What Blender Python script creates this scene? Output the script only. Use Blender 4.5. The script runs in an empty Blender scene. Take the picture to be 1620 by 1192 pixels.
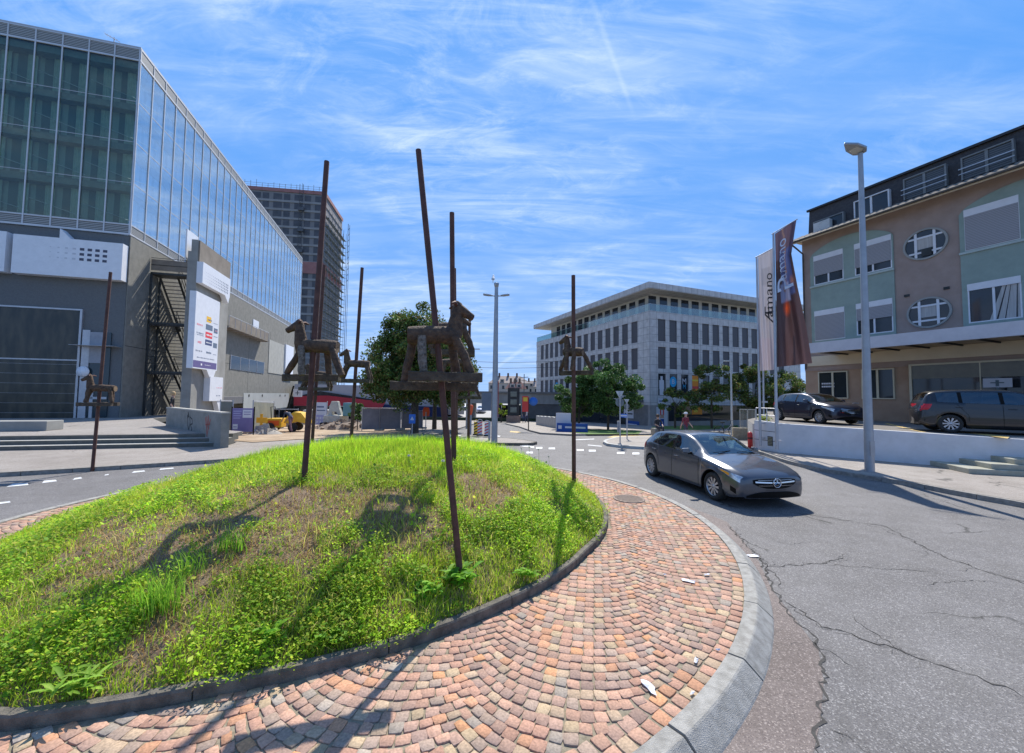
import bpy, bmesh, math, random
import numpy as np
from mathutils import Vector, Matrix
random.seed(7); rng = np.random.default_rng(11)
SC = bpy.context.scene; COL = SC.collection
R_ = math.radians
# ---------------------------------------------------------------- survey of the place: sight lines -> world metres
PIT, ROL, FOC = R_(2.77), R_(.68), 620.0
_f = Vector((0, math.cos(PIT), math.sin(PIT))); _u = Vector((0, -math.sin(PIT), math.cos(PIT))); _r = Vector((1, 0, 0))
CR = _r*math.cos(ROL)+_u*math.sin(ROL); CU = _u*math.cos(ROL)-_r*math.sin(ROL)
CAM = Vector((0, 0, 2.35))
def ray(x, y): return (x-810)*CR-(y-596)*CU+FOC*_f
def flat(x, y, z=0.0):
    d = ray(x, y); return CAM+d*((z-2.35)/d.z)
def gz(x, y):
    if y < 20: return 0.0
    if y < 60: return -.04*(y-20)
    if y < 70: return -1.6
    return -1.6+.03*(y-70) if y < 200 else 2.3
def G(px, py, dz=0.0):
    """point where a sight line meets the road surface (raised by dz)"""
    d = ray(px, py); t = (dz-2.35)/d.z if d.z < 0 else 1
    P = CAM+d*t
    if P.y < 20 and t > 0: return P
    lo, hi = 20/d.y, 300/d.y
    for _ in range(50):
        m = (lo+hi)/2; q = CAM+d*m
        if q.z > gz(q.x, q.y)+dz: lo = m
        else: hi = m
    return CAM+d*lo
def at(px, py, Y):
    d = ray(px, py); return CAM+d*(Y/d.y)
def pxof(P):
    d = P-CAM; z = d.dot(_f); return 810+FOC*d.dot(CR)/z, 596-FOC*d.dot(CU)/z
class Frame:
    """vertical face frame: x along the face, y into the building, z up (world height)"""
    def __init__(s, o, ang):
        a = R_(ang); s.o = Vector((o[0], o[1], 0)); s.a = a
        s.x = Vector((math.cos(a), math.sin(a), 0)); s.y = Vector((-math.sin(a), math.cos(a), 0))
    def F(s, px, py, y=0.0):
        d = ray(px, py); t = ((s.o-CAM).dot(s.y)+y)/d.dot(s.y); P = CAM+d*t-s.o; return P.dot(s.x), P.z
    def S(s, px, py, x=0.0):
        d = ray(px, py); t = ((s.o-CAM).dot(s.x)+x)/d.dot(s.x); P = CAM+d*t-s.o; return P.dot(s.y), P.z
    def loc(s, P): d = Vector(P)-s.o; return Vector((d.dot(s.x), d.dot(s.y), P[2]))
# ---------------------------------------------------------------- materials
MT = {}
def nodes(name):
    m = bpy.data.materials.new(name); m.use_nodes = True; nt = m.node_tree
    return m, nt, nt.nodes['Principled BSDF'], nt.nodes, nt.links
def rgb(c): return (c[0], c[1], c[2], 1)
def mat(name, c1, c2=None, scale=3.0, rough=.8, metal=0.0, bump=0.0, bscale=60.0, spec=.5, detail=6, coat=0, stretch=None, emit=None, c3=None, rvar=0.0):
    if name in MT: return MT[name]
    m, nt, b, N, L = nodes(name)
    b.inputs['Roughness'].default_value = rough; b.inputs['Metallic'].default_value = metal
    b.inputs['Specular IOR Level'].default_value = spec; b.inputs['Coat Weight'].default_value = coat
    b.inputs['Base Color'].default_value = rgb(c1)
    tc = N.new('ShaderNodeTexCoord'); src = tc.outputs['Object']
    if stretch:
        mp = N.new('ShaderNodeMapping'); mp.inputs['Scale'].default_value = stretch; L.new(src, mp.inputs[0]); src = mp.outputs[0]
    if c2:
        n = N.new('ShaderNodeTexNoise'); n.inputs['Scale'].default_value = scale; n.inputs['Detail'].default_value = detail; n.inputs['Roughness'].default_value = .65
        L.new(src, n.inputs['Vector'])
        cr = N.new('ShaderNodeValToRGB'); cr.color_ramp.elements[0].position = .36; cr.color_ramp.elements[1].position = .64
        cr.color_ramp.elements[0].color = rgb(c1); cr.color_ramp.elements[1].color = rgb(c2)
        if c3: e = cr.color_ramp.elements.new(.5); e.color = rgb(c3)
        L.new(n.outputs['Fac'], cr.inputs[0]); L.new(cr.outputs[0], b.inputs['Base Color'])
        if rvar:
            mr = N.new('ShaderNodeMapRange'); mr.inputs['To Min'].default_value = rough-rvar; mr.inputs['To Max'].default_value = rough+rvar
            L.new(n.outputs['Fac'], mr.inputs[0]); L.new(mr.outputs[0], b.inputs['Roughness'])
    if bump:
        n2 = N.new('ShaderNodeTexNoise'); n2.inputs['Scale'].default_value = bscale; n2.inputs['Detail'].default_value = 4; L.new(src, n2.inputs['Vector'])
        bp = N.new('ShaderNodeBump'); bp.inputs['Strength'].default_value = bump; bp.inputs['Distance'].default_value = .02
        L.new(n2.outputs['Fac'], bp.inputs['Height']); L.new(bp.outputs[0], b.inputs['Normal'])
    if emit: b.inputs['Emission Color'].default_value = rgb(c1); b.inputs['Emission Strength'].default_value = emit
    MT[name] = m; return m
def attr_mat(name, rough=.8, trans=0.0, noise=0.0, bump=0.0, spec=.4, nscale=40):
    m, nt, b, N, L = nodes(name)
    a = N.new('ShaderNodeAttribute'); a.attribute_name = 'Col'; out = a.outputs['Color']
    if noise:
        tc = N.new('ShaderNodeTexCoord'); n = N.new('ShaderNodeTexNoise'); n.inputs['Scale'].default_value = nscale; n.inputs['Detail'].default_value = 5; L.new(tc.outputs['Object'], n.inputs['Vector'])
        mr = N.new('ShaderNodeMapRange'); mr.inputs['From Min'].default_value = .3; mr.inputs['From Max'].default_value = .7; mr.inputs['To Min'].default_value = 1-noise; mr.inputs['To Max'].default_value = 1+noise; L.new(n.outputs['Fac'], mr.inputs[0])
        mx = N.new('ShaderNodeVectorMath'); mx.operation = 'SCALE'; L.new(out, mx.inputs[0]); L.new(mr.outputs[0], mx.inputs['Scale']); out = mx.outputs[0]
        if bump:
            bp = N.new('ShaderNodeBump'); bp.inputs['Strength'].default_value = bump; bp.inputs['Distance'].default_value = .01
            L.new(n.outputs['Fac'], bp.inputs['Height']); L.new(bp.outputs[0], b.inputs['Normal'])
    L.new(out, b.inputs['Base Color']); b.inputs['Roughness'].default_value = rough; b.inputs['Specular IOR Level'].default_value = spec
    if trans:
        t = N.new('ShaderNodeBsdfTranslucent'); L.new(out, t.inputs['Color']); mx = N.new('ShaderNodeMixShader'); mx.inputs[0].default_value = trans
        L.new(b.outputs[0], mx.inputs[1]); L.new(t.outputs[0], mx.inputs[2]); L.new(mx.outputs[0], N['Material Output'].inputs[0])
    MT[name] = m; return m
def glass_mat(name, tint=(.6, .7, .75), refl=.06, clear=.6, rough=.02, ior=1.5):
    """pane: fresnel reflection over a tinted see-through sheet"""
    m, nt, b, N, L = nodes(name); N.remove(b)
    tr = N.new('ShaderNodeBsdfTransparent'); tr.inputs[0].default_value = rgb([c*clear for c in tint])
    gl = N.new('ShaderNodeBsdfGlossy'); gl.inputs['Roughness'].default_value = rough; gl.inputs[0].default_value = (1, 1, 1, 1)
    fr = N.new('ShaderNodeFresnel'); ge = N.new('ShaderNodeNewGeometry'); io = N.new('ShaderNodeMapRange'); io.inputs['To Min'].default_value = ior; io.inputs['To Max'].default_value = 1/ior; L.new(ge.outputs['Backfacing'], io.inputs[0]); L.new(io.outputs[0], fr.inputs[0])
    mr = N.new('ShaderNodeMapRange'); mr.inputs['To Min'].default_value = refl; L.new(fr.outputs[0], mr.inputs[0])
    mx = N.new('ShaderNodeMixShader'); L.new(mr.outputs[0], mx.inputs[0]); L.new(tr.outputs[0], mx.inputs[1]); L.new(gl.outputs[0], mx.inputs[2])
    L.new(mx.outputs[0], N['Material Output'].inputs[0]); MT[name] = m; return m
def stripe_mat(name, c1, c2, period, axis='Z', rough=.6, duty=.5, noise=0):
    m, nt, b, N, L = nodes(name)
    tc = N.new('ShaderNodeTexCoord'); sp = N.new('ShaderNodeSeparateXYZ'); L.new(tc.outputs['Object'], sp.inputs[0])
    d = N.new('ShaderNodeMath'); d.operation = 'DIVIDE'; d.inputs[1].default_value = period; L.new(sp.outputs[axis], d.inputs[0])
    fr = N.new('ShaderNodeMath'); fr.operation = 'FRACT'; L.new(d.outputs[0], fr.inputs[0])
    g = N.new('ShaderNodeMath'); g.operation = 'GREATER_THAN'; g.inputs[1].default_value = duty; L.new(fr.outputs[0], g.inputs[0])
    mx = N.new('ShaderNodeMix'); mx.data_type = 'RGBA'; L.new(g.outputs[0], mx.inputs[0]); mx.inputs[6].default_value = rgb(c1); mx.inputs[7].default_value = rgb(c2)
    L.new(mx.outputs[2], b.inputs['Base Color']); b.inputs['Roughness'].default_value = rough
    MT[name] = m; return m
# ---------------------------------------------------------------- mesh builder
class MB:
    def __init__(s): s.v = []; s.f = []; s.m = []; s.sm = []
    def add(s, vs, fs, mi=0, smooth=False):
        o = len(s.v); s.v += [tuple(v) for v in vs]
        for f in fs: s.f.append([o+i for i in f]); s.m.append(mi); s.sm.append(smooth)
        return s
    def box(s, x0, x1, y0, y1, z0, z1, mi=0, M=None):
        vs = [Vector((x, y, z)) for z in (z0, z1) for y in (y0, y1) for x in (x0, x1)]
        if M: vs = [M @ v for v in vs]
        return s.add(vs, [(0, 2, 3, 1), (4, 5, 7, 6), (0, 1, 5, 4), (2, 6, 7, 3), (0, 4, 6, 2), (1, 3, 7, 5)], mi)
    def tube(s, pts, rad, n=8, mi=0, caps=True, smooth=True, jit=0.0):
        pts = [Vector(p) for p in pts]; rad = rad if hasattr(rad, '__len__') else [rad]*len(pts)
        vs = []; up0 = None
        for i, p in enumerate(pts):
            t = (pts[min(i+1, len(pts)-1)]-pts[max(i-1, 0)]).normalized()
            a = Vector((0, 0, 1)) if abs(t.z) < .9 else Vector((1, 0, 0))
            if up0 is not None: a = up0
            e1 = t.cross(a).normalized(); e2 = e1.cross(t).normalized(); up0 = e2 if abs(t.dot(e2)) < .9 else None
            for k in range(n):
                q = 2*math.pi*k/n; j = 1+random.uniform(-jit, jit)
                vs.append(p+(e1*math.cos(q)+e2*math.sin(q))*rad[i]*j)
        fs = []
        for i in range(len(pts)-1):
            for k in range(n): fs.append((i*n+k, i*n+(k+1) % n, (i+1)*n+(k+1) % n, (i+1)*n+k))
        s.add(vs, fs, mi, smooth)
        if caps:
            s.add(vs[:n][::-1], [tuple(range(n))], mi); s.add(vs[-n:], [tuple(range(n))], mi)
        return s
    def prism(s, poly, z0, z1, mi=0, M=None):
        """poly in xy, extruded in z (M maps to place)"""
        n = len(poly); vs = [Vector((p[0], p[1], z0)) for p in poly]+[Vector((p[0], p[1], z1)) for p in poly]
        if M: vs = [M @ v for v in vs]
        return s.add(vs, [tuple(range(n))[::-1], tuple(range(n, 2*n))]+[(i, (i+1) % n, n+(i+1) % n, n+i) for i in range(n)], mi)
    def xz(s, poly, y0, y1, mi=0):
        """polygon in the x-z plane extruded along y"""
        n = len(poly); vs = [(p[0], y0, p[1]) for p in poly]+[(p[0], y1, p[1]) for p in poly]
        return s.add(vs, [tuple(range(n)), tuple(range(n, 2*n))[::-1]]+[(i, n+i, n+(i+1) % n, (i+1) % n) for i in range(n)], mi)
    def yz(s, poly, x0, x1, mi=0):
        n = len(poly); vs = [(x0, p[0], p[1]) for p in poly]+[(x1, p[0], p[1]) for p in poly]
        return s.add(vs, [tuple(range(n))[::-1], tuple(range(n, 2*n))]+[(i, (i+1) % n, n+(i+1) % n, n+i) for i in range(n)], mi)
    def lathe(s, prof, n=16, mi=0, M=None, smooth=True):
        vs = []
        for r, z in prof:
            for k in range(n): vs.append(Vector((r*math.cos(2*math.pi*k/n), r*math.sin(2*math.pi*k/n), z)))
        if M: vs = [M @ v for v in vs]
        fs = [(i*n+k, i*n+(k+1) % n, (i+1)*n+(k+1) % n, (i+1)*n+k) for i in range(len(prof)-1) for k in range(n)]
        s.add(vs, fs, mi, smooth); return s
    def grid(s, fn, nu, nv, mi=0, smooth=True):
        vs = [fn(i/nu, j/nv) for j in range(nv+1) for i in range(nu+1)]
        return s.add(vs, [(j*(nu+1)+i, j*(nu+1)+i+1, (j+1)*(nu+1)+i+1, (j+1)*(nu+1)+i) for j in range(nv) for i in range(nu)], mi, smooth)
    def build(s, name, mats, parent=None, recalc=False, bevel=0.0, fixn=True):
        me = bpy.data.meshes.new(name); me.from_pydata(s.v, [], s.f)
        if not hasattr(mats, '__len__'): mats = [mats]
        for m in mats: me.materials.append(m)
        me.polygons.foreach_set('material_index', s.m); me.polygons.foreach_set('use_smooth', s.sm)
        if fixn or recalc or bevel:
            bm = bmesh.new(); bm.from_mesh(me)
            if recalc or bevel: bmesh.ops.remove_doubles(bm, verts=bm.verts, dist=1e-5)
            bmesh.ops.recalc_face_normals(bm, faces=bm.faces)
            if bevel:
                bmesh.ops.bevel(bm, geom=[e for e in bm.edges if len(e.link_faces) == 2 and e.calc_face_angle(0) > .5], offset=bevel, segments=2, affect='EDGES', profile=.5)
            bm.to_mesh(me); bm.free()
        me.update(); o = bpy.data.objects.new(name, me); COL.objects.link(o)
        if parent: o.parent = parent
        return o
def npmesh(name, V, F, mats, cols=None, parent=None, smooth=False):
    """V (n,3); F (m,k) ; cols per vertex (n,3)"""
    me = bpy.data.meshes.new(name); k = F.shape[1]
    me.vertices.add(len(V)); me.vertices.foreach_set('co', V.astype(np.float32).ravel())
    me.loops.add(F.size); me.loops.foreach_set('vertex_index', F.astype(np.int32).ravel())
    me.polygons.add(len(F)); me.polygons.foreach_set('loop_start', np.arange(0, F.size, k, dtype=np.int32)); me.polygons.foreach_set('loop_total', np.full(len(F), k, np.int32))
    if smooth: me.polygons.foreach_set('use_smooth', np.ones(len(F), bool))
    me.materials.append(mats); me.update(calc_edges=True)
    if cols is not None:
        ca = me.color_attributes.new('Col', 'FLOAT_COLOR', 'POINT')
        ca.data.foreach_set('color', np.c_[cols, np.ones(len(cols))].astype(np.float32).ravel())
    o = bpy.data.objects.new(name, me); COL.objects.link(o)
    if parent: o.parent = parent
    return o
def tag(o, label=None, cat=None, group=None, kind=None):
    if label: o['label'] = label
    if cat: o['category'] = cat
    if group: o['group'] = group
    if kind: o['kind'] = kind
    return o
def empty(name, loc, rz=0.0, label=None, cat=None, group=None):
    o = bpy.data.objects.new(name, None); COL.objects.link(o); o.location = loc; o.rotation_euler = (0, 0, rz)
    return tag(o, label, cat, group)
def copy_tree(o, parent=None):
    c = o.copy(); COL.objects.link(c); c.parent = parent
    for ch in [x for x in COL.objects if x.parent == o]: copy_tree(ch, c)
    return c
def single(mb, name, mats, loc, rz, label, cat, group=None, **k):
    o = mb.build(name, mats, **k); o.location = loc; o.rotation_euler = (0, 0, rz); return tag(o, label, cat, group)
def text_geo(s, size=1.0):
    cu = bpy.data.curves.new('t', 'FONT'); cu.body = s; cu.size = size; cu.resolution_u = 3; cu.align_x = 'CENTER'; cu.align_y = 'CENTER'
    ob = bpy.data.objects.new('t', cu); me = ob.to_mesh(); vs = [tuple(v.co) for v in me.vertices]; fs = [tuple(p.vertices) for p in me.polygons]
    ob.to_mesh_clear(); bpy.data.objects.remove(ob); bpy.data.curves.remove(cu); return vs, fs
def text_on(mb, s, size, fn, mi=0, narrow=1.0):
    """fn maps flat (x,y) text coordinates to 3-D"""
    vs, fs = text_geo(s, size); mb.add([fn(v[0]*narrow, v[1]) for v in vs], fs, mi); return mb
# ---------------------------------------------------------------- camera, sun, sky
cd = bpy.data.cameras.new('camera'); cam = bpy.data.objects.new('camera', cd); COL.objects.link(cam); SC.camera = cam
cd.sensor_width = 36; cd.lens = 36*FOC/1620; cd.clip_end = 5000; cd.clip_start = .05
cam.matrix_world = Matrix(((CR.x, CU.x, -_f.x, 0), (CR.y, CU.y, -_f.y, 0), (CR.z, CU.z, -_f.z, 2.35), (0, 0, 0, 1)))
SUN_AZ, SUN_EL = R_(12), R_(51)
sd = bpy.data.lights.new('sun', 'SUN'); sun = bpy.data.objects.new('sun', sd); COL.objects.link(sun)
sd.energy = 5.0; sd.angle = R_(.53); sd.color = (1, .95, .86)
sdir = Vector((math.sin(SUN_AZ)*math.cos(SUN_EL), math.cos(SUN_AZ)*math.cos(SUN_EL), math.sin(SUN_EL)))
sun.rotation_euler = sdir.to_track_quat('Z', 'Y').to_euler()
W = bpy.data.worlds.new('World'); SC.world = W; W.use_nodes = True
wn, wl = W.node_tree.nodes, W.node_tree.links; bg = wn['Background']; bg.inputs[1].default_value = .11
sky = wn.new('ShaderNodeTexSky'); sky.sky_type = 'NISHITA'; sky.sun_disc = False; sky.sun_elevation = SUN_EL; sky.sun_rotation = SUN_AZ; sky.dust_density = .6; sky.ozone_density = 2.5; sky.air_density = 1.0
def wnode(t, **k):
    n = wn.new(t)
    for a, v in k.items(): setattr(n, a, v)
    return n
def wmath(op, a, b=None, c=None):
    n = wn.new('ShaderNodeMath'); n.operation = op
    for i, v in enumerate((a, b, c)):
        if v is None: continue
        if isinstance(v, (int, float)): n.inputs[i].default_value = v
        else: wl.new(v, n.inputs[i])
    return n.outputs[0]
tc = wn.new('ShaderNodeTexCoord'); sp = wn.new('ShaderNodeSeparateXYZ'); wl.new(tc.outputs['Generated'], sp.inputs[0])
zz = wmath('ADD', wmath('MAXIMUM', sp.outputs[2], 0.0), .16)
cx = wmath('DIVIDE', sp.outputs[0], zz); cy = wmath('DIVIDE', sp.outputs[1], zz)
cmb = wn.new('ShaderNodeCombineXYZ'); wl.new(cx, cmb.inputs[0]); wl.new(cy, cmb.inputs[1])
def cloud(scale, rot, sx, sy, detail, dist, lo, hi, off=(0, 0, 0), rough=.6):
    mp = wn.new('ShaderNodeMapping'); mp.inputs['Rotation'].default_value = (0, 0, R_(rot)); mp.inputs['Scale'].default_value = (sx, sy, 1); mp.inputs['Location'].default_value = off
    wl.new(cmb.outputs[0], mp.inputs[0]); n = wn.new('ShaderNodeTexNoise'); n.inputs['Scale'].default_value = scale; n.inputs['Detail'].default_value = detail; n.inputs['Roughness'].default_value = rough; n.inputs['Distortion'].default_value = dist
    wl.new(mp.outputs[0], n.inputs['Vector']); mr = wn.new('ShaderNodeMapRange'); mr.interpolation_type = 'SMOOTHSTEP'; mr.inputs['From Min'].default_value = lo; mr.inputs['From Max'].default_value = hi
    wl.new(n.outputs['Fac'], mr.inputs[0]); return mr.outputs[0]
big = cloud(.9, 20, 1, 1, 3, .5, .36, .62, (.35, .9, 0))
st = cloud(1.6, 28, .55, 3.2, 9, 1.3, .38, .8, (2.3, .4, 0), .66)
st2 = cloud(3.0, -14, .45, 2.4, 8, 1.0, .42, .8, (5.1, 1.7, 0), .62)
veil = cloud(.7, 10, 1, 1.6, 4, .6, .35, .75, (.2, 2.2, 0))
fine = cloud(5.0, 35, .7, 1.6, 8, 1.2, .42, .8, (1.2, 7.1, 0), .7)
acc = wmath('ADD', wmath('MULTIPLY', big, wmath('ADD', wmath('MULTIPLY', st, .75), wmath('MULTIPLY', fine, .45))), wmath('ADD', wmath('MULTIPLY', veil, .22), wmath('MULTIPLY', st2, .2)))
# contrails: thin straight lines across the cirrus layer (a*x+b*y=c in the layer's plane)
def trail(p, q, w, s):
    (x0, y0), (x1, y1) = p, q; L_ = math.hypot(x1-x0, y1-y0); a, b = (y1-y0)/L_, -(x1-x0)/L_; c = a*x0+b*y0
    d = wmath('ABSOLUTE', wmath('SUBTRACT', wmath('ADD', wmath('MULTIPLY', cx, a), wmath('MULTIPLY', cy, b)), c))
    k = wn.new('ShaderNodeMapRange'); k.interpolation_type = 'SMOOTHSTEP'; k.inputs['From Min'].default_value = 0; k.inputs['From Max'].default_value = w; k.inputs['To Min'].default_value = s; k.inputs['To Max'].default_value = 0; wl.new(d, k.inputs[0])
    ux, uy = (x1-x0)/L_, (y1-y0)/L_; u0 = ux*x0+uy*y0
    t = wmath('DIVIDE', wmath('SUBTRACT', wmath('ADD', wmath('MULTIPLY', cx, ux), wmath('MULTIPLY', cy, uy)), u0), L_)
    e = wmath('MULTIPLY', wmath('SMOOTH_MIN', wmath('MAXIMUM', wmath('MULTIPLY', t, 6), 0), 1, .2), wmath('MINIMUM', wmath('MAXIMUM', wmath('MULTIPLY', wmath('SUBTRACT', 1, t), 4), 0), 1))
    return wmath('MULTIPLY', k.outputs[0], e)
def layer(px, py):
    d = ray(px, py).normalized(); z = max(d.z, 0)+.16; return d.x/z, d.y/z
# a broad soft patch of cirrus high in front
def blob(px, py, r, s):
    lx, ly = layer(px, py); dx = wmath('SUBTRACT', cx, lx); dy = wmath('SUBTRACT', cy, ly); d2 = wmath('ADD', wmath('MULTIPLY', dx, dx), wmath('MULTIPLY', dy, dy))
    return wmath('MULTIPLY', wmath('POWER', 2.718, wmath('MULTIPLY', d2, -1/(r*r))), s)
acc = wmath('ADD', acc, wmath('MULTIPLY', wmath('ADD', blob(870, 170, .7, .42), blob(470, 60, .5, .25)), wmath('ADD', wmath('MULTIPLY', st, .55), wmath('ADD', wmath('MULTIPLY', fine, .7), .10))))
acc = wmath('ADD', acc, trail(layer(925, -30), layer(1005, 190), .010, .2))
acc = wmath('ADD', acc, trail(layer(530, 178), layer(640, 225), .02, .18))
acc = wmath('ADD', acc, trail(layer(845, 540), layer(760, 600), .05, .25))
hz = wn.new('ShaderNodeMapRange'); hz.inputs['From Min'].default_value = 0; hz.inputs['From Max'].default_value = .45; hz.inputs['To Min'].default_value = .42; hz.inputs['To Max'].default_value = 0; wl.new(sp.outputs[2], hz.inputs[0])
acc = wmath('MINIMUM', wmath('ADD', wmath('MULTIPLY', acc, .82), hz.outputs[0]), .92)
hs = wn.new('ShaderNodeHueSaturation'); hs.inputs['Hue'].default_value = .5; hs.inputs['Saturation'].default_value = 1.25; hs.inputs['Value'].default_value = 1.45; wl.new(sky.outputs[0], hs.inputs['Color'])
tint = wn.new('ShaderNodeMix'); tint.data_type = 'RGBA'; tint.blend_type = 'MULTIPLY'; tint.inputs[0].default_value = 1; tint.inputs[7].default_value = (.66, .95, 1.16, 1); wl.new(hs.outputs[0], tint.inputs[6])
cm = wn.new('ShaderNodeMix'); cm.data_type = 'RGBA'; wl.new(acc, cm.inputs[0]); cl_ = wn.new('ShaderNodeVectorMath'); cl_.operation = 'MINIMUM'; wl.new(tint.outputs[2], cl_.inputs[0]); cl_.inputs[1].default_value = (.85, 2.75, 6.9); wl.new(cl_.outputs[0], cm.inputs[6]); cm.inputs[7].default_value = (4.7, 6.0, 8.0, 1)
wl.new(cm.outputs[2], bg.inputs[0])
SC.view_settings.view_transform = 'Standard'; SC.view_settings.look = 'None'; SC.view_settings.gamma = 1; SC.view_settings.exposure = 0.36
SC.render.engine = 'CYCLES'; SC.cycles.max_bounces = 8; SC.cycles.transparent_max_bounces = 16; SC.cycles.use_denoising = True
# ================================================================= GROUND, ROADS, PAVEMENTS, ISLAND
def asphalt(name, c1, c2, fleck=(.34, .34, .36), crack=.0, warm=None):
    m, nt, b, N, L = nodes(name); tc = N.new('ShaderNodeTexCoord'); O = tc.outputs['Object']
    def noi(sc, det=5, r=.6, dist=0):
        n = N.new('ShaderNodeTexNoise'); n.inputs['Scale'].default_value = sc; n.inputs['Detail'].default_value = det; n.inputs['Roughness'].default_value = r; n.inputs['Distortion'].default_value = dist; L.new(O, n.inputs['Vector']); return n.outputs['Fac']
    def ramp(f, a, b_, ca, cb):
        r = N.new('ShaderNodeValToRGB'); r.color_ramp.elements[0].position = a; r.color_ramp.elements[1].position = b_; r.color_ramp.elements[0].color = rgb(ca); r.color_ramp.elements[1].color = rgb(cb); L.new(f, r.inputs[0]); return r.outputs[0]
    def mix(f, a, b_, t='MIX', fv=None):
        x = N.new('ShaderNodeMix'); x.data_type = 'RGBA'; x.blend_type = t
        if f is not None: L.new(f, x.inputs[0])
        else: x.inputs[0].default_value = fv
        L.new(a, x.inputs[6]); L.new(b_, x.inputs[7]); return x.outputs[2]
    base = ramp(noi(.45, 8, .65), .35, .68, c1, c2)
    stone = N.new('ShaderNodeTexVoronoi'); stone.inputs['Scale'].default_value = 95; L.new(O, stone.inputs['Vector'])
    sc = N.new('ShaderNodeSeparateColor'); L.new(stone.outputs['Color'], sc.inputs[0])
    fl = ramp(sc.outputs[0], .8, .93, (0, 0, 0), (1, 1, 1)); dk = ramp(sc.outputs[1], .62, .9, (1, 1, 1), (.62, .6, .62))
    fc = N.new('ShaderNodeRGB'); fc.outputs[0].default_value = rgb(fleck)
    col = mix(fl, base, fc.outputs[0]); col = mix(None, col, dk, 'MULTIPLY', .8)
    blot = ramp(noi(1.7, 6, .7, .4), .3, .75, (.82, .81, .8), (1.13, 1.13, 1.15)); col = mix(None, col, blot, 'MULTIPLY', .9)
    if crack:
        mp = N.new('ShaderNodeMapping'); L.new(O, mp.inputs[0]); nz = N.new('ShaderNodeTexNoise'); nz.inputs['Scale'].default_value = 1.3; nz.inputs['Detail'].default_value = 6; L.new(O, nz.inputs['Vector'])
        ad = N.new('ShaderNodeVectorMath'); ad.operation = 'MULTIPLY_ADD'; L.new(nz.outputs['Color'], ad.inputs[0]); ad.inputs[1].default_value = (1.1, 1.1, 0); L.new(mp.outputs[0], ad.inputs[2])
        vo = N.new('ShaderNodeTexVoronoi'); vo.feature = 'DISTANCE_TO_EDGE'; vo.inputs['Scale'].default_value = crack; L.new(ad.outputs[0], vo.inputs['Vector'])
        ln = ramp(vo.outputs['Distance'], .002, .0065, (1, 1, 1), (0, 0, 0)); mk = ramp(noi(.7, 3), .5, .58, (0, 0, 0), (.85, .85, .85)); lm = mix(None, ln, mk, 'MULTIPLY', 1)
        dc = N.new('ShaderNodeRGB'); dc.outputs[0].default_value = (.03, .028, .025, 1); col = mix(lm, col, dc.outputs[0])
    L.new(col, b.inputs['Base Color']); b.inputs['Roughness'].default_value = .78; b.inputs['Specular IOR Level'].default_value = .4
    bp = N.new('ShaderNodeBump'); bp.inputs['Strength'].default_value = .55; bp.inputs['Distance'].default_value = .006; L.new(stone.outputs['Distance'], bp.inputs['Height']); L.new(bp.outputs[0], b.inputs['Normal'])
    MT[name] = m; return m
asphalt('asphalt', (.135, .127, .122), (.19, .18, .172), (.30, .285, .27), .36)
asphalt('asphalt_old', (.15, .12, .105), (.22, .18, .16), (.30, .25, .22), 2.2)
asphalt('asphalt_dark', (.05, .05, .055), (.075, .075, .08), (.15, .15, .15))
asphalt('pavement_asphalt', (.27, .235, .20), (.35, .31, .27), (.4, .37, .33), .25)
asphalt('plaza_slab', (.28, .25, .22), (.35, .315, .28), (.4, .38, .34), .12)
mat('kerb_stone', (.20, .185, .165), (.32, .30, .27), 9, .85, bump=.5, bscale=140)
mat('kerb_dark', (.085, .075, .06), (.19, .165, .13), 7, .9, bump=.5, bscale=90)
mat('concrete', (.22, .215, .205), (.31, .30, .285), 1.2, .85, bump=.2, bscale=60)
mat('paint_white', (.62, .62, .6), (.8, .8, .78), 12, .6)
mat('paint_yellow', (.62, .40, .08), (.75, .5, .14), 9, .65)
mat('soil', (.14, .095, .06), (.27, .19, .12), 9, .95, bump=.7, bscale=50)
mat('field', (.09, .10, .05), (.16, .15, .09), .05, .95)
def sheet(name, poly, dz, m, skirt=.0, side=None, zf=gz, label=None, cuts=(20, 60, 70), kind='structure', parent=None):
    """flat-laid surface following the terrain, with a real kerb face (skirt) all round"""
    bm = bmesh.new(); vs = [bm.verts.new((p[0], p[1], 0)) for p in poly]; f = bm.faces.new(vs)
    if f.normal.z < 0 or sum(poly[i-1][0]*poly[i][1]-poly[i][0]*poly[i-1][1] for i in range(len(poly))) < 0: f.normal_flip()
    for y in cuts: bmesh.ops.bisect_plane(bm, geom=bm.verts[:]+bm.edges[:]+bm.faces[:], plane_co=(0, y, 0), plane_no=(0, 1, 0))
    bmesh.ops.triangulate(bm, faces=bm.faces[:])
    for v in bm.verts: v.co.z = zf(v.co.x, v.co.y)+dz
    if skirt:
        be = [e for e in bm.edges if e.is_boundary]; r = bmesh.ops.extrude_edge_only(bm, edges=be)
        for v in [g for g in r['geom'] if isinstance(g, bmesh.types.BMVert)]: v.co.z -= skirt
        for ff in [g for g in r['geom'] if isinstance(g, bmesh.types.BMFace)]: ff.material_index = 1 if side else 0
    me = bpy.data.meshes.new(name); bm.to_mesh(me); bm.free(); me.materials.append(m)
    if side: me.materials.append(side)
    o = bpy.data.objects.new(name, me); COL.objects.link(o)
    if parent: o.parent = parent
    else: tag(o, label=label, kind=kind)
    return o
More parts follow.
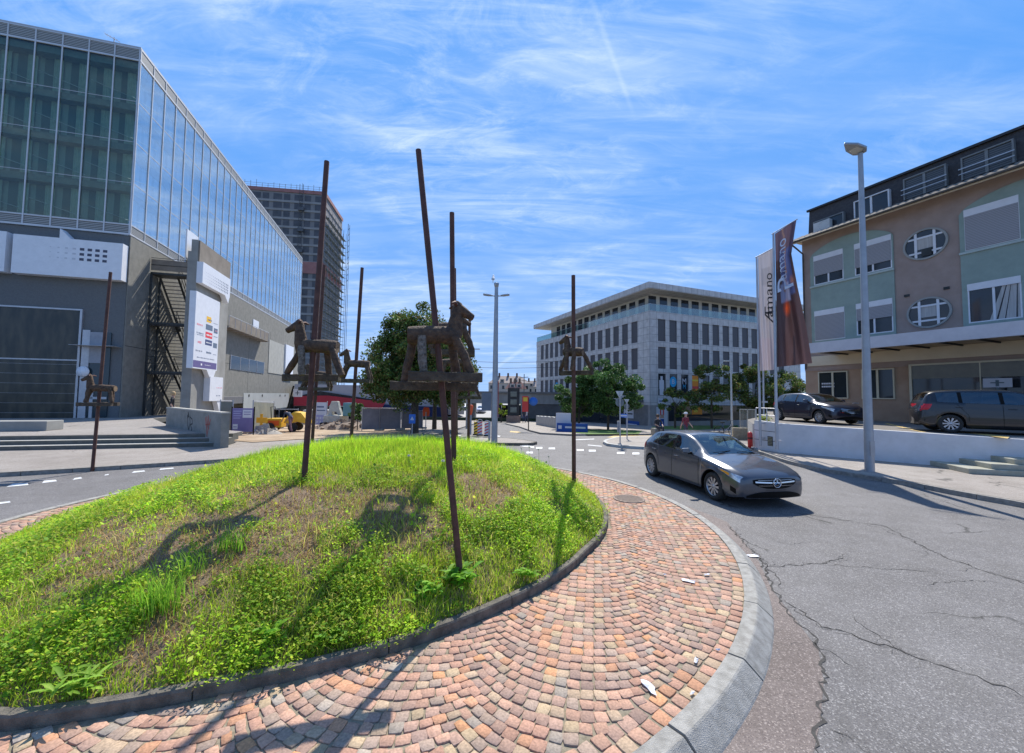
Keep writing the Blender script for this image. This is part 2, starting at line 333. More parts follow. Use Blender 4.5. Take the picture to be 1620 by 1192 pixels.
def kerbline(name, line, w, h, m, closed=False, z0=None, inward=1, cut=1.0, label=None):
    """row of kerb stones along a line"""
    mb = MB(); P = [Vector((p[0], p[1])) for p in line]
    if closed: P.append(P[0])
    d = [0]
    for i in range(1, len(P)): d.append(d[-1]+(P[i]-P[i-1]).length)
    def pt(s):
        s = max(0, min(s, d[-1]-1e-6))
        for i in range(1, len(P)):
            if s <= d[i]: return P[i-1].lerp(P[i], (s-d[i-1])/(d[i]-d[i-1]+1e-9))
        return P[-1]
    s = 0
    while s < d[-1]-.05:
        e = min(s+cut, d[-1]); rows = []
        for k in range(3):
            q = s+.006+(e-s-.012)*k/2; a = pt(q); t = (pt(q+.05)-pt(q-.05)).normalized(); n = Vector((-t.y, t.x))*inward; b_ = a+n*w
            g0 = gz(a.x, a.y); r = random.uniform(-.003, .003) if k == 0 else 0
            rows.append([(a.x, a.y, g0-.05), (a.x+n.x*.012, a.y+n.y*.012, g0+h-.012), (a.x+n.x*.03, a.y+n.y*.03, g0+h), (b_.x, b_.y, g0+h+.002), (b_.x, b_.y, g0-.05)])
        vs = sum(rows, []); fs = [(i*5+j, i*5+j+1, i*5+j+6, i*5+j+5) for i in range(2) for j in range(4)]+[(0, 1, 2, 3, 4), (10, 14, 13, 12, 11)]
        mb.add(vs, fs); s = e
    o = mb.build(name, m); return tag(o, label=label, kind='structure')
XY = lambda p: (p.x, p.y)
# one base sheet out to the horizon
gy = [-300, -40, 20, 60, 70, 200, 1500]; gx = [-1500, -40, 40, 1500]
mb = MB(); mb.add([(x, y, gz(x, y)-.03) for y in gy for x in gx], [(j*4+i, j*4+i+1, j*4+i+5, j*4+i+4) for j in range(6) for i in range(3)])
tag(mb.build('ground', MT['asphalt_dark'] if 0 else MT['field']), kind='structure')
tag(sheet('road', [(-30, -14), (34, -14), (34, 75), (-34, 75), (-34, -14)], 0, MT['asphalt']), kind='structure')
road = bpy.data.objects['road']
# --- roundabout island
CEN = Vector((-2.56, 7.63)); RO = 6.33; MC = Vector((-3.0, 7.8))
_th = [-180, -150, -120, -94, -88, -81, -72.5, -69, -60, -50, -41, -28, -12, 10, 60, 100, 140, 180]
_rr = [4.4, 4.75, 5.0, 5.04, 4.91, 4.78, 4.70, 4.67, 4.6, 4.54, 4.54, 4.53, 4.68, 4.88, 4.75, 4.5, 4.4, 4.4]
def RI(t): return np.interp(t, _th, _rr)
def prof(t, a):
    """mound section: fuller shoulder on the right-hand side"""
    k = np.clip(np.cos(np.radians(np.asarray(t)-8)), 0, 1); return .17+1.05*(1-np.asarray(a)**(2+1.5*k))
def mound_z(x, y):
    t = math.degrees(math.atan2(y-MC.y, x-MC.x)); a = math.hypot(x-MC.x, y-MC.y)/RI(t)
    return float(prof(t, a)) if a < 1 else -9
def on_mound(px, py):
    d = ray(px, py).normalized(); t = 2.0
    while t < 18:
        p = CAM+d*t
        if p.z < mound_z(p.x, p.y): return p
        t += .01
    return None
ring = lambda r, n=96, c=CEN: [(c.x+r*math.cos(2*math.pi*k/n), c.y+r*math.sin(2*math.pi*k/n)) for k in range(n)]
mat('joint_sand', (.20, .17, .115), (.31, .265, .19), 22, .95, bump=.4, bscale=200)
# outer kerb: chamfered stones, light worn top and a sloping face
mb = MB(); nst = 34
for k in range(nst):
    a0 = 2*math.pi*k/nst; a1 = 2*math.pi*(k+1)/nst; n = 5; vs = []; j = random.uniform(-.006, .006)
    for i in range(n+1):
        a = a0+.0018+(a1-a0-.0036)*i/n; c, s_ = math.cos(a), math.sin(a)
        for r, z in ((RO-.27, .02), (RO-.27, .118+j), (RO-.15, .122+j), (RO-.135, .115+j), (RO-.012, .015), (RO, 0.0), (RO, -.05)): vs.append((CEN.x+r*c, CEN.y+r*s_, z))
    fs = [(i*7+q, i*7+q+1, i*7+q+8, i*7+q+7) for i in range(n) for q in range(6)]+[tuple(range(7)), tuple(n*7+q for q in range(6, -1, -1))]
    mb.add(vs, fs)
tag(mb.build('island_kerb', mat('kerb_island', (.27, .255, .225), (.42, .40, .36), 11, .85, bump=.6, bscale=160)), label='ring of pale chamfered kerb stones round the brick apron', kind='structure')
o = sheet('apron_bed', ring(RO-.26), .094, MT['joint_sand'], label='sand joints under the brick setts'); tag(o, kind='structure')
# setts laid in segmental arches
sv, sf, scol = [], [], []
pal = [((.44, .26, .19), 5), ((.48, .30, .22), 5), ((.40, .27, .215), 5), ((.52, .28, .16), 2), ((.36, .285, .235), 3.5), ((.43, .335, .235), 3), ((.33, .235, .20), 2), ((.58, .30, .14), .5), ((.36, .33, .29), 1.0), ((.45, .36, .23), 1)]
pw = np.array([p[1] for p in pal]); pw = pw/pw.sum(); pc = np.array([p[0] for p in pal])
def add_sett(cx_, cy_, ang, w, h):
    ca, sa = math.cos(ang), math.sin(ang); o = len(sv); zt = .102+random.uniform(-.002, .004); tx, ty = random.uniform(-.018, .018), random.uniform(-.018, .018)
    cc = [(-w/2, -h/2), (w/2, -h/2), (w/2, h/2), (-w/2, h/2)]; cc = [(a+random.uniform(-.009, .009), b+random.uniform(-.009, .009)) for a, b in cc]
    mids = []
    for i in range(4):
        a, b = cc[i], cc[(i+1) % 4]; mids += [a, ((a[0]+b[0])/2*1.045, (a[1]+b[1])/2*1.045)]
    for s_, z in ((1, .06), (1, zt-.005), (.985, zt-.0012), (.955, zt)):
        for i, (a, b) in enumerate(mids):
            k = s_*(.96 if i % 2 == 0 else 1); sv.append((cx_+(a*k)*ca-(b*k)*sa, cy_+(a*k)*sa+(b*k)*ca, z+(tx*a+ty*b if z > .07 else 0)))
    for r in range(3):
        for i in range(8): sf.append((o+r*8+i, o+r*8+(i+1) % 8, o+r*8+8+(i+1) % 8, o+r*8+8+i))
    for q in ((24, 25, 26, 31), (31, 26, 27, 30), (30, 27, 28, 29)): sf.append(tuple(o+i for i in q))
    c = pc[rng.choice(len(pc), p=pw)]; c = (c*.86+c.mean()*.14)*rng.uniform(.8, 1.12)*np.array((1.02, .91, .82)); scol.extend([tuple(c)]*32)
def in_apron(x, y, m0=.02, m1=.50):
    r = math.hypot(x-CEN.x, y-CEN.y)
    if r > RO-m1: return False
    t = math.degrees(math.atan2(y-MC.y, x-MC.x)); return math.hypot(x-MC.x, y-MC.y) > RI(t)+.09+m0
CW, RAD = 1.45, 1.06; S = .101; rot0 = R_(-12)
def colpt(u, v):
    return (MC.x+u*math.cos(rot0)-v*math.sin(rot0), MC.y+u*math.sin(rot0)+v*math.cos(rot0))
hm = math.asin(CW/2/RAD)
for c in range(-6, 7):
    for k in range(-75, 75):
        v0 = k*S*1.0+(c % 2)*.03; n = round(2*hm*RAD/S)
        for i in range(n):
            a = -hm+2*hm*(i+.5)/n; a += random.uniform(-.006, .006)
            u = c*CW+RAD*math.sin(a); v = v0-(RAD*math.cos(a)-RAD*math.cos(hm))
            x, y = colpt(u, v)
            if not in_apron(x, y): continue
            sh = S*math.cos(a)-.013
            add_sett(x+random.uniform(-.003, .003), y+random.uniform(-.003, .003), a+rot0+random.uniform(-.05, .05), S-.005+random.uniform(-.006, .003), max(sh+.005, .06)+random.uniform(-.004, .003))
for rr_ in (RO-.33, RO-.445):
    n = int(2*math.pi*rr_/.125)
    for k in range(n):
        a = 2*math.pi*k/n; x, y = CEN.x+rr_*math.cos(a), CEN.y+rr_*math.sin(a)
        t = math.degrees(math.atan2(y-MC.y, x-MC.x))
        if math.hypot(x-MC.x, y-MC.y) < RI(t)+.1: continue
        add_sett(x, y, a+math.pi/2+random.uniform(-.04, .04), .112+random.uniform(-.008, .004), .106)
o = npmesh('brick_apron', np.array(sv), np.array(sf), attr_mat('sett_stone', .85, 0, .25, .28, nscale=60), np.array(scol))
tag(o, label='red brick setts laid in arches round the grass island', kind='structure')
# inner edging stones
inner = [(MC.x+(RI(t)+.0)*math.cos(R_(t)), MC.y+(RI(t)+.0)*math.sin(R_(t))) for t in np.arange(-180, 180, 2.5)]
mb = MB(); nseg = 22
for k in range(nseg):
    t0 = -180+360*k/nseg; t1 = t0+360/nseg; vs = []; n = 7; j = random.uniform(-.008, .012)
    for i in range(n+1):
        t = t0+.06+(t1-t0-.12)*i/n; r0 = RI(t); c, s_ = math.cos(R_(t)), math.sin(R_(t)); w = random.uniform(-.003, .003)
        for r, z in ((r0+.085, .03), (r0+.083+w, .180+j), (r0+.072, .197+j+w), (r0+.012, .200+j), (r0, .19+j), (r0-.01, .03)): vs.append((MC.x+r*c, MC.y+r*s_, z))
    mb.add(vs, [(i*6+q, i*6+q+1, i*6+q+7, i*6+q+6) for i in range(n) for q in range(5)]+[tuple(range(6)), tuple(n*6+q for q in range(5, -1, -1))])
tag(mb.build('grass_edging', MT['kerb_dark']), label='weathered dark stone edging holding the grass mound', kind='structure')
# mound soil
mb = MB()
def mfn(u, v):
    t = -180+360*u; r = RI(t)*v; x, y = MC.x+r*math.cos(R_(t)), MC.y+r*math.sin(R_(t))
    return (x, y, float(prof(t, v))+.02*math.sin(7*x+3*y)*math.sin(5*y-2*x)*(v < .98))
mb.grid(mfn, 120, 40); tag(mb.build('mound', MT['soil']), label='domed earth mound of the roundabout', kind='structure')
# --- cracks, patch, manhole, litter, markings
mat('oil_stain', (.07, .066, .063), (.10, .095, .09), 5, .6)
def ribbon(mb, pts, w, dz=.004, jit=.012, sub=7, taper=True):
    P = [Vector(XY(G(*p))) if len(p) == 2 else Vector(p[:2]) for p in pts]; Q = []
    for a, b in zip(P, P[1:]):
        n = max(2, int((b-a).length/.045)); nn = Vector((-(b-a).y, (b-a).x)).normalized()
        for i in range(n): Q.append(a.lerp(b, i/n)+nn*(random.gauss(0, jit)+.02*math.sin(i*.9+a.x*9)))
    Q.append(P[-1]); vs = []
    for i, p in enumerate(Q):
        t = (Q[min(i+1, len(Q)-1)]-Q[max(i-1, 0)]).normalized(); n = Vector((-t.y, t.x)); ww = w*random.uniform(.15, 1.25)*(min(1, i/4+.1, (len(Q)-1-i)/4+.1) if taper else 1)
        vs += [(p.x+n.x*ww/2, p.y+n.y*ww/2, gz(p.x, p.y)+dz), (p.x-n.x*ww/2, p.y-n.y*ww/2, gz(p.x, p.y)+dz)]
    mb.add(vs, [(2*i, 2*i+1, 2*i+3, 2*i+2) for i in range(len(Q)-1)])
mat('crack_tar', (.045, .04, .036), (.075, .07, .062), 30, .95)
cracks = [([(1262, 812), (1400, 833), (1490, 880), (1560, 905), (1640, 930)], .02), ([(1150, 830), (1180, 862), (1205, 890), (1222, 930), (1250, 975), (1290, 1010), (1305, 1060), (1302, 1110), (1290, 1170), (1283, 1230)], .026),
          ([(1210, 897), (1290, 893), (1345, 880)], .016), ([(1290, 893), (1400, 900), (1478, 905)], .01), ([(1240, 950), (1300, 990), (1400, 1022), (1480, 1050), (1560, 1075), (1630, 1108)], .017), ([(1345, 975), (1400, 1015), (1425, 1030)], .013),
          ([(1260, 1005), (1310, 1030), (1360, 1060)], .013), ([(1298, 1150), (1340, 1165), (1385, 1195)], .014), ([(1200, 880), (1230, 915), (1240, 935)], .012), ([(1460, 925), (1540, 918), (1600, 925)], .008), ([(1090, 808), (1140, 815), (1200, 806)], .008), ([(1320, 800), (1420, 806)], .006),
          ([(1215, 850), (1240, 862), (1290, 858)], .007), ([(1480, 780), (1540, 800), (1620, 822)], .007)]
for i, (c, w) in enumerate(cracks):
    mb = MB(); ribbon(mb, c, w)
    for _ in range(len(c)+1):
        k = random.randrange(len(c)-1); t = random.random(); x0 = c[k][0]*(1-t)+c[k+1][0]*t; y0 = c[k][1]*(1-t)+c[k+1][1]*t; dx, dy = random.uniform(-38, 38), random.uniform(-14, 14); ribbon(mb, [(x0, y0), (x0+dx*.5, y0+dy*.6), (x0+dx, y0+dy)], w*.4)
    if w > .015: ribbon(mb, [(a+random.uniform(-9, 9), b+random.uniform(-4, 4)) for a, b in c[:4]], w*.4, jit=.03)
    mb.build('crack', MT['crack_tar'], road, fixn=False)
def loft_poly(pxs, dz): return [XY(G(*p)) for p in pxs]
arc = [(CEN.x+(RO+.0)*math.cos(R_(t)), CEN.y+(RO+.0)*math.sin(R_(t))) for t in range(-62, 26, 6)]
outp = [XY(G(*p)) for p in [(1150, 826), (1178, 858), (1200, 888), (1222, 935), (1262, 985), (1295, 1030), (1303, 1080), (1298, 1140), (1285, 1200), (1270, 1260), (1240, 1330)]]
pp = outp[::-1]
pp = [(arc[0][0]+.3, arc[0][1]-.3)]+[p for p in pp]+arc[::-1][1:-1]
sheet('old_asphalt_patch', [p for p in (arc[1:]+[XY(G(*q)) for q in [(1100, 806), (1150, 826), (1178, 858), (1200, 888), (1222, 935), (1262, 985), (1295, 1030), (1303, 1080), (1298, 1140), (1285, 1200), (1265, 1260)]])], .002, MT['asphalt_old'], label='worn reddish strip of old asphalt along the island kerb')
mb = MB(); mh = flat(995, 790, .1)
mb.lathe([(.34, .086), (.34, .118), (.31, .12), (.305, .112), (.0, .112)], 28)
for k in range(-4, 5): mb.box(-.27, .27, k*.06-.012, k*.06+.012, .112, .118)
single(mb, 'manhole_cover', mat('cast_iron', (.20, .145, .11), (.29, .22, .175), 20, .75, .1), (mh.x, mh.y, 0), 0, 'round brown manhole cover set in the brick apron', 'manhole cover')
paper = mat('paper', (.6, .6, .64), (.75, .75, .8), 8, .7)
def litter(px, py, s, dz, rz, label, shape=0):
    p = flat(px, py, dz); mb = MB(); n = 11; out = []
    for i in range(n):
        a = 2*math.pi*i/n; r = s*random.uniform(.45, 1.05); out.append((r*math.cos(a), .48*r*math.sin(a)))
    vs = [(x, y, random.uniform(.002, .014)) for x, y in out]+[(0, 0, .014)]; mb.add(vs, [(i, (i+1) % n, n) for i in range(n)])
    vs2 = [(x, y, z-.0015) for x, y, z in vs]; mb.add(vs2, [((i+1) % n, i, n) for i in range(n)])
    single(mb, 'paper_scrap', paper, (p.x, p.y, dz), rz, label, 'litter', 'paper scraps on the ground', fixn=False)
litter(1190, 880, .13, .006, 0, 'torn white paper scrap on the road just outside the kerb')
litter(1090, 920, .11, .112, -.5, 'white paper scrap on the bricks nearest the road scrap')
litter(1119, 910, .05, .112, .3, 'small white scrap on the bricks close to the kerb, farthest back')
litter(1028, 1087, .10, .112, 1.9, 'long crumpled white scrap near the front of the bricks')
litter(1101, 1046, .05, .112, .9, 'small white scrap beside the kerb stones between two larger scraps')
litter(1052, 910, .035, .112, 0, 'tiny white scrap in the middle of the bricks')
litter(1095, 1098, .03, .112, .6, 'tiny scrap at the edge of the bricks near the front')
litter(1135, 1029, .03, .112, .2, 'tiny pale scrap on the setts touching the kerb')
# road markings
def marks(name, quads, m, label, dz=.006):
    for q in quads:
        P = [G(*p, 0) for p in q]; mb = MB(); mb.add([(p.x, p.y, gz(p.x, p.y)+dz) for p in P], [(0, 1, 2, 3)]); o = mb.build(name, m, road, fixn=False)
pwm = mat('worn_white_paint', (.5, .5, .49), (.78, .78, .76), 6, .6)
pwy = mat('worn_yellow_paint', (.45, .33, .15), (.62, .42, .12), 3, .65)
def dash(x, y, w, h, s=0): return [(x-w/2, y+h/2), (x+w/2, y+h/2+s), (x+w/2, y-h/2+s), (x-w/2, y-h/2)]
marks('white_dash', [dash(834, 705, 22, 2.5, 3), dash(853, 709, 10, 2.6), dash(873, 710, 10, 2.6), dash(918, 712.5, 11, 2.6), dash(937, 713.5, 11, 2.8), dash(982, 717, 12, 2.8), dash(1006, 718, 11, 3), dash(838, 716.5, 10, 2.8), dash(1024, 720, 10, 3),
      [(905, 697), (940, 695.5), (940, 694.5), (905, 696)], [(930, 705), (952, 707), (952, 706), (930, 704)]], pwm, '')
marks('white_dash', [[(10, 771), (45, 768), (44, 765), (20, 766)], [(66, 765), (90, 762), (88, 759.5), (70, 761)], [(115, 760), (130, 757.5), (128, 755.5), (118, 757)], [(208, 749), (230, 746.5), (228, 744.8), (212, 746)], [(-6, 799), (17, 795.5), (15, 793.5), (-6, 796)], [(252, 744), (275, 742), (274, 740.5), (254, 742)], [(165, 753), (172, 752), (172, 750.6), (166, 751.5)]], pwm, '')
marks('yellow_bar', [[(960, 692.5), (1010, 694), (1040, 690), (975, 689)], [(1015, 697), (1040, 697), (1030, 693), (1012, 694)], [(806, 684), (828, 686), (820, 683), (808, 682)], [(1100, 695), (1190, 697), (1180, 693), (1105, 692.5)]], pwy, '')
marks('white_dash', [[(776, 690), (790, 691.5), (792, 690), (780, 689)], [(690, 693), (730, 690), (728, 689), (690, 691.5)]], pwm, '')
# pavements
PK = MT['pavement_asphalt']
kr = [(1188, 714), (1215, 721), (1248, 733), (1300, 746), (1370, 757), (1450, 770), (1530, 786), (1620, 802), (1720, 822)]
kp = [XY(G(*p)) for p in kr]; kp = [(kp[0][0]+.4, kp[0][1]+1.6)]+kp+[(13.2, 4), (14.5, -2), (16, -12)]
sheet('pavement', kp+[(40, -12), (40, 19.6), (22, 19.6), (12.6, 19.5)], .118, PK, label='asphalt pavement in front of the white parapet wall')
kerbline('kerb', kp, .17, .12, MT['kerb_stone'], inward=-1, label='stone kerb of the pavement below the white parapet wall'); 
kl = [(-30, -2), (-20, 6.2), XY(G(0, 755)), XY(G(100, 749)), XY(G(200, 742.5)), XY(G(345, 733)), (-7.6, 14.6), (-6.2, 16.6), (-5.1, 19), (-4.6, 22), (-4.3, 30), (-4.2, 44), (-5, 58)]
sheet('pavement', kl+[(-40, 58), (-40, -2)], .118, PK, label='broad asphalt pavement in front of the plaza steps')
kerbline('kerb', kl, .16, .12, MT['kerb_stone'], inward=1, label='stone kerb along the pavement below the plaza steps')
pr = [XY(G(*p)) for p in [(800, 672), (822, 677), (838, 683), (855, 687.5), (900, 690), (1000, 689.5), (1100, 687), (1170, 684)]]
sheet('pavement', pr+[(22, 32), (40, 40), (40, 60), (2, 60)], .11, PK, label='pavement round the foot of the grey office block')
kerbline('kerb', pr, .16, .115, MT['kerb_stone'], inward=1, label='kerb round the foot of the grey office block')
isl = [XY(G(*p)) for p in [(958, 699), (953, 702), (960, 706), (985, 709.5), (1040, 712.5), (1100, 714), (1160, 715), (1165, 697), (1100, 694.5), (1010, 693), (975, 694.5)]]
sheet('traffic_island', isl, .118, PK, label='paved traffic island carrying the two yield signs')
kerbline('kerb', isl, .15, .12, mat('kerb_pale', (.4, .4, .38), (.5, .5, .47), 8, .8), closed=True, inward=1, label='pale kerb round the island with the yield signs')
il2 = [XY(G(*p)) for p in [(846, 703), (838, 705), (780, 704.5), (740, 703), (735, 699), (760, 696.5), (800, 697)]]
sheet('traffic_island', il2, .118, PK, label='small paved island at the foot of the tall double lamp'); kerbline('kerb', il2, .13, .12, MT['kerb_dark'], closed=True, inward=1, label='kerb round the small island of the tall double lamp')
# ================================================================= HORSES ON POLES
mat('rusty_steel', (.07, .03, .024), (.13, .058, .042), 5, .7, .2, bump=.15, bscale=80)
wood = mat('weathered_wood', (.05, .03, .02), (.135, .08, .045), 14, .85, bump=.9, bscale=30, stretch=(1, 1, 1), c3=(.085, .05, .03))
plank = mat('grey_plank', (.045, .033, .024), (.11, .082, .055), 10, .88, bump=.8, bscale=40, c3=(.075, .055, .038))
bark = mat('bark', (.07, .055, .042), (.24, .20, .165), 26, .95, bump=1.0, bscale=35)
endw = mat('sawn_end', (.16, .10, .055), (.26, .18, .11), 20, .85, bump=.3)
def log(mb, a, b, r0, r1, mi=0, n=12, segs=7, wob=.05, bend=0):
    a, b = Vector(a), Vector(b); pts = []; rr = []
    for i in range(segs+1):
        t = i/segs; e = .0 if 0 < i < segs else .12
        pts.append(a.lerp(b, t)+Vector((random.gauss(0, .004), random.gauss(0, .004), bend*math.sin(math.pi*t)+random.gauss(0, .003)))); rr.append((r0+(r1-r0)*t)*(1+random.uniform(-wob, wob))*(1-e))
    mb.tube(pts, rr, n, mi, jit=wob*.7)
def horse(base, top, bpx, heading, label, scale=1.0, polr=.04, leandepth=0.0, boards=None, legs=None, extra=0, body=(-.38, .25), lift=0.0, headup=1.0, neckx=.21, barkleg=None, basedepth=None):
    B = on_mound(*base) if basedepth is None else at(base[0], base[1], basedepth)
    if B is None: B = at(base[0], base[1], 11.5)
    T = at(top[0], top[1], B.y+leandepth)
    root = empty('horse_sculpture', B, 0, label, 'sculpture', 'wooden horses on rusty poles on the grass mound')
    mb = MB(); d = T-B; a = -d.normalized()*.25; mb.tube([a, d*.5, d], [polr, polr, polr*.95], 10, smooth=True); mb.build('pole', MT['rusty_steel'], root)
    # height on the pole where the boards sit
    lo, hi = 0, 1
    for _ in range(30):
        m = (lo+hi)/2
        if pxof(B+d*m)[1] > bpx: lo = m
        else: hi = m
    P = d*lo; Mh = Matrix.Translation(P) @ Matrix.Rotation(R_(heading), 4, 'Z') @ Matrix.Scale(scale, 4)
    q = lambda x, y, z: Mh @ Vector((x, y, z))
    boards = boards or [(-1, 0, .86), (1, 0, .86)]; H = .36; W2 = .15
    for s, dz, L, *rest in boards:
        xo = rest[0] if rest else 0; mb = MB(); n = 12; prof = [(-.055, -.105), (.055, -.105), (.062, -.09), (.06, -.006), (.05, 0), (-.052, 0), (-.06, -.008), (-.06, -.095)]
        rows = []
        for i in range(n+1):
            x = -L/2+L*i/n+xo; w = random.uniform(-.003, .003); rows += [q(x, s*W2+py_+w, pz_+dz+w*1.4) for py_, pz_ in prof]
        mb.add(rows, [(i*8+k, i*8+(k+1) % 8, i*8+8+(k+1) % 8, i*8+8+k) for i in range(n) for k in range(8)]+[tuple(range(8)), tuple(n*8+k for k in range(7, -1, -1))])
        mb.build('board', plank, root)
    # body: a thick log with sawn ends
    r = .105; zb = H+r*.45+lift; mb = MB(); log(mb, q(body[0], 0, zb), q(body[1], 0, zb+.02), r*scale, r*scale*.95, 0, 16, 8, .04, .01)
    ex = q(body[0]-.004, 0, zb); fx = (q(body[0]-.02, 0, zb)-ex).normalized(); e2 = Vector((0, 0, 1)); e1 = fx.cross(e2)
    mb.add([ex+(e1*math.cos(k*.785)+e2*math.sin(k*.785))*r*.84*scale for k in range(8)], [tuple(range(8))], 1)
    body_o = mb.build('body', [wood, endw], root)
    # legs
    legs = legs or [(.20, .36, -1), (.20, .36, 1), (-.30, -.42, -1), (-.30, -.42, 1)]
    for li, (ax, fx_, s, *rest) in enumerate(legs):
        dz = rest[0] if rest else 0; mb = MB(); log(mb, q(ax, s*.085, zb+.0), q(fx_, s*W2, dz), .052*scale, .047*scale, 0, 12, 6, .06, random.uniform(-.01, .01)); mb.build('leg', bark if li == barkleg else wood, root)
    # neck and head in one carved piece
    nx = neckx; mb = MB()
    sec = [(nx-.02, zb-.08, .085, .085), (nx+.0, zb+.05, .100, .09), (nx+.012, zb+.15, .084, .078), (nx+.025, zb+.26, .070, .066), (nx+.04, zb+.35, .066, .060), (nx+.04, zb+.40, .045, .042), (nx+.035, zb+.43, .008, .01)]
    n = 14; rows = []
    for x, z, rx, ry in sec:
        for k in range(n): a = 2*math.pi*k/n; rows.append(q(x+rx*math.cos(a)*(1+.05*math.sin(3*a+z*20)), ry*math.sin(a), z*1.0 if headup == 1 else zb+(z-zb)*headup))
    mb.add(rows, [(i*n+k, i*n+(k+1) % n, i*n+n+(k+1) % n, i*n+n+k) for i in range(len(sec)-1) for k in range(n)]+[tuple(range(n))], 0, True)
    # muzzle: tapered wedge sloping down and forward
    hz_ = zb+.335*headup; hx = nx+.045; rows = []
    for t, (ry, rz) in zip((0, .28, .55, .76, .8), ((.058, .070), (.052, .060), (.044, .046), (.040, .040), (.02, .02))):
        cx_, cz_ = hx+.225*t, hz_-.125*t
        for k in range(10): a = 2*math.pi*k/10; rows.append(q(cx_+rz*math.sin(a)*.45, ry*math.cos(a), cz_+rz*math.sin(a)*.9))
    mb.add(rows, [(i*10+k, i*10+(k+1) % 10, i*10+10+(k+1) % 10, i*10+10+k) for i in range(4) for k in range(10)]+[tuple(range(40, 50))], 0, True)
    mb.build('head', wood, root)
    for s in (-1, 1):
        mb = MB(); mb.tube([q(hx-.03, s*.05, hz_+.035), q(hx-.05, s*.10, hz_+.05), q(hx-.09, s*.14, hz_+.03)], [.02*scale, .022*scale, .010*scale], 7); mb.build('ear', MT['rusty_steel'], root)
    return root
# nearest: horse facing right, far board set lower
hC = horse((729, 920), (662, 238), 590, 14, 'nearest and largest wooden horse, facing right on a leaning rusty pole', 1.0, .036, .25,
      boards=[(-1, 0.0, .80, .05), (1, -.10, .98, -.06)], legs=[(.15, .34, -1), (.12, .22, 1, -.10), (-.22, -.19, -1), (-.30, -.40, 1, -.10)], body=(-.37, .20), neckx=.145, barkleg=2)
hB = horse((481, 762), (517, 256), 592, 184, 'large wooden horse facing left on the tall rusty pole leaning right', 1.0, .042, .3,
      boards=[(-1, 0.0, .84, .06)], legs=[(.17, .44, -1), (.12, .08, 1, -.03), (-.18, -.20, -1), (-.30, -.50, 1, -.03)], body=(-.36, .22), neckx=.17, barkleg=1)
hA = horse((141, 800), (175, 431), 637, 196, 'wooden horse facing left on the leftmost pole, in front of the dark entrance wall', 1.0, .042, .2,
      boards=[(-1, 0, .80, .0), (1, 0, .80, .0)], legs=[(.22, .42, -1), (.20, .20, 1), (-.26, -.24, -1), (-.30, -.40, 1)])
h4 = horse((556, 690), (573, 424), 600, 186, 'small wooden horse facing left on the thin pole beside the big tree', .98, .045, 0, basedepth=10.6)
h3 = horse((494, 698), (513, 420), 613, 190, 'wooden horse mostly hidden behind the tall left horse, only its legs and board showing', .92, .045, 0, lift=-.04, basedepth=11.0, headup=.8)
hD = horse((718, 735), (715, 337), 555, 8, 'wooden horse on the tall upright pole just behind the nearest horse', .95, .046, 0, boards=[(-1, 0, .8, 0), (1, 0, .8, 0)], headup=.55, neckx=.10)
hE = horse((722, 712), (719, 425), 598, 20, 'wooden horse hidden behind the nearest one, its brown legs showing between the boards', .95, .046, 0, basedepth=10.4)
hF = horse((741, 702), (743, 506), 627, 5, 'smallest wooden horse, on the short pole next to the double street lamp', .9, .045, 0, basedepth=12.2)
hG = horse((908, 765), (907, 436), 586, 150, 'wooden horse seen from behind on the upright pole at the right edge of the mound', .95, .045, 0,
      boards=[(-1, 0, .82, .0)], legs=[(.20, .40, -1), (.12, .14, 1), (-.2, -.40, -1), (-.05, -.02, 1)], body=(-.22, .24), neckx=.14)
# ================================================================= GRASS AND WEEDS (uncountable: stuff)
def vnoise(x, y, f, seed):
    r = np.random.default_rng(seed); n = 64; T = r.random((n, n)); x = x*f+100; y = y*f+100; xi = np.floor(x).astype(int); yi = np.floor(y).astype(int); fx = x-xi; fy = y-yi; fx = fx*fx*(3-2*fx); fy = fy*fy*(3-2*fy)
    g = lambda a, b: T[a % n, b % n]
    return (g(xi, yi)*(1-fx)+g(xi+1, yi)*fx)*(1-fy)+(g(xi, yi+1)*(1-fx)+g(xi+1, yi+1)*fx)*fy
def sample(n, dens, amax=1.0):
    """points on the mound, denser near the viewer"""
    th = rng.uniform(-180, 180, n*3); a = np.sqrt(rng.random(n*3))*amax; rr = RI(th)*a
    x = MC.x+rr*np.cos(np.radians(th)); y = MC.y+rr*np.sin(np.radians(th)); p = dens(x, y, a)*np.clip(3.8/np.hypot(x, y+.4), .28, 1)
    k = rng.random(n*3) < p; x, y, a, th = x[k][:n], y[k][:n], a[k][:n], th[k][:n]; z = prof(th, np.minimum(a, 1)); return x, y, z, a
_dp = [(on_mound(px, py), r) for px, py, r in ((440, 800, .75), (600, 800, .7), (540, 850, .6), (760, 780, .8), (860, 790, .35), (230, 830, .9), (330, 880, .6), (120, 900, .6), (700, 860, .5), (240, 1040, .45), (620, 980, .3))]
_dp = [(p.x, p.y, r) for p, r in _dp if p]
def dry(x, y):
    g = sum(np.exp(-((x-a)**2+(y-b_)**2)/(r*r)) for a, b_, r in _dp); n = vnoise(x, y, 2.4, 5)*.6+vnoise(x, y, 6, 8)*.4
    return np.clip((np.minimum(g, 1)*1.25+(n-.5)*1.9-.72)*2.0, 0, 1)
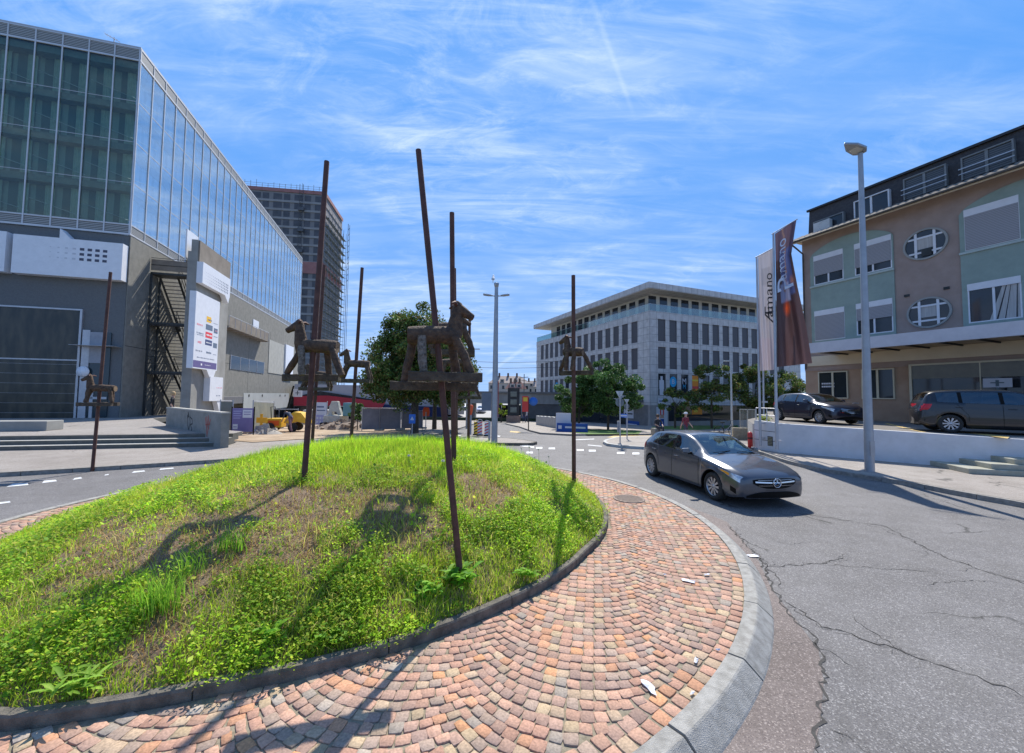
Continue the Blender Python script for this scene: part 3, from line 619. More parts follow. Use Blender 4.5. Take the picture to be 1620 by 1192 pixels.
def blades(name, n, hgt, wid, lean, cfn, dens, m, hn=None, upright=.0):
    x, y, z, a = sample(n, dens); n = len(x); az = rng.uniform(0, 2*np.pi, n); fa = rng.uniform(0, 2*np.pi, n)
    h = hgt*rng.uniform(.45, 1.25, n)*(hn(x, y) if hn else 1); w = wid*rng.uniform(.6, 1.4, n); ln = lean*rng.uniform(.1, 1.3, n)*h
    ux, uy = np.cos(fa), np.sin(fa); dx, dy = np.cos(az)*ln, np.sin(az)*ln; P = []
    for t, ww in ((0, 1), (.5, .85), (1, .06)):
        b = t*t
        for s in (-.5, .5): P.append(np.stack([x+dx*b+ux*w*ww*s, y+dy*b+uy*w*ww*s, z-.01+h*t*(1-.12*lean*b)], -1))
    V = np.stack(P, 1).reshape(-1, 3); i = np.arange(n)[:, None]*6; F = np.concatenate([i+np.array([[0, 1, 3, 2]]), i+np.array([[2, 3, 5, 4]])], 0)
    C = np.repeat(cfn(x, y, n), 6, 0); o = npmesh(name, V, F, m, C); return tag(o, kind='stuff')
def leaves(name, n, size, cfn, dens, m, hgt, asp=.55, hn=None, amax=1.0):
    x, y, z, a = sample(n, dens, amax); n = len(x); h = rng.uniform(.0, 1, n)**.8*hgt*(hn(x, y) if hn else 1); s = size*rng.uniform(.4, 1.0, n)**1.0*(1+.8*(rng.random(n)<.1))*1.3
    az = rng.uniform(0, 2*np.pi, n); el = rng.uniform(-.2, 1.0, n); d = np.stack([np.cos(az)*np.cos(el), np.sin(az)*np.cos(el), np.sin(el)], -1)
    sd = np.stack([-np.sin(az), np.cos(az), rng.uniform(-.5, .5, n)], -1); c = np.stack([x, y, z+h], -1); L = s[:, None]
    V = np.stack([c, c+d*L*.5+sd*L*asp*.5, c+d*L, c+d*L*.5-sd*L*asp*.5], 1).reshape(-1, 3); F = np.arange(n*4).reshape(-1, 4)
    o = npmesh(name, V, F, m, np.repeat(cfn(x, y, n), 4, 0)); return tag(o, kind='stuff')
gm = attr_mat('grass_blade', .55, .55, spec=.2)
def mixc(pal_, var=.25):
    P = np.array(pal_)
    def f(x, y, n):
        k = rng.integers(0, len(P), n); t = vnoise(x, y, 1.3, 9)[:, None]; return np.clip(P[k]*(1+rng.uniform(-var, var, (n, 1)))*(.88+.5*t)*np.array((1.12, 1.03, 1)), 0, .92)
    return f
green = mixc([(.30, .50, .03), (.38, .56, .035), (.42, .56, .05), (.22, .42, .03), (.52, .56, .09)])
fresh = mixc([(.34, .62, .03), (.42, .66, .04), (.28, .54, .03), (.50, .66, .07)])
leafg = mixc([(.20, .42, .035), (.28, .50, .04), (.36, .54, .05), (.15, .34, .03), (.46, .52, .07)])
straw = mixc([(.46, .36, .14), (.34, .24, .10), (.52, .44, .18), (.28, .17, .08)])
topzone = lambda x, y: np.clip((np.hypot(x-MC.x, y-(MC.y+2.2))-4.2)*-.7, 0, 1)
tall = lambda x, y: .6+.95*topzone(x, y)+.35*vnoise(x, y, .9, 21)
blades('grass', 140000, .10, .007, .55, green, lambda x, y, a: (1-.93*dry(x, y)), gm, tall)
blades('tall_grass', 45000, .15, .007, .4, fresh, lambda x, y, a: np.clip(topzone(x, y)+.15, 0, 1)*(1-.6*dry(x, y)), gm, tall)
blades('long_grass', 30000, .17, .006, .75, mixc([(.34, .50, .05), (.48, .54, .12), (.55, .50, .20), (.26, .44, .04)]), lambda x, y, a: np.clip((vnoise(x, y, 1.4, 61)-.4)*4, 0, 1)*(1-.7*dry(x, y)), gm)
blades('dry_grass', 55000, .08, .0055, 1.1, straw, lambda x, y, a: .22+.78*dry(x, y), gm)
clump = lambda x, y: np.clip((vnoise(x, y, 1.9, 31)*.6+vnoise(x, y, 4.3, 33)*.4-.36)*4.5, 0, 1)
leaves('clover', 165000, .027, leafg, lambda x, y, a: clump(x, y)*(1-.95*dry(x, y))*(1-.55*topzone(x, y)), gm, .085, .8, lambda x, y: .35+1.2*clump(x, y))
leaves('ground_ivy', 85000, .031, fresh, lambda x, y, a: np.clip((vnoise(x, y, 2.8, 41)-.52)*5, 0, 1)*(1-.6*dry(x, y))*(.35+.65*(a > .72)), gm, .11, .5, lambda x, y: .5+vnoise(x, y, 2.8, 41), 1.025)
leaves('dead_leaves', 26000, .022, straw, lambda x, y, a: .1+.9*dry(x, y), gm, .02, .5)
# bigger weeds that can be told apart
def weed(p, n, L, w, cols, up, label, name='broadleaf_weed', cat='weed'):
    V, F, C = [], [], []
    for i in range(n):
        az = random.uniform(0, 6.28); u = up*random.uniform(.5, 1.2); l = L*random.uniform(.25, .8); c = np.array(random.choice(cols))*random.uniform(.65, 1.1); k = 6; o = len(V); h0 = random.uniform(0, L*.55); ox, oy = random.gauss(0, L*.28), random.gauss(0, L*.28)
        for j in range(k+1):
            t = j/k; r = l*t*math.cos(u*(1-.5*t)); zz_ = h0+l*(t*math.sin(u)-.55*t*t*math.sin(u)); ww = w*(math.sin(math.pi*min(t*.92+.06, 1))**.7)*random.uniform(.75, 1.2)
            for s in (-1, 0, 1): V.append((ox+r*math.cos(az)-s*ww*math.sin(az), oy+r*math.sin(az)+s*ww*math.cos(az), zz_+abs(s)*w*.35)); C.append(c*(1.15 if s == 0 else 1))
        for j in range(k):
            for s in (0, 1): a = o+j*3+s; F.append((a, a+1, a+4, a+3))
    o = npmesh(name, np.array(V), np.array(F), gm, np.array(C)); o.location = p; tag(o, label, cat, 'larger weeds on the mound'); return o
gl = [(.18, .44, .04), (.26, .52, .05), (.32, .56, .06)]
def wp(px, py):
    p = on_mound(px, py) or flat(px, py, .22); return (p.x, p.y, p.z)
weed(wp(722, 925), 90, .24, .024, gl, .9, 'large broad-leaved weed round the foot of the nearest pole')
weed(wp(676, 945), 60, .2, .02, gl, .9, 'broad-leaved weed on the grass just left of the nearest pole foot')
weed(wp(125, 1098), 60, .22, .016, [(.32, .55, .07), (.40, .6, .09)], .7, 'pale leafy weed hanging over the edging at the lower left')
weed(wp(520, 1015), 26, .15, .03, gl, .8, 'low broad-leaved weed above the edging, left of the nearest pole')
weed(wp(430, 1010), 26, .15, .025, gl, .8, 'low weed above the edging near the middle of the mound front')
weed(wp(830, 915), 26, .17, .025, gl, .8, 'broad-leaved weed over the edging right of the nearest pole')
def tuft(px, py, n, h, label):
    p = on_mound(px, py) or on_mound(px, py+12) or on_mound(px-20, py+30); V, F, C = [], [], []
    for i in range(n):
        x, y = random.gauss(0, .09), random.gauss(0, .07); az = random.uniform(0, 6.28); l = h*random.uniform(.5, 1.1); o = len(V); c = np.array(random.choice([(.24, .48, .04), (.32, .54, .06), (.18, .38, .04)]))
        for j in range(5):
            t = j/4; w = .004*(1-t)+.0006; r = .35*l*t*t
            for s in (-1, 1): V.append((x+r*math.cos(az)+s*w*math.sin(az), y+r*math.sin(az)-s*w*math.cos(az), l*t*(1-.15*t))); C.append(c)
        for j in range(4): a = o+2*j; F.append((a, a+1, a+3, a+2))
    o = npmesh('grass_tuft', np.array(V), np.array(F), gm, np.array(C)); o.location = p; tag(o, label, 'grass tuft', 'tall grass tufts on the mound')
tuft(255, 965, 170, .42, 'tall tuft of long dark grass at the lower left of the mound'); tuft(365, 870, 90, .3, 'tuft of long grass in the shade patch at the middle left'); tuft(300, 905, 70, .26, 'smaller grass tuft between the two tall tufts')
tuft(700, 760, 70, .3, 'grass tuft behind the nearest pole'); tuft(780, 730, 60, .25, 'grass tuft near the crest right of the poles')
# white seed heads standing at the right shoulder
for i, (px, py) in enumerate([(837, 713), (852, 717), (825, 716), (846, 733), (868, 728), (700, 742), (646, 734)]):
    p = on_mound(px, py+12) or at(px, py+12, 9); mb = MB(); mb.tube([(0, 0, 0), (.01, 0, .12), (.0, .01, .24)], .003, 5)
    for k in range(26):
        a = random.uniform(0, 6.28); e = random.uniform(-.4, 1.5); mb.tube([(0, .01, .24), (.03*math.cos(a)*math.cos(e), .01+.03*math.sin(a)*math.cos(e), .24+.03*math.sin(e))], [.002, .004], 3, 1)
    o = mb.build('seed_head', [mat('stem_green', (.1, .2, .04)), mat('seed_white', (.6, .6, .55))], fixn=False); o.location = p
    tag(o, 'white fluffy seed head on a thin stem on the grass mound', 'flower', 'white seed heads in the grass')
# ================================================================= GLASS OFFICE BUILDING (left)
_c = at(207, 340, 26); B1 = Frame(_c, 15); BZ = .3
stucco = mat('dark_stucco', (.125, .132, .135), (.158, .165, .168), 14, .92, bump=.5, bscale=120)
conc = mat('board_concrete', (.25, .245, .225), (.33, .325, .30), .8, .88, bump=.25, bscale=30)
whitep = mat('white_panel', (.72, .73, .76), (.78, .79, .82), 3, .45)
alum = mat('aluminium', (.42, .42, .44), (.5, .5, .52), 4, .4, .5)
louv = stripe_mat('louvre', (.40, .40, .38), (.10, .10, .10), .11, 'Z', .5, .45)
darkin = mat('dark_interior', (.018, .02, .02), (.04, .045, .045), 2, .7)
gfront = glass_mat('shaded_coated_glass', (.84, .93, .87), .03, .92, .02, 1.22)
gside = glass_mat('skylit_coated_glass', (.90, .98, 1.0), .38, 1.0, .03, 1.6)  # same glass as the front; tint and reflection set apart for shaded and sky-lit sides
gl_root = empty('glass_office_building', (B1.o.x, B1.o.y, BZ), B1.a, 'long office block with blue glass double facade over grey concrete base', 'building')
LX, LY, ZT, ZG = 15.4, 43.5, 26.1-BZ, 13.6-BZ; ZL = 12.85-BZ; ZP = 25.05-BZ
def part(mb, name, m, root, **k): return mb.build(name, m, root, **k)
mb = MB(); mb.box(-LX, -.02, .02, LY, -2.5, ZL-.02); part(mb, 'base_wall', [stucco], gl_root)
mb = MB(); mb.box(-LX+1, -.9, .76, LY-.5, ZL, ZT-.6); part(mb, 'inner_wall', stripe_mat('sky_toned_bays', (.08, .26, .46), (.28, .54, .80), .725, 'Y', .5, .4), gl_root)  # blue of the reflected sky is painted into these bay stripes
mb = MB(); mb.box(-LX+1, -.9, .72, .75, ZL, ZT-.6); part(mb, 'front_inner_wall', stripe_mat('front_bays', (.09, .11, .10), (.24, .275, .255), 1.4, 'X', .5, .35), gl_root)
for k in range(1, 4+1):
    z = ZG+(ZP-ZG)*k/4-.15 if k < 4 else ZP-.05
    mb = MB(); mb.box(-LX, -.12, .12, LY-.1, z-.42, z+.02); part(mb, 'floor_slab', mat('slab_edge', (.12, .15, .15), (.18, .21, .21), 3, .7), gl_root)
mb = MB(); mb.box(-LX, .02, -.02, LY, ZT-.12, ZT); part(mb, 'roof', mat('roof_metal', (.40, .40, .42), (.46, .46, .48), 3, .5), gl_root)
for (z0, z1, nm) in ((ZL, ZG, 'lower'), (ZP, ZT-.13, 'upper')):
    mb = MB(); mb.box(-LX, -.03, -.03, .05, z0+.12, z1-.08); mb.box(-.05, .03, .06, LY, z0+.12, z1-.08); part(mb, 'louvre_band', louv, gl_root)
    mb = MB(); mb.box(-LX, .08, -.08, .0, z0, z0+.12); mb.box(-.02, .08, .0, LY, z0, z0+.12); mb.box(-LX, .06, -.06, .0, z1-.08, z1); mb.box(-.02, .06, .0, LY, z1-.08, z1); part(mb, 'louvre_frame', mat('pale_alu', (.52, .53, .54), (.6, .6, .62), 2, .45, .2), gl_root)
for i in range(11):
    x1 = -.02-i*1.4; mb = MB(); mb.box(x1-1.38, x1-.02, -.02, -.005, ZG, ZP); part(mb, 'glass_panel', gfront, gl_root)
for i in range(30):
    y0 = .02+i*1.45; mb = MB(); mb.box(.005, .02, y0+.02, y0+1.43, ZG, ZP); part(mb, 'glass_panel', gside, gl_root)
mb = MB()
for i in range(12): mb.box(-i*1.4-.035, -i*1.4+.035, -.075, -.03, ZL+.12, ZT-.13)
for i in range(31): mb.box(.03, .065, i*1.45-.03, i*1.45+.03, ZL+.12, ZT-.13)
for k in range(1, 4): z = ZG+(ZP-ZG)*k/4; mb.box(.021, .032, .05, LY, z-.02, z+.02); mb.box(-LX, -.05, -.033, -.021, z-.015, z+.015)
part(mb, 'facade_mullions', MT['pale_alu'], gl_root)
mb = MB()   # diagonal wind braces and grille walkway rods behind the glass
for k in range(4):
    z = ZG+(ZP-ZG)*k/4
    for i in range(0, 30, 2): mb.tube([(-.3, i*1.45, z+.3), (-.3, (i+2)*1.45, z+1.1)], .04, 5)
    for i in range(0, 11, 2): mb.tube([(-i*1.4, .3, z+.3), (-(i+2)*1.4, .3, z+1.2)], .025, 5)
part(mb, 'wind_brace', alum, gl_root)
for i in range(12):
    mb = MB()
    for k in range(4):
        z = ZG+(ZP-ZG)*k/4+.1
        mb.grid(lambda u, v: (-1.0-i*1.35+.5*u, .62+.03*math.sin(40*u), z+2.4*v), 10, 1)
    if i < 11: part(mb, 'curtain', mat('pale_curtain', (.26, .33, .30), (.36, .42, .38), 3, .8), gl_root, fixn=False)
# antenna on the roof
xa, za = B1.F(181, 58, 1.5); mb = MB(); mb.tube([(0, 0, -.3), (0, 0, 1.25)], .03, 6); mb.tube([(-.55, 0, 1.4), (.35, 0, 1.0)], .02, 5)
for k in range(5): x = -.5+.18*k; mb.tube([(x, -.2, 1.38-.08*k), (x, .2, 1.38-.08*k)], .012, 4)
P_ = B1.o+B1.x*xa+B1.y*1.5; single(mb, 'roof_antenna', alum, (P_.x, P_.y, 26.3), R_(15), 'small aerial standing on the roof of the glass building', 'antenna')
# shaded front: tall dark gate, door, sign boards
def fbox(mb, px0, py0, px1, py1, y0, y1, mi=0, fr=B1, dz=BZ):
    """box on a front face spanning two sight lines, y0..y1 deep"""
    x0, z1 = fr.F(px0, py0, y0); x1, z0 = fr.F(px1, py1, y0); mb.box(x0, x1, y0, y1, z0-dz, z1-dz, mi); return x0, x1, z0-dz, z1-dz
gate_m, nt_, b_, N_, L_ = nodes('dark_gate'); b_.inputs['Roughness'].default_value = .22; b_.inputs['Base Color'].default_value = (.028, .03, .028, 1)
tc_ = N_.new('ShaderNodeTexCoord'); mp_ = N_.new('ShaderNodeMapping'); mp_.inputs['Scale'].default_value = (1.2, 1, .35); n_ = N_.new('ShaderNodeTexNoise'); n_.inputs['Scale'].default_value = 2; n_.inputs['Detail'].default_value = 6
cr_ = N_.new('ShaderNodeValToRGB'); cr_.color_ramp.elements[0].position = .4; cr_.color_ramp.elements[1].position = .75; cr_.color_ramp.elements[0].color = (.018, .022, .02, 1); cr_.color_ramp.elements[1].color = (.075, .065, .045, 1)
L_.new(tc_.outputs['Object'], mp_.inputs[0]); L_.new(mp_.outputs[0], n_.inputs['Vector']); L_.new(n_.outputs['Fac'], cr_.inputs[0]); L_.new(cr_.outputs[0], b_.inputs['Base Color'])
x1g, zt = B1.F(128, 492, -.06); zb = 0
g_ = MB(); g_.box(-LX, x1g, -.06, .01, zb, zt-BZ); go = part(g_, 'gate', gate_m, gl_root)
mb = MB(); mb.box(x1g, x1g+.12, -.12, .01, zb, zt-BZ+.1); mb.box(-LX, x1g, -.12, .0, zt-BZ, zt-BZ+.1); mb.box(-LX, x1g, -.10, -.061, 4.25-BZ, 4.33-BZ)
for k in range(6): mb.box(-LX, x1g, -.072, -.061, .6+k*.62, .61+k*.62)
part(mb, 'gate_frame', alum, go)
mb = MB(); x0, x1, z0, z1 = fbox(mb, 133, 525, 168, 660, -.07, .0); dr = part(mb, 'door', [mat('door_glass', (.03, .05, .06), rough=.1)], gl_root)
mb = MB(); fbox(mb, 131, 522, 134, 662, -.13, -.07); fbox(mb, 142, 620, 144.5, 662, -.13, -.07); fbox(mb, 134, 628, 168, 632, -.13, -.07); fbox(mb, 108, 545, 178, 548, -.8, -.0); part(mb, 'door_frame', alum, dr)
mb = MB(); fbox(mb, 136, 525, 163, 575, -.12, -.08); part(mb, 'notice', mat('grey_notice', (.26, .27, .3), (.32, .33, .36), 3, .6), dr)
mb = MB(); x, z = B1.F(131, 588, -.2); mb.lathe([(0, -.02), (.34, -.02), (.34, .02), (0, .02)], 24, 0, Matrix.Translation((x, -.2, z-BZ)) @ Matrix.Rotation(R_(90), 4, 'X')); part(mb, 'round_sign', whitep, gl_root)
sign = MB(); xa0, xa1, za0, za1 = (*B1.F(18, 433, -.55), *B1.F(194, 445, -.55))
X0 = B1.F(19, 400, -.55)[0]; X1 = B1.F(193, 415, -.55)[0]; Z1 = B1.F(22, 370, -.55)[1]-BZ; Z0 = B1.F(16, 431, -.55)[1]-BZ
sign.box(X0, X1, -.55, -.02, Z0, Z1); xt = B1.F(95, 362, -.55)[0]; xt2 = B1.F(112, 377, -.55)[0]
sign.xz([(xt, Z1), (xt2, Z1), (xt, Z1+.62)], -.55, -.02)
so = part(sign, 'sign_board', whitep, gl_root)
mb = MB(); ds = mat('sign_ink', (.06, .065, .10), rough=.5); ds2 = mat('sign_faint', (.55, .56, .6), rough=.5)
for r in range(3):
    for c in range(8):
        x, z = X1-.95-(7-c)*.41*.98+.02, Z1-.62-r*.33; s = (.115, .085) if c > 3 else (.035+.018*c, .02+.012*c)
        mb.box(x-s[0], x+s[0], -.556, -.551, z-s[1], z+s[1], 0 if c > 3 else 1)
part(mb, 'dot_pattern', [ds, ds2], so)
mb = MB(); xe = B1.F(8, 400, -.55)[0]; mb.box(xe-4, xe, -.55, -.02, Z0+.02, Z1+.1); part(mb, 'sign_board', whitep, gl_root)
# sunlit side wall: panel joints, window strip, balcony with slanting struts, canopy
def sbox(mb, px0, py0, px1, py1, x0, x1, mi=0, fr=B1, dz=BZ):
    ya, za = fr.S(px0, py0, x1); yb, zb_ = fr.S(px1, py1, x1); mb.box(x0, x1, ya, yb, min(za, zb_)-dz, max(za, zb_)-dz, mi); return ya, yb, min(za, zb_)-dz, max(za, zb_)-dz
SY = lambda px, py, x=0.0: B1.S(px, py, x)
yA = SY(366, 560)[0]; yB = SY(470, 560)[0]; zc = SY(424, 540)[1]-BZ
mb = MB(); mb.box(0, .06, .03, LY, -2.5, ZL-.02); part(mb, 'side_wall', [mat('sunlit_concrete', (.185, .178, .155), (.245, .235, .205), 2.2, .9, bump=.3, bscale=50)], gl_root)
mb = MB(); mb.box(.062, .12, SY(424, 560)[0], SY(452, 560)[0], SY(424, 590)[1]-BZ, SY(424, 537)[1]-BZ); part(mb, 'pale_panel', [mat('pale_concrete', (.36, .35, .31), (.43, .42, .37), 1.5, .85)], gl_root)
mb = MB()
for px in (391, 424, 452): y = SY(px, 600)[0]; mb.box(.061, .064, y-.03, y+.03, -2, ZL-2.2)
mb.box(.061, .064, .1, LY-.1, 5.05, 5.09); part(mb, 'wall_joint', darkin, gl_root)
y0, z1 = SY(365, 562, .1); y1, z0 = SY(417, 588, .1); ztop = z1-BZ; zbot = SY(365, 584, .1)[1]-BZ
nw = 4
for k in range(nw):
    a = y0+(y1-y0)*k/nw; b = y0+(y1-y0)*(k+1)/nw
    mb = MB(); mb.box(.062, .11, a+.0, b-.0, zbot, ztop); mb.box(.111, .14, a-.04, a+.06, zbot-.05, ztop+.05); mb.box(.111, .14, b-.06, b+.04, zbot-.05, ztop+.05); f_ = part(mb, 'window', alum, gl_root)
    mb = MB(); mb.box(.112, .12, a+.12, b-.12, zbot+.02, ztop-.02); part(mb, 'pane', mat('window_glass', (.02, .025, .03), (.03, .035, .045), .6, .05), f_)
yb0, zb1 = SY(361, 512, .9); yb1, _ = SY(424, 537, .9); zs = SY(361, 515, 1.0)[1]-BZ
mb = MB(); mb.box(.06, 1.0, yb0, yb1, zs-.12, zs); bal = part(mb, 'balcony', [mat('brown_concrete', (.19, .16, .13), (.25, .215, .175), 1.5, .9)], gl_root)
mb = MB(); n = 8
for k in range(n+1):
    y = yb0+(yb1-yb0)*k/n; mb.tube([(.97, y, zs), (.97, y, zs+1.05)], .022, 5); mb.tube([(.98, y, zs-.13), (.1, y, zs-.13)], .04, 5)
mb.tube([(.97, yb0, zs+1.05), (.97, yb1, zs+1.05)], .03, 6); mb.box(.955, .965, yb0, yb1, zs+.05, zs+.95, 1); part(mb, 'balustrade', [alum, MT['brown_concrete']], bal)
mb = MB(); sbox(mb, 401, 505, 409, 528, .06, .12); part(mb, 'door', whitep, gl_root)
yk0, zk = SY(352, 634, 1.2); yk1 = SY(424, 634, 1.2)[0]; zk -= BZ
mb = MB(); mb.box(.06, 1.4, yk0-3, yk1, zk-.35, zk+.35); part(mb, 'canopy', mat('grey_fascia', (.12, .12, .125), (.15, .15, .155), 2, .7), gl_root)
mb = MB(); sbox(mb, 340, 648, 399, 672, .06, .10); part(mb, 'opening', darkin, gl_root)
mb = MB(); ya, za = SY(386, 618, 1.45); yb_, zb_ = SY(456, 655, 1.45); mb.box(1.42, 1.45, ya, yb_, zk-1.3, zk+.75); part(mb, 'translucent_screen', [mat('milky_sheet', (.40, .42, .40), (.46, .48, .46), .8, .35)], gl_root)
mb = MB()
for px, py in ((394, 626), (415, 626), (443, 626), (451, 626)):
    y, z = SY(px, py, 1.46); mb.lathe([(0, 0), (.16, 0), (.16, .03), (0, .03)], 12, 0, Matrix.Translation((1.451, y, z-BZ)) @ Matrix.Rotation(R_(90), 4, 'Y'))
part(mb, 'porthole', darkin, gl_root)
mb = MB(); y = SY(401, 655, .1)[0]
for k in range(7): mb.box(.065, .1, y+k*1.5, y+k*1.5+1.3, .1-1.2, 1.5-1.2+.2)
part(mb, 'shop_windows', MT['window_glass'], gl_root)
mb = MB(); sbox(mb, 453, 545, 463, 600, .061, .3); part(mb, 'white_panel', whitep, gl_root)
# steps and plaza (part of the ground)
A_ = flat(262, 676, .5); D_ = G(346, 709, .118)
s0 = B1.loc(G(0, 712, .118)); s1 = B1.loc(G(345, 708, .118)); ys = (s0.y+s1.y)/2; xr = s1.x+.1
W_ = lambda x, y: (B1.o.x+B1.x.x*x+B1.y.x*y, B1.o.y+B1.x.y*x+B1.y.y*y)
mat('step_edge', (.33, .32, .28), (.42, .40, .36), 5, .8); mat('step_riser', (.10, .10, .085), (.14, .135, .12), 5, .9)
for k in range(3):
    o = sheet('plaza_steps', [W_(-34, ys+k*.42), W_(xr, ys+k*.42), (W_(xr, ys+k*.42+1.0)), XY(A_), W_(-34, ys+6)], .118+.15*(k+1), MT['step_edge'] if k < 2 else MT['plaza_slab'], .152, MT['step_riser'], zf=lambda x, y: 0, label='low concrete step up to the plaza')
pz = sheet('plaza', [W_(-34, ys+1.0), W_(xr, ys+1.0), XY(A_+Vector((.1, .1, 0))), W_(2.4, -1.0), W_(2.4, 12), W_(-34, 12)], .572, MT['plaza_slab'], .3, MT['step_riser'], zf=lambda x, y: 0, label='plaza paving in front of the glass building')
# parapet wall with graffiti
dv = (D_-A_); L2 = math.hypot(dv.x, dv.y)+.15; ang = math.atan2(dv.y, dv.x)
pr_ = empty('parapet_wall', (A_.x, A_.y, .1), ang, 'grey concrete parapet with black and red graffiti beside the plaza steps', 'wall')
mb = MB(); mb.box(0, L2, 0, .28, -.2, 1.38); part(mb, 'wall', [mat('parapet_concrete', (.20, .20, .18), (.28, .275, .25), 2, .9, bump=.3, bscale=50)], pr_)
mb = MB(); mb.box(-.02, L2+.02, -.02, .3, 1.381, 1.44); part(mb, 'coping', MT['step_edge'], pr_)
mb = MB(); sc_ = lambda x, z: (x, -.004, z)
def scrawl(mb, pts, w, mi):
    for a, b in zip(pts, pts[1:]):
        a, b = Vector((a[0], a[1])), Vector((b[0], b[1])); n = Vector((-(b-a).y, (b-a).x)).normalized()*w/2; e = (b-a).normalized()*w*.3
        mb.add([sc_(*(a-n-e)), sc_(*(b-n+e)), sc_(*(b+n+e)), sc_(*(a+n-e))], [(0, 1, 2, 3)], mi)
cx0 = L2*.50; pts = [(cx0-.4, 1.15), (cx0-.3, .7), (cx0-.1, .5), (cx0+.05, .85), (cx0-.05, 1.1), (cx0+.3, 1.0), (cx0+.38, .8), (cx0+.1, .75), (cx0+.35, .55), (cx0+.05, .35), (cx0-.2, .45)]
scrawl(mb, pts, .06, 0); scrawl(mb, [(cx0-.32, 1.28), (cx0-.2, 1.12), (cx0-.35, 1.05), (cx0-.32, 1.28)], .08, 0); scrawl(mb, [(cx0-.2, .4), (cx0-.2, .05)], .03, 0); scrawl(mb, [(cx0+.1, .4), (cx0+.12, .1)], .03, 0)
cx1 = L2*.80; scrawl(mb, [(cx1-.3, 1.15), (cx1-.1, .7), (cx1, .4), (cx1+.15, .8), (cx1+.35, 1.1)], .07, 1); scrawl(mb, [(cx1-.15, 1.2), (cx1-.02, .75), (cx1+.05, 1.25), (cx1+.2, .7)], .06, 1); scrawl(mb, [(cx1-.25, .85), (cx1+.3, .9)], .05, 1); scrawl(mb, [(cx1+.02, .4), (cx1+.03, .12)], .04, 1)
part(mb, 'graffiti', [mat('black_spray', (.03, .03, .03)), mat('red_spray', (.35, .09, .07))], pr_, fixn=False)
# low white planter block at the far left
p = flat(60, 682, .572); mb = MB(); mb.box(-8, 0, 0, .9, 0, .42); single(mb, 'planter_block', conc, (p.x+.35, p.y, .572), R_(15), 'low pale concrete block on the plaza before the dark gate', 'planter', bevel=.02)
# --- concrete fin with sign boards, fire stairs behind it
FX = 3.0; fy0 = B1.S(313, 400, FX+.0)[0]; fy1, fzt = B1.S(364, 415, FX); _, fz0 = B1.S(313, 381, FX)
fin = empty('sign_wall', (*W_(FX, fy0), BZ), R_(15), 'tall concrete fin wall carrying white sponsor boards beside the fire stairs', 'wall')
FH = (fz0+fzt)/2-BZ; FL = fy1-fy0
mb = MB(); mb.box(-.42, 0, 0, FL, -1.5, FH); mb.box(-.62, -.42, .0, 1.0, -1.5, FH-.9); part(mb, 'wall', [conc], fin)
mb = MB(); mb.box(.001, .10, .06, FL*.98, FH-1.9, FH-.02); part(mb, 'header_beam', MT['brown_concrete'], fin)
def fs(px, py, x=.0): y, z = B1.S(px, py, FX+x); return y-fy0, z-BZ
def board(name, p0, p1, th, x0, mi=whitep):
    (ya, za), (yb, zb__) = fs(*p0, x0+th), fs(*p1, x0+th); mb = MB(); mb.box(x0, x0+th, ya, yb, zb__, za, 0); return mb, ya, yb, zb__, za
teal = mat('pale_teal_edge', (.50, .60, .60), (.55, .65, .65), 3, .5)
mb, ya, yb, zb_, za = board('b', (322, 412), (364, 460), .4, .1); za = fs(330, 420, .5)[1]; zb_ = fs(324, 450, .5)[1]
mb = MB(); mb.box(.1, .5, ya, yb, zb_, za); mb.yz([(yb-.9, zb_), (yb-.05, zb_), (yb-.25, zb_-.55)], .1, .5); bo = part(mb, 'sign_board', whitep, fin)
mb = MB()
for r in range(4):
    for c in range(14):
        w = .012+.0035*c; h = .02+.004*c; y = ya+.5+(yb-ya-.7)*c/14; z = za-.65-(.22*r)-.1*(c/14)*0; mb.box(.502, .506, y-w*1.2, y+w*1.4, z-h, z+h, 0)
part(mb, 'dot_text', [mat('grey_ink', (.25, .27, .33))], bo)
ya, za = fs(313, 460, .5); yb = fs(349, 500, .5)[0]; zb_ = fs(311, 583, .5)[1]; za = fs(316, 462, .5)[1]
mb = MB(); mb.box(.02, .42, ya, yb, zb_, za); mb.yz([(ya+.55*(yb-ya), zb_), (ya+.95*(yb-ya), zb_), (ya+.80*(yb-ya), zb_-1.0)], .1, .42); bo = part(mb, 'sponsor_board', whitep, fin)
w, h = yb-ya, za-zb_
inks = [mat('logo_yellow', (.85, .50, .05)), mat('logo_red', (.75, .06, .08)), mat('logo_slate', (.12, .17, .25)), mat('logo_navy', (.05, .08, .2)), mat('logo_purple', (.12, .10, .26)), mat('logo_pink', (.75, .3, .35)), mat('logo_grey', (.3, .33, .4)), mat('logo_white', (.8, .8, .8))]
L = [(.46, .66, .27, .35, 0), (.44, .74, .38, .455, 2), (.80, .98, .40, .47, 2), (.44, .74, .485, .565, 1), (.44, .74, .59, .665, 3), (.80, .98, .61, .68, 2), (.0, 1.0, .895, .985, 4)]
mb = MB()
for u0, u1, v0, v1, c in L: mb.box(.421, .425, ya+u0*w*.96+.03, ya+u1*w*.96+.03, za-v1*h, za-v0*h, c)
def dashes(mb, u0, u1, v, n, hh, c, x=.427):
    for k in range(n):
        a = u0+(u1-u0)*k/n; b = a+(u1-u0)/n*random.uniform(.5, .85); g = random.uniform(.7, 1.2)*hh/2; mb.box(x-.004, x, ya+a*w, ya+b*w, za-(v+g)*h, za-(v-g)*h, c)
dashes(mb, .5, .68, .315, 4, .02, 2, .43); dashes(mb, .47, .7, .525, 5, .022, 7, .43); dashes(mb, .47, .7, .63, 6, .015, 7, .43); dashes(mb, .84, .95, .435, 3, .015, 5, .43)
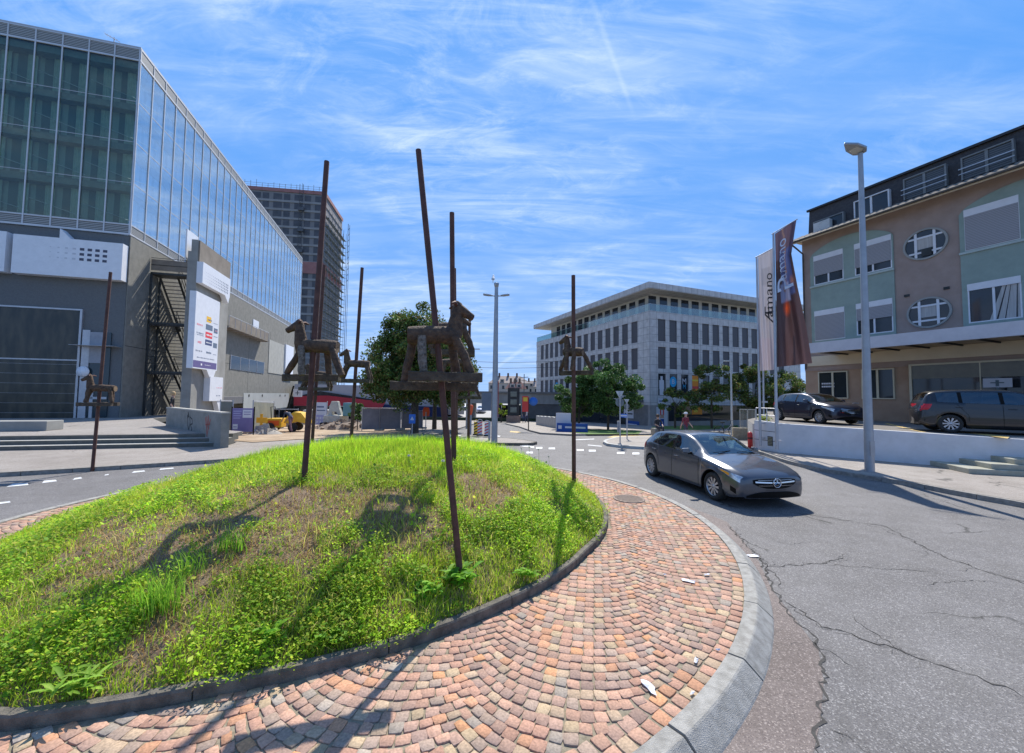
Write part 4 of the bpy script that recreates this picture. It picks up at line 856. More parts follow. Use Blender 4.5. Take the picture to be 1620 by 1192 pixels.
dashes(mb, .08, .32, .42, 4, .022, 5); dashes(mb, .08, .36, .53, 6, .02, 6); dashes(mb, .1, .36, .555, 7, .01, 6); dashes(mb, .14, .3, .65, 3, .03, 5); dashes(mb, .08, .34, .765, 4, .02, 6); dashes(mb, .5, .72, .765, 4, .025, 2); dashes(mb, .8, .95, .775, 4, .012, 6); dashes(mb, .74, .96, .335, 5, .008, 6); dashes(mb, .78, .97, .52, 5, .01, 6)
dashes(mb, .14, .88, .85, 14, .014, 6); dashes(mb, .3, .36, .94, 1, .03, 7, .43); dashes(mb, .46, .7, .94, 6, .008, 7, .43)
part(mb, 'logos', inks, bo)
ya, za = fs(334, 596, .5); yb = fs(354, 600, .5)[0]; zb_ = fs(332, 635, .5)[1]
mb = MB(); mb.box(.02, .45, ya, yb, zb_, za); mb.yz([(yb-.8, zb_), (yb-.1, zb_), (yb-.25, zb_-1.0)], .05, .4); bo = part(mb, 'small_board', whitep, fin); w, h = yb-ya, za-zb_
mb = MB(); dashes(mb, .5, .95, .45, 4, .03, 5, .456); dashes(mb, .5, .85, .78, 3, .05, 6, .456); part(mb, 'logos', inks, bo)
# fire stairs
stl = mat('dark_steel', (.045, .05, .05), (.07, .075, .075), 6, .6, .4)
grt = mat('steel_tread', (.20, .20, .21), (.27, .27, .28), 6, .5, .5)
ny = B1.S(238, 432, .1)[0]; st_ = empty('fire_stairs', (*W_(.1, ny), BZ), R_(15), 'dark steel outdoor fire stairs with open treads behind the fin wall', 'stairs')
zt1 = B1.S(246, 434, .1)[1]-BZ; zt2 = B1.S(244, 512, .1)[1]-BZ; zt3 = B1.S(242, 588, .1)[1]-BZ; zl = [zt1, zt2, zt3, .2]; run = 2.9; lw = 1.2
for k, z in enumerate(zl[:3]):
    z2 = zl[k+1]; mb = MB(); mb.box(0, 2.4, 0, 1.0, z-.14, z); part(mb, 'landing', stl, st_); 
    mb = MB(); n = 15
    for i in range(n): t = (i+.5)/n; mb.box(.12, 1.2, 1.0+run*t-.12, 1.0+run*t+.12, z+(z2-z)*t-.03, z+(z2-z)*t, 0)
    for x in (.08, 1.24): mb.tube([(x, 1.0, z-.1), (x, run+1.1, z2-.1)], .08, 4, 1, smooth=False)
    part(mb, 'flight', [grt, stl], st_); mb = MB()
    for zz_ in (.55, 1.05): mb.tube([(2.3, 0, z+zz_), (2.3, 1.0, z+zz_), (1.24, 1.0, z+zz_), (1.24, run+1, z2+zz_)], .022, 5); mb.tube([(0, .02, z+zz_), (2.3, .02, z+zz_)], .022, 5)
    for i in range(7): t = i/6; mb.tube([(1.24, 1.0+run*t, z+(z2-z)*t), (1.24, 1.0+run*t, z+(z2-z)*t+1.05)], .016, 4)
    part(mb, 'handrail', stl, st_)
for x, y in ((.05, .05), (2.45, .05), (2.45, 1.15), (.05, 1.1), (2.45, run+2), (1.25, run+2)):
    mb = MB(); mb.box(x-.05, x+.05, y-.05, y+.05, -.3, zt1 if y < 2 else zt1-1); part(mb, 'post', stl, st_)
mb = MB(); mb.box(0, 2.4, .03, .06, zt1+.15, zt1+.95); part(mb, 'top_panel', MT['brown_concrete'], st_)
for k, z in enumerate(zl[1:3]):
    mb = MB(); mb.box(0, 2.45, .03, .05, z-.25, z+.0); part(mb, 'side_screen', mat('dark_mesh', (.03, .03, .03), (.05, .05, .05), 5, .8), st_)
mb = MB(); mb.tube([(2.3, 1.0, zt1), (2.3, 1.0, zt1+2.4)], .05, 6)
for z in (1.3, 1.8, 2.3): mb.tube([(2.3, 1.0, zt1+z), (2.3, 2.6, zt1+z-.1)], .025, 5)
part(mb, 'ladder_rail', stl, st_)
mb = MB(); sy, sz = B1.S(300, 372, 2.2); mb.box(-.05, .05, 0, 1.6, 0, 2.6)
single(mb, 'light_box', whitep, (*W_(2.0, sy), SY(300, 418, 2.2)[1]), R_(15), 'bright white upright panel standing behind the top of the fin wall', 'panel')
# ================================================================= GREY OFFICE BLOCK (middle)
_c2 = at(1028, 560, 44); B2 = Frame(_c2, 22)
panel, ntp, bp_, Np, Lp = nodes('stone_panel')
tcp = Np.new('ShaderNodeTexCoord'); nz = Np.new('ShaderNodeTexNoise'); nz.inputs['Scale'].default_value = 1.6; nz.inputs['Detail'].default_value = 7; Lp.new(tcp.outputs['Object'], nz.inputs['Vector'])
crp = Np.new('ShaderNodeValToRGB'); crp.color_ramp.elements[0].color = (.47, .455, .44, 1); crp.color_ramp.elements[1].color = (.60, .585, .57, 1); crp.color_ramp.elements[0].position = .35; crp.color_ramp.elements[1].position = .66; Lp.new(nz.outputs['Fac'], crp.inputs[0])
spx = Np.new('ShaderNodeSeparateXYZ'); Lp.new(tcp.outputs['Object'], spx.inputs[0]); prev = None
for ax, per in (('X', .95), ('Y', .95), ('Z', .86)):
    d = Np.new('ShaderNodeMath'); d.operation = 'DIVIDE'; d.inputs[1].default_value = per; Lp.new(spx.outputs[ax], d.inputs[0]); f = Np.new('ShaderNodeMath'); f.operation = 'FRACT'; Lp.new(d.outputs[0], f.inputs[0]); g = Np.new('ShaderNodeMath'); g.operation = 'LESS_THAN'; g.inputs[1].default_value = .035; Lp.new(f.outputs[0], g.inputs[0])
    if prev: mxx = Np.new('ShaderNodeMath'); mxx.operation = 'MAXIMUM'; Lp.new(prev, mxx.inputs[0]); Lp.new(g.outputs[0], mxx.inputs[1]); prev = mxx.outputs[0]
    else: prev = g.outputs[0]
mxp = Np.new('ShaderNodeMix'); mxp.data_type = 'RGBA'; Lp.new(prev, mxp.inputs[0]); Lp.new(crp.outputs[0], mxp.inputs[6]); mxp.inputs[7].default_value = (.17, .17, .17, 1); Lp.new(mxp.outputs[2], bp_.inputs['Base Color']); bp_.inputs['Roughness'].default_value = .7
blind = stripe_mat('brown_blind', (.06, .058, .065), (.095, .09, .10), .09, 'Z', .55)
wg = MT['window_glass']; gb = empty('grey_office_block', (B2.o.x, B2.o.y, 0), B2.a, 'grey stone office block with flat projecting roof and rows of tall blinds', 'building')
BX, BY = 26.0, B2.S(849.2, 543.1)[0]
H_ = dict(roof1=15.3, roof0=14.55, par=12.15, b1=11.3, w1=8.75, b2=8.1, w2=5.6, b3=5.05, w3=2.55)
mb = MB(); mb.box(.25, BX, .25, BY-.25, -3, 11.3); part(mb, 'core_wall', [darkin], gb); mb = MB(); mb.box(.1, BX-.1, .1, BY-.1, 12.151, 12.17); part(mb, 'terrace', [MT['plaza_slab']], gb)
for z0, z1, nm in ((11.3, 12.15, 'band'), (8.1, 8.75, 'band'), (5.05, 5.6, 'band')):
    mb = MB(); mb.box(-.05, BX, -.05, BY, z0, z1); part(mb, 'stone_band', [panel], gb)
mb = MB(); mb.box(-.06, BX, -.06, BY, z0-.0+(2.55-5.05)-1.1, 2.55); part(mb, 'stone_band', [panel], gb)
# recessed attic, glass balustrade, roof slab
mb = MB(); mb.box(1.6, BX, 1.5, BY-2.6, 12.15, 14.6); part(mb, 'attic_wall', mat('attic_white', (.55, .53, .47), (.62, .60, .54), 2, .8), gb)
mb = MB(); mb.box(-.55, BX+1, -.55, BY+.3, 14.56, 15.3); part(mb, 'roof_slab', [panel], gb, bevel=.03)
mb = MB(); mb.box(.02, BX, .02, .04, 12.15, 12.95); mb.box(.02, .04, .04, BY, 12.15, 12.95); part(mb, 'glass_balustrade', glass_mat('balustrade_glass', (.80, .95, .93), .08, .85, .05, 1.5), gb)
mb = MB(); mb.box(0, BX, .0, .06, 12.95, 12.98); mb.box(0, .06, .06, BY, 12.95, 12.98)
for k in range(20): mb.box(k*1.4, k*1.4+.03, .045, .075, 12.15, 12.95)
part(mb, 'balustrade_rail', alum, gb)
# window columns
rc = [1046.8, 1065.4, 1083.6, 1101, 1117.6, 1134, 1150, 1165.4, 1180.3, 1193.6]; xs = [B2.F(p, 560)[0] for p in rc]; stp = (xs[-1]-xs[0])/9; xs = [xs[0]+k*stp for k in range(13)]
yw0 = B2.S(1004, 560)[0]; yw1 = B2.S(858, 575)[0]; NL = 15; ysl = [yw0+(yw1-yw0)*k/(NL-1) for k in range(NL)]; hw = .56; hwl = .56
def fill(face, cs, h, z0, z1, end):
    """stone piers between openings"""
    mb = MB(); e = [(-.04 if face == 'R' else .3)]
    for c in cs: e += [c-h, c+h]
    e.append(end)
    for i in range(0, len(e), 2):
        if e[i+1] <= e[i]: continue
        if face == 'R': mb.box(e[i], e[i+1], -.03, .26, z0, z1)
        else: mb.box(-.03, .26, e[i], e[i+1], z0, z1)
    return mb
for z0, z1 in ((8.75, 11.3), (5.6, 8.1), (2.55, 5.05)):
    part(fill('R', xs, hw, z0, z1, BX), 'pier_row', [panel], gb); part(fill('L', ysl, hwl, z0, z1, BY-.03), 'pier_row', [panel], gb)
for ri, (z0, z1) in enumerate(((8.75, 11.3), (5.6, 8.1), (2.55, 5.05))):
    for i, x in enumerate(xs):
        mb = MB(); mb.box(x-hw+.004, x+hw-.004, .06, .12, z0, z1-.0); part(mb, 'window', [blind if ri < 2 else wg], gb)
    for i, y in enumerate(ysl):
        mb = MB(); mb.box(.06, .12, y-hwl+.004, y+hwl-.004, z0, z1); part(mb, 'window', [blind if ri < 2 or i > 9 else wg], gb)
for x in xs: mb = MB(); mb.box(x-hw, x+hw, 1.46, 1.497, 12.18, 14.35); part(mb, 'attic_window', wg, gb)
for y in ysl[:13]: mb = MB(); mb.box(1.56, 1.597, y-hwl+.6, y+hwl+.6, 12.18, 14.3); part(mb, 'attic_window', wg, gb)
# ground floor
mb = MB(); mb.box(.6, BX, -.04, .3, -3, -.4); mb.box(-.05, 2.6, -.05, .3, -3, 1.45); part(mb, 'plinth', [mat('plinth_concrete', (.30, .28, .27), (.37, .35, .33), 1.3, .85)], gb)
mb = MB(); mb.box(2.7, BX-.2, .1, .2, -.35, 1.4); part(mb, 'shop_window', wg, gb)
mb = MB(); mb.box(-.04, .26, .3, 4.2, -3, 1.6); mb.box(-.04, .26, BY-4, BY-.05, -3, -1.5); part(mb, 'side_plinth', [mat('dark_plinth', (.17, .165, .165), (.22, .215, .215), 2, .85)], gb)
mb = MB(); mb.box(-1.6, .2, 1.0, 4.4, 1.75, 2.05); part(mb, 'entrance_canopy', MT['grey_fascia'], gb)
mb = MB(); mb.box(.02, .1, 5.5, 22.5, -2.2, 1.4); part(mb, 'shop_window', wg, gb)
def decal(name, mbfn, lab=None): o = part(mbfn, name, dec, gb, fixn=False); return o
dec = [mat('sign_cyan', (.03, .38, .68)), mat('sign_white', (.62, .62, .66)), mat('sign_orange', (.85, .28, .03)), mat('sign_red', (.65, .07, .06)), mat('sign_blue', (.02, .08, .32)), mat('sign_black', (.02, .02, .025)), mat('sign_skin', (.5, .3, .22)), mat('sign_yellow', (.8, .55, .06)), mat('sign_green', (.12, .4, .12))]
def rx(mb, c, w, z0, z1, mi, y=-.0): mb.add([(c-w, y, z0), (c+w, y, z0), (c+w, y, z1), (c-w, y, z1)], [(0, 1, 2, 3)], mi)
mb = MB(); x = xs[1]; mb.add([(x+.52*math.cos(a*.5236), .04, 4.15+.62*math.sin(a*.5236)) for a in range(12)], [tuple(range(12))], 0); text_on(mb, 'B', .8, lambda a, b: (x+a, .03, 4.15+b), 1); decal('window_disc', mb)
mb = MB(); x = xs[2]; text_on(mb, 'M', 1.0, lambda a, b: (x+a*.9, .04, 4.2+b), 1); text_on(mb, 'M', .7, lambda a, b: (x+a*.9, .04, 3.6+b), 0); decal('window_letter', mb)
mb = MB(); x = xs[3]; rx(mb, x, .5, 2.7, 4.95, 2, .04); rx(mb, x, .5, 3.4, 3.7, 3, .03); rx(mb, x, .5, 4.3, 4.5, 7, .03); decal('window_poster', mb)
mb = MB(); x = xs[4]; rx(mb, x, .5, 3.2, 4.0, 7, .04); decal('window_poster', mb)
mb = MB(); x = xs[0]   # tall figure-like poster with small panel below
for z0, z1, w, mi in ((4.3, 4.75, .16, 1), (3.3, 4.3, .34, 1), (2.6, 3.3, .3, 1)): rx(mb, x, w, z0, z1, mi, .04)
rx(mb, x-.05, .62, 1.55, 2.25, 1, -.09); rx(mb, x-.05, .45, 1.85, 1.98, 4, -.095); decal('poster', mb)
mb = MB(); rx(mb, x-.1, .82, -1.1, 1.25, 1, -.09); rx(mb, x-.1, .3, -.9, -.1, 4, -.095); rx(mb, x-.1, .28, .0, .4, 6, -.095); rx(mb, x-.3, .09, .35, 1.0, 3, -.096); rx(mb, x+.12, .09, .35, 1.0, 3, -.096); rx(mb, x-.1, .09, -.95, -.4, 1, -.097); decal('poster', mb)
mb = MB(); rx(mb, xs[3]+.3, .8, .35, 1.3, 2, .09); rx(mb, xs[3]+.1, .3, .6, 1.1, 7, .085); decal('window_poster', mb)
def ly(mb, c, w, z0, z1, mi, x=0.0): mb.add([(x, c+w, z0), (x, c-w, z0), (x, c-w, z1), (x, c+w, z1)], [(0, 1, 2, 3)], mi)
for y, s in ((ysl[0], 'B'), (ysl[11], 'O')):
    mb = MB(); mb.add([(.04, y+.5*math.cos(a*.5236), 4.0+.62*math.sin(a*.5236)) for a in range(12)], [tuple(range(12))], 0); text_on(mb, s, .8, lambda a, b: (.03, y-a, 4.0+b), 1); decal('window_disc', mb)
mb = MB(); ly(mb, BY-1.0, .8, -.1, 1.55, 0, -.075); ly(mb, BY-3.3, .75, .35, 1.5, 3, -.075); ly(mb, BY-5.4, .75, .35, 1.5, 3, -.075); decal('sign_panel', mb)
for c in (3.3, 5.4):
    mb = MB(); text_on(mb, 'R' if c < 4 else 'B', .9, lambda a, b: (-.085, BY-c-a, .95+b), 1); decal('sign_letter', mb)
mb = MB(); ly(mb, BY-1.0, .75, -2.0, -.3, 5, -.08); text_on(mb, 'A', 1.1, lambda a, b: (-.09, BY-1-a, -1.1+b), 1); decal('sign_panel', mb)
mb = MB(); ly(mb, BY-5.8, 3.8, -2.3, .25, 5, -.075)
for k in range(16): c = BY-2.4-k*.44; ly(mb, c, .12, -2.0+random.uniform(0, .3), -.9+random.uniform(0, .8), random.choice([0, 2, 3, 8, 6, 8]), -.08)
decal('shop_mural', mb)
mb = MB(); ly(mb, 3.6, .9, -.2, .9, 1, -.075); ly(mb, 3.6, .7, .25, .4, 5, -.08); ly(mb, 2.9, 1.2, -1.3, -.5, 4, -.075); ly(mb, 2.9, .8, -1.0, -.85, 1, -.08); decal('sign_panel', mb)
# low wall + blue/white board in front of the left face
def gl2(px, py, dz=0): p = G(px, py, dz); return p
def wall_px(a, b, h, th, name, m, label, cat='wall', dz=.11, group=None):
    A, B = G(*a, dz), G(*b, dz); L = math.hypot(B.x-A.x, B.y-A.y); an = math.atan2(B.y-A.y, B.x-A.x); n = 6; mb = MB()
    for i in range(n):
        z0 = A.z+(B.z-A.z)*i/n-A.z; mb.box(L*i/n, L*(i+1)/n, 0, th, -.4, h+(B.z-A.z)*(i+.5)/n)
    o = single(mb, name, m, (A.x, A.y, A.z), an, label, cat, group, recalc=True); return o
wall_px((848, 672), (886, 679), .95, .3, 'low_wall', mat('low_wall', (.34, .33, .32), (.42, .41, .39), 2, .85), 'low grey wall below the shop mural at the far end of the office block')
o = single(MB().box(-1.1, 1.1, 0, .12, 0, .62).box(-1.0, -.75, -.012, -.002, .2, .45, 1).box(-.5, .95, -.012, -.002, .27, .4, 1), 'blue_board', [dec[4], dec[1]], tuple(G(905, 684, .11)), R_(-18), 'long blue and white board standing behind the grass beside the office block', 'sign', fixn=True)
mb = MB(); mb.box(-.55, .55, 0, .1, 0, 1.35); single(mb, 'white_board', [dec[1]], tuple(G(891, 683, .11)), R_(-18), 'white upright board between the shop mural and the leafy trees', 'sign')
grass_strip = [G(900, 684, .13), G(930, 687, .13), G(1010, 686.5, .13), G(1016, 682, .13), G(960, 680, .13), G(915, 680, .13)]
sheet('verge', [XY(p) for p in grass_strip], .125, mat('lawn', (.05, .11, .02), (.12, .22, .035), 2, .9, bump=.5, bscale=30), label='strip of lawn under the trees by the office block')
sheet('verge', [XY(G(*p)) for p in [(1030, 681), (1100, 683), (1168, 679), (1168, 674.5), (1100, 675), (1032, 677)]], .125, MT['lawn'], label='strip of lawn below the right side of the office block')
# --- bridge, houses and street beyond
br = empty('railway_bridge', (*XY(at(800, 640, 62)), 0), R_(-4), 'concrete railway bridge with retaining walls across the end of the road', 'bridge')
zt = at(800, 620, 62).z; zu = at(800, 639, 62).z
bc = mat('bridge_concrete', (.27, .26, .24), (.38, .37, .34), .9, .9, stretch=(1, 1, .3))
mb = MB(); mb.box(-11, 14, 0, 5, zu, zt-.25); part(mb, 'deck', [bc], br)
mb = MB(); mb.box(-11.2, 14, -.35, 5.3, zt-.24, zt+.02); part(mb, 'parapet', mat('bridge_edge', (.16, .155, .15), (.2, .195, .185), 2, .85), br)
bx = lambda px: (at(px, 640, 62)-at(800, 640, 62)).x
for a, b in ((740, 746), (777, 789), (824, 829)): mb = MB(); mb.box(bx(a), bx(b), .1, 4.6, -3, zu); part(mb, 'pier', [bc], br)
mb = MB(); mb.box(bx(829)+.02, 14, .2, 4.8, -3, zu); part(mb, 'abutment', [mat('dark_wall', (.12, .115, .11), (.16, .155, .15), 1, .9)], br)
mb = MB(); mb.box(bx(790), bx(824), 3.8, 4.5, -2.5, zu-.3); part(mb, 'back_wall', [darkin], br)
mb = MB(); mb.box(-14, 16, 0, .12, 0, .9); single(mb, 'hedge_fence', mat('dark_hedge', (.015, .03, .015), (.04, .06, .03), 6, .9), (*XY(at(770, 668, 58)), at(770, 671, 58).z), R_(-2), 'dark low screen fence along the road before the bridge', 'fence')
def house(px0, px1, py_eave, py_ridge, Y, wallm, roofm, label, zb=-2, wins=0):
    A, Bp = at(px0, py_eave, Y), at(px1, py_eave, Y); w = Bp.x-A.x; zr = at(px0, py_ridge, Y).z; r = empty('house', (A.x, Y, zb), 0, label, 'house', 'houses beyond the bridge'); he = A.z-zb; hr = zr-zb; d = w*.6
    mb = MB(); mb.box(0, w, 0, d, 0, he); part(mb, 'wall', wallm, r)
    mb = MB(); i = w*.22; mb.add([(-.3, -.3, he), (w+.3, -.3, he), (w+.3, d+.3, he), (-.3, d+.3, he), (i, d/2, hr), (w-i, d/2, hr)], [(0, 1, 5, 4), (1, 2, 5), (2, 3, 4, 5), (3, 0, 4), (3, 2, 1, 0)]); rf = part(mb, 'roof', roofm, r)
    for k in range(3): mb = MB(); x = w*(.25+.22*k); mb.box(x-.4, x+.4, d*.4, d*.55, hr-1.2, hr+1.3); part(mb, 'chimney', mat('chimney_brick', (.12, .08, .06)), rf)
    for k in range(wins): mb = MB(); x = w*(k+.5)/wins; mb.box(x-.5, x+.5, -.05, -.005, he-2.6, he-1.1); part(mb, 'window', wg, r)
    for k in range(2):
        mb = MB(); x = w*(.33+.33*k); mb.box(x-.9, x+.9, .2, 2.2, he+.2, he+1.7); mb.box(x-.5, x+.5, .16, .19, he+.5, he+1.4, 1); part(mb, 'dormer', [wallm, wg], rf)
rt = mat('pale_roof_tile', (.28, .22, .19), (.36, .29, .25), .6, .85); wb = mat('house_wall', (.42, .35, .29), (.48, .41, .34), .3, .9); rr = mat('red_roof_tile', (.30, .13, .10), (.38, .19, .14), .6, .85)
house(773, 838, 606, 594, 170, wb, rt, 'large beige house with hipped tiled roof beyond the bridge', -2, 7)
house(800, 832, 615, 604, 140, wb, rr, 'lower red roofed house just above the bridge', -2, 4)
house(826, 870, 612, 602, 200, wb, rt, 'brownish house half hidden by the grey office block', -2, 5)
house(640, 700, 628, 618, 220, wb, rr, 'far house behind the big tree', -2, 5)
mb = MB(); mb.add([(x, 0, z) for x, z in [(-400, 0), (-300, 12), (-180, 8), (-60, 15), (80, 10), (220, 16), (400, 6), (400, -8), (-400, -8)]], [tuple(range(9))[::-1]]); mb.add([(x, 60, z-6) for x, z in [(-400, 0), (-300, 12), (-180, 8), (-60, 15), (80, 10), (220, 16), (400, 6), (400, -8), (-400, -8)]], [tuple(range(9))])
mb = MB(); mb.grid(lambda u, v: (-700+1400*u, 500+300*v, -4+max(0, math.sin(math.pi*v))*(16+7*math.sin(9*u+1)+4*math.sin(23*u))), 60, 12); tag(mb.build('hills', mat('wooded_hill', (.03, .055, .03), (.06, .09, .045), .05, .95, bump=1, bscale=.3)), kind='structure')
sheet('far_road', [(-16, 70), (3, 70), (1, 200), (-26, 200)], .02, mat('bright_asphalt', (.30, .29, .28), (.37, .36, .35), .4, .8), kind='structure', cuts=(20, 60, 70, 100, 150))
# ================================================================= TOWER UNDER CONSTRUCTION
TY = 135; T0 = at(388, 300, TY); T1 = at(507, 300, TY); ttop = at(450, 296, TY).z; TWd = T1.x-T0.x
tw = empty('tower_block', (T0.x, TY, -1), R_(8), 'dark high-rise shell under construction wrapped in scaffolding', 'building')
tm, ntt, bt, Nt, Lt = nodes('tower_facade'); tcc = Nt.new('ShaderNodeTexCoord'); br_ = Nt.new('ShaderNodeTexBrick'); br_.inputs['Scale'].default_value = 1; br_.offset = 0; br_.inputs['Brick Width'].default_value = 1.1; br_.inputs['Row Height'].default_value = 3.05; br_.inputs['Mortar Size'].default_value = .42; br_.inputs['Color1'].default_value = (.05, .04, .042, 1); br_.inputs['Color2'].default_value = (.10, .085, .085, 1); br_.inputs['Mortar'].default_value = (.20, .17, .165, 1)
mpp = Nt.new('ShaderNodeMapping'); mpp.inputs['Rotation'].default_value = (R_(90), 0, 0); Lt.new(tcc.outputs['Object'], mpp.inputs[0]); Lt.new(mpp.outputs[0], br_.inputs['Vector']); Lt.new(br_.outputs[0], bt.inputs['Base Color']); bt.inputs['Roughness'].default_value = .85
th_ = ttop+1; mb = MB(); mb.box(-6, TWd, 0, 22, 0, th_); part(mb, 'body', [mat('tower_brown', (.19, .18, .185), (.24, .225, .23), .15, .9)], tw)
nf = int(th_/3.1)
mb = MB()
for k in range(nf): mb.box(-6, TWd+.1, -.25, .0, k*3.1, k*3.1+.75)
for k in range(1, nf): mb.box(TWd+.01, TWd+.25, .2, 21.8, k*3.1, k*3.1+.75)
part(mb, 'floor_bands', mat('tower_slab', (.24, .225, .225), (.31, .295, .295), .4, .85), tw)
for c in range(9):
    mb = MB()
    for k in range(nf): mb.box(-5+c*(TWd+5)/9+.35, -5+c*(TWd+5)/9+(TWd+5)/9-.35-(.8 if c % 2 else 0), -.12, -.005, k*3.1+.76, k*3.1+3.0)
    part(mb, 'window_column', mat('tower_window', (.05, .048, .055), (.09, .085, .095), .5, .5), tw)
rb = mat('safety_red', (.30, .13, .12), (.36, .17, .16), .5, .8)
for z0, z1 in ((th_-1.0, th_+.25), (th_*.605, th_*.66)):
    mb = MB(); mb.box(-6, TWd+.4, -.32, -.26, z0, z1); mb.box(TWd+.26, TWd+.4, 0, 22, z0, z1); part(mb, 'red_netting_band', rb, tw)
mb = MB()
for i in range(18): x = -6+i*(TWd+6)/17; mb.tube([(x, 0, th_), (x, 0, th_+random.uniform(1.6, 3))], .07, 4)
for z in (1, 1.8): mb.tube([(-6, 0, th_+z), (TWd, 0, th_+z)], .05, 4)
part(mb, 'roof_posts', mat('scaffold_steel', (.16, .18, .2), (.22, .25, .27), 1, .6, .3), tw)
sc2 = MB()
for k in range(nf*2-4):
    z = k*1.55
    for y in (0, 5.5, 11, 16.5, 22): sc2.tube([(TWd+.5, y, z), (TWd+1.9+random.uniform(0, .5), y, z)], .06, 4)
    if k % 2: sc2.box(TWd+.5, TWd+1.7, -.5, 22, z, z+.08)
for y in (0, 3.6, 7.3, 11, 14.6, 18.3, 22):
    for x in (.6, 1.8): sc2.tube([(TWd+x, y, 0), (TWd+x, y, th_-6)], .07, 4)
part(sc2, 'scaffolding', MT['scaffold_steel'], tw)
mb = MB()
for s in (0, 1.2): mb.tube([(9*TWd/13+s, -.9, 0), (9*TWd/13+s, -.9, th_+2)], .09, 4)
for k in range(60): z = k*th_/60; mb.tube([(9*TWd/13, -.9, z), (9*TWd/13+1.2, -.9, z+1)], .06, 4)
for k in range(5): mb.box(9*TWd/13-.3, 9*TWd/13+1.6, -1.2, -.4, th_*(.5+.1*k), th_*(.5+.1*k)+1.2)
part(mb, 'hoist_mast', mat('mast_steel', (.07, .07, .08), (.1, .1, .11), 1, .6), tw)
mb = MB()
for k in range(20): mb.tube([(TWd+3, 20, th_-4-k*1.2), (TWd+3+(k % 2)*.6, 20, th_-3-k*1.2)], .08, 4)
mb.tube([(TWd+3, 20, 0), (TWd+3, 20, th_-2.5)], .10, 4); mb.tube([(TWd+3.6, 20, 0), (TWd+3.6, 20, th_-3)], .08, 4); part(mb, 'side_mast', MT['mast_steel'], tw)
# ================================================================= RED AND GREY HALL, building site
RY = 62; P0, P1 = at(466, 612, RY), at(700, 622, RY+8)
hall = empty('red_hall', (P0.x, P0.y, -1.2), math.atan2(8, P1.x-P0.x), 'grey hall with a red wedge band and dark glazing behind the building site', 'building')
HW = math.hypot(P1.x-P0.x, 8)+4; hz0 = P0.z+1.2
gw = mat('hall_grey', (.40, .40, .43), (.46, .46, .49), .3, .7)
mb = MB(); mb.box(0, HW, 0, 14, 0, hz0+.4); part(mb, 'wall', [gw], hall)
zf = lambda px, py: (at(px, py, RY+8*(px-466)/234).z+1.2, (px-466)/234*HW*.93)
q_ = [(x, z) for z, x in (zf(467, 628), zf(505, 625), zf(640, 638), zf(612, 650), zf(560, 642), zf(467, 643))]
mb = MB(); mb.xz([(zf(467, 627)[1], zf(467, 627)[0]), (zf(510, 626)[1], zf(510, 626)[0]), (zf(592, 636)[1], zf(592, 636)[0]), (zf(585, 650)[1], zf(585, 650)[0]), (zf(560, 643)[1], zf(560, 643)[0]), (zf(467, 642)[1], zf(467, 642)[0])], -.9, -.02); part(mb, 'red_band', mat('hall_red', (.42, .015, .035), (.48, .02, .045), .5, .5), hall)
mb = MB(); mb.xz([(zf(500, 619)[1], zf(500, 619)[0]), (zf(590, 635)[1], zf(590, 635)[0]), (zf(520, 627)[1], zf(520, 627)[0]), (zf(467, 628)[1], zf(467, 628)[0])], -.5, -.03); part(mb, 'dark_wedge', darkin, hall)
mb = MB(); mb.xz([(zf(467, 643.5)[1], zf(467, 643.5)[0]), (zf(575, 645)[1], zf(575, 645)[0]), (zf(575, 651)[1], zf(575, 651)[0]), (zf(467, 652)[1], zf(467, 652)[0])], -.4, -.03); part(mb, 'glazing', wg, hall)
mb = MB(); mb.xz([(zf(590, 640)[1], zf(590, 640)[0]), (zf(690, 645)[1], zf(690, 645)[0]), (zf(690, 668)[1], zf(690, 668)[0]), (zf(587, 652)[1], zf(587, 652)[0])], -.4, -.03); part(mb, 'blue_panel', mat('hall_blue', (.02, .035, .12)), hall)
sheet('building_site', [XY(G(*p)) for p in [(350, 700), (400, 705), (470, 700), (560, 696), (640, 690), (650, 681), (560, 672), (470, 668), (420, 672)]], .14, mat('bare_earth', (.30, .21, .13), (.45, .34, .23), .9, .95, bump=.6, bscale=6), label='bare sandy earth of the building site')
# ================================================================= RIGHT SIDE: parapet, parking deck, flags, pink and green building
DZ = 1.2
WA = flat(1194, 710, .118); WB = flat(1231, 716, .118); WC = flat(1528, 741, .118); dWC = (WC-WB); WD = WC+dWC*.9
wm = mat('white_render', (.52, .52, .54), (.62, .62, .64), 1.6, .8, bump=.15, bscale=40, c3=(.58, .58, .59)); 
pw_ = empty('parapet_wall', (WB.x, WB.y, .118), 0, 'white rendered parapet wall holding up the raised car park', 'wall')
def wallseg(mb, A, B, h0, h1, th, z0=-.2, side=1):
    A, B = Vector((A.x-WB.x, A.y-WB.y)), Vector((B.x-WB.x, B.y-WB.y)); d = (B-A).normalized(); n = Vector((-d.y, d.x))*th*side
    P = [A, B, B+n, A+n]; vs = [(p.x, p.y, z0) for p in P]+[(P[0].x, P[0].y, h0), (P[1].x, P[1].y, h1), (P[2].x, P[2].y, h1), (P[3].x, P[3].y, h0)]
    mb.add(vs, [(0, 3, 2, 1), (4, 5, 6, 7), (0, 1, 5, 4), (1, 2, 6, 5), (2, 3, 7, 6), (3, 0, 4, 7)])
h0, h1 = 1.20, 1.06
mb = MB(); wallseg(mb, WB, WD, h0, h1-.1, .25); wallseg(mb, WA, WB+(WA-WB)*.0, h0+.06, h0+.0, .25); part(mb, 'wall', [wm], pw_)
mb = MB(); d_ = (WB-WA); u_ = d_.normalized(); n_ = Vector((-u_.y, u_.x, 0))
def wl(t, z, o=.0): p = WA+d_*t-n_*o-WB; return (p.x, p.y, z)
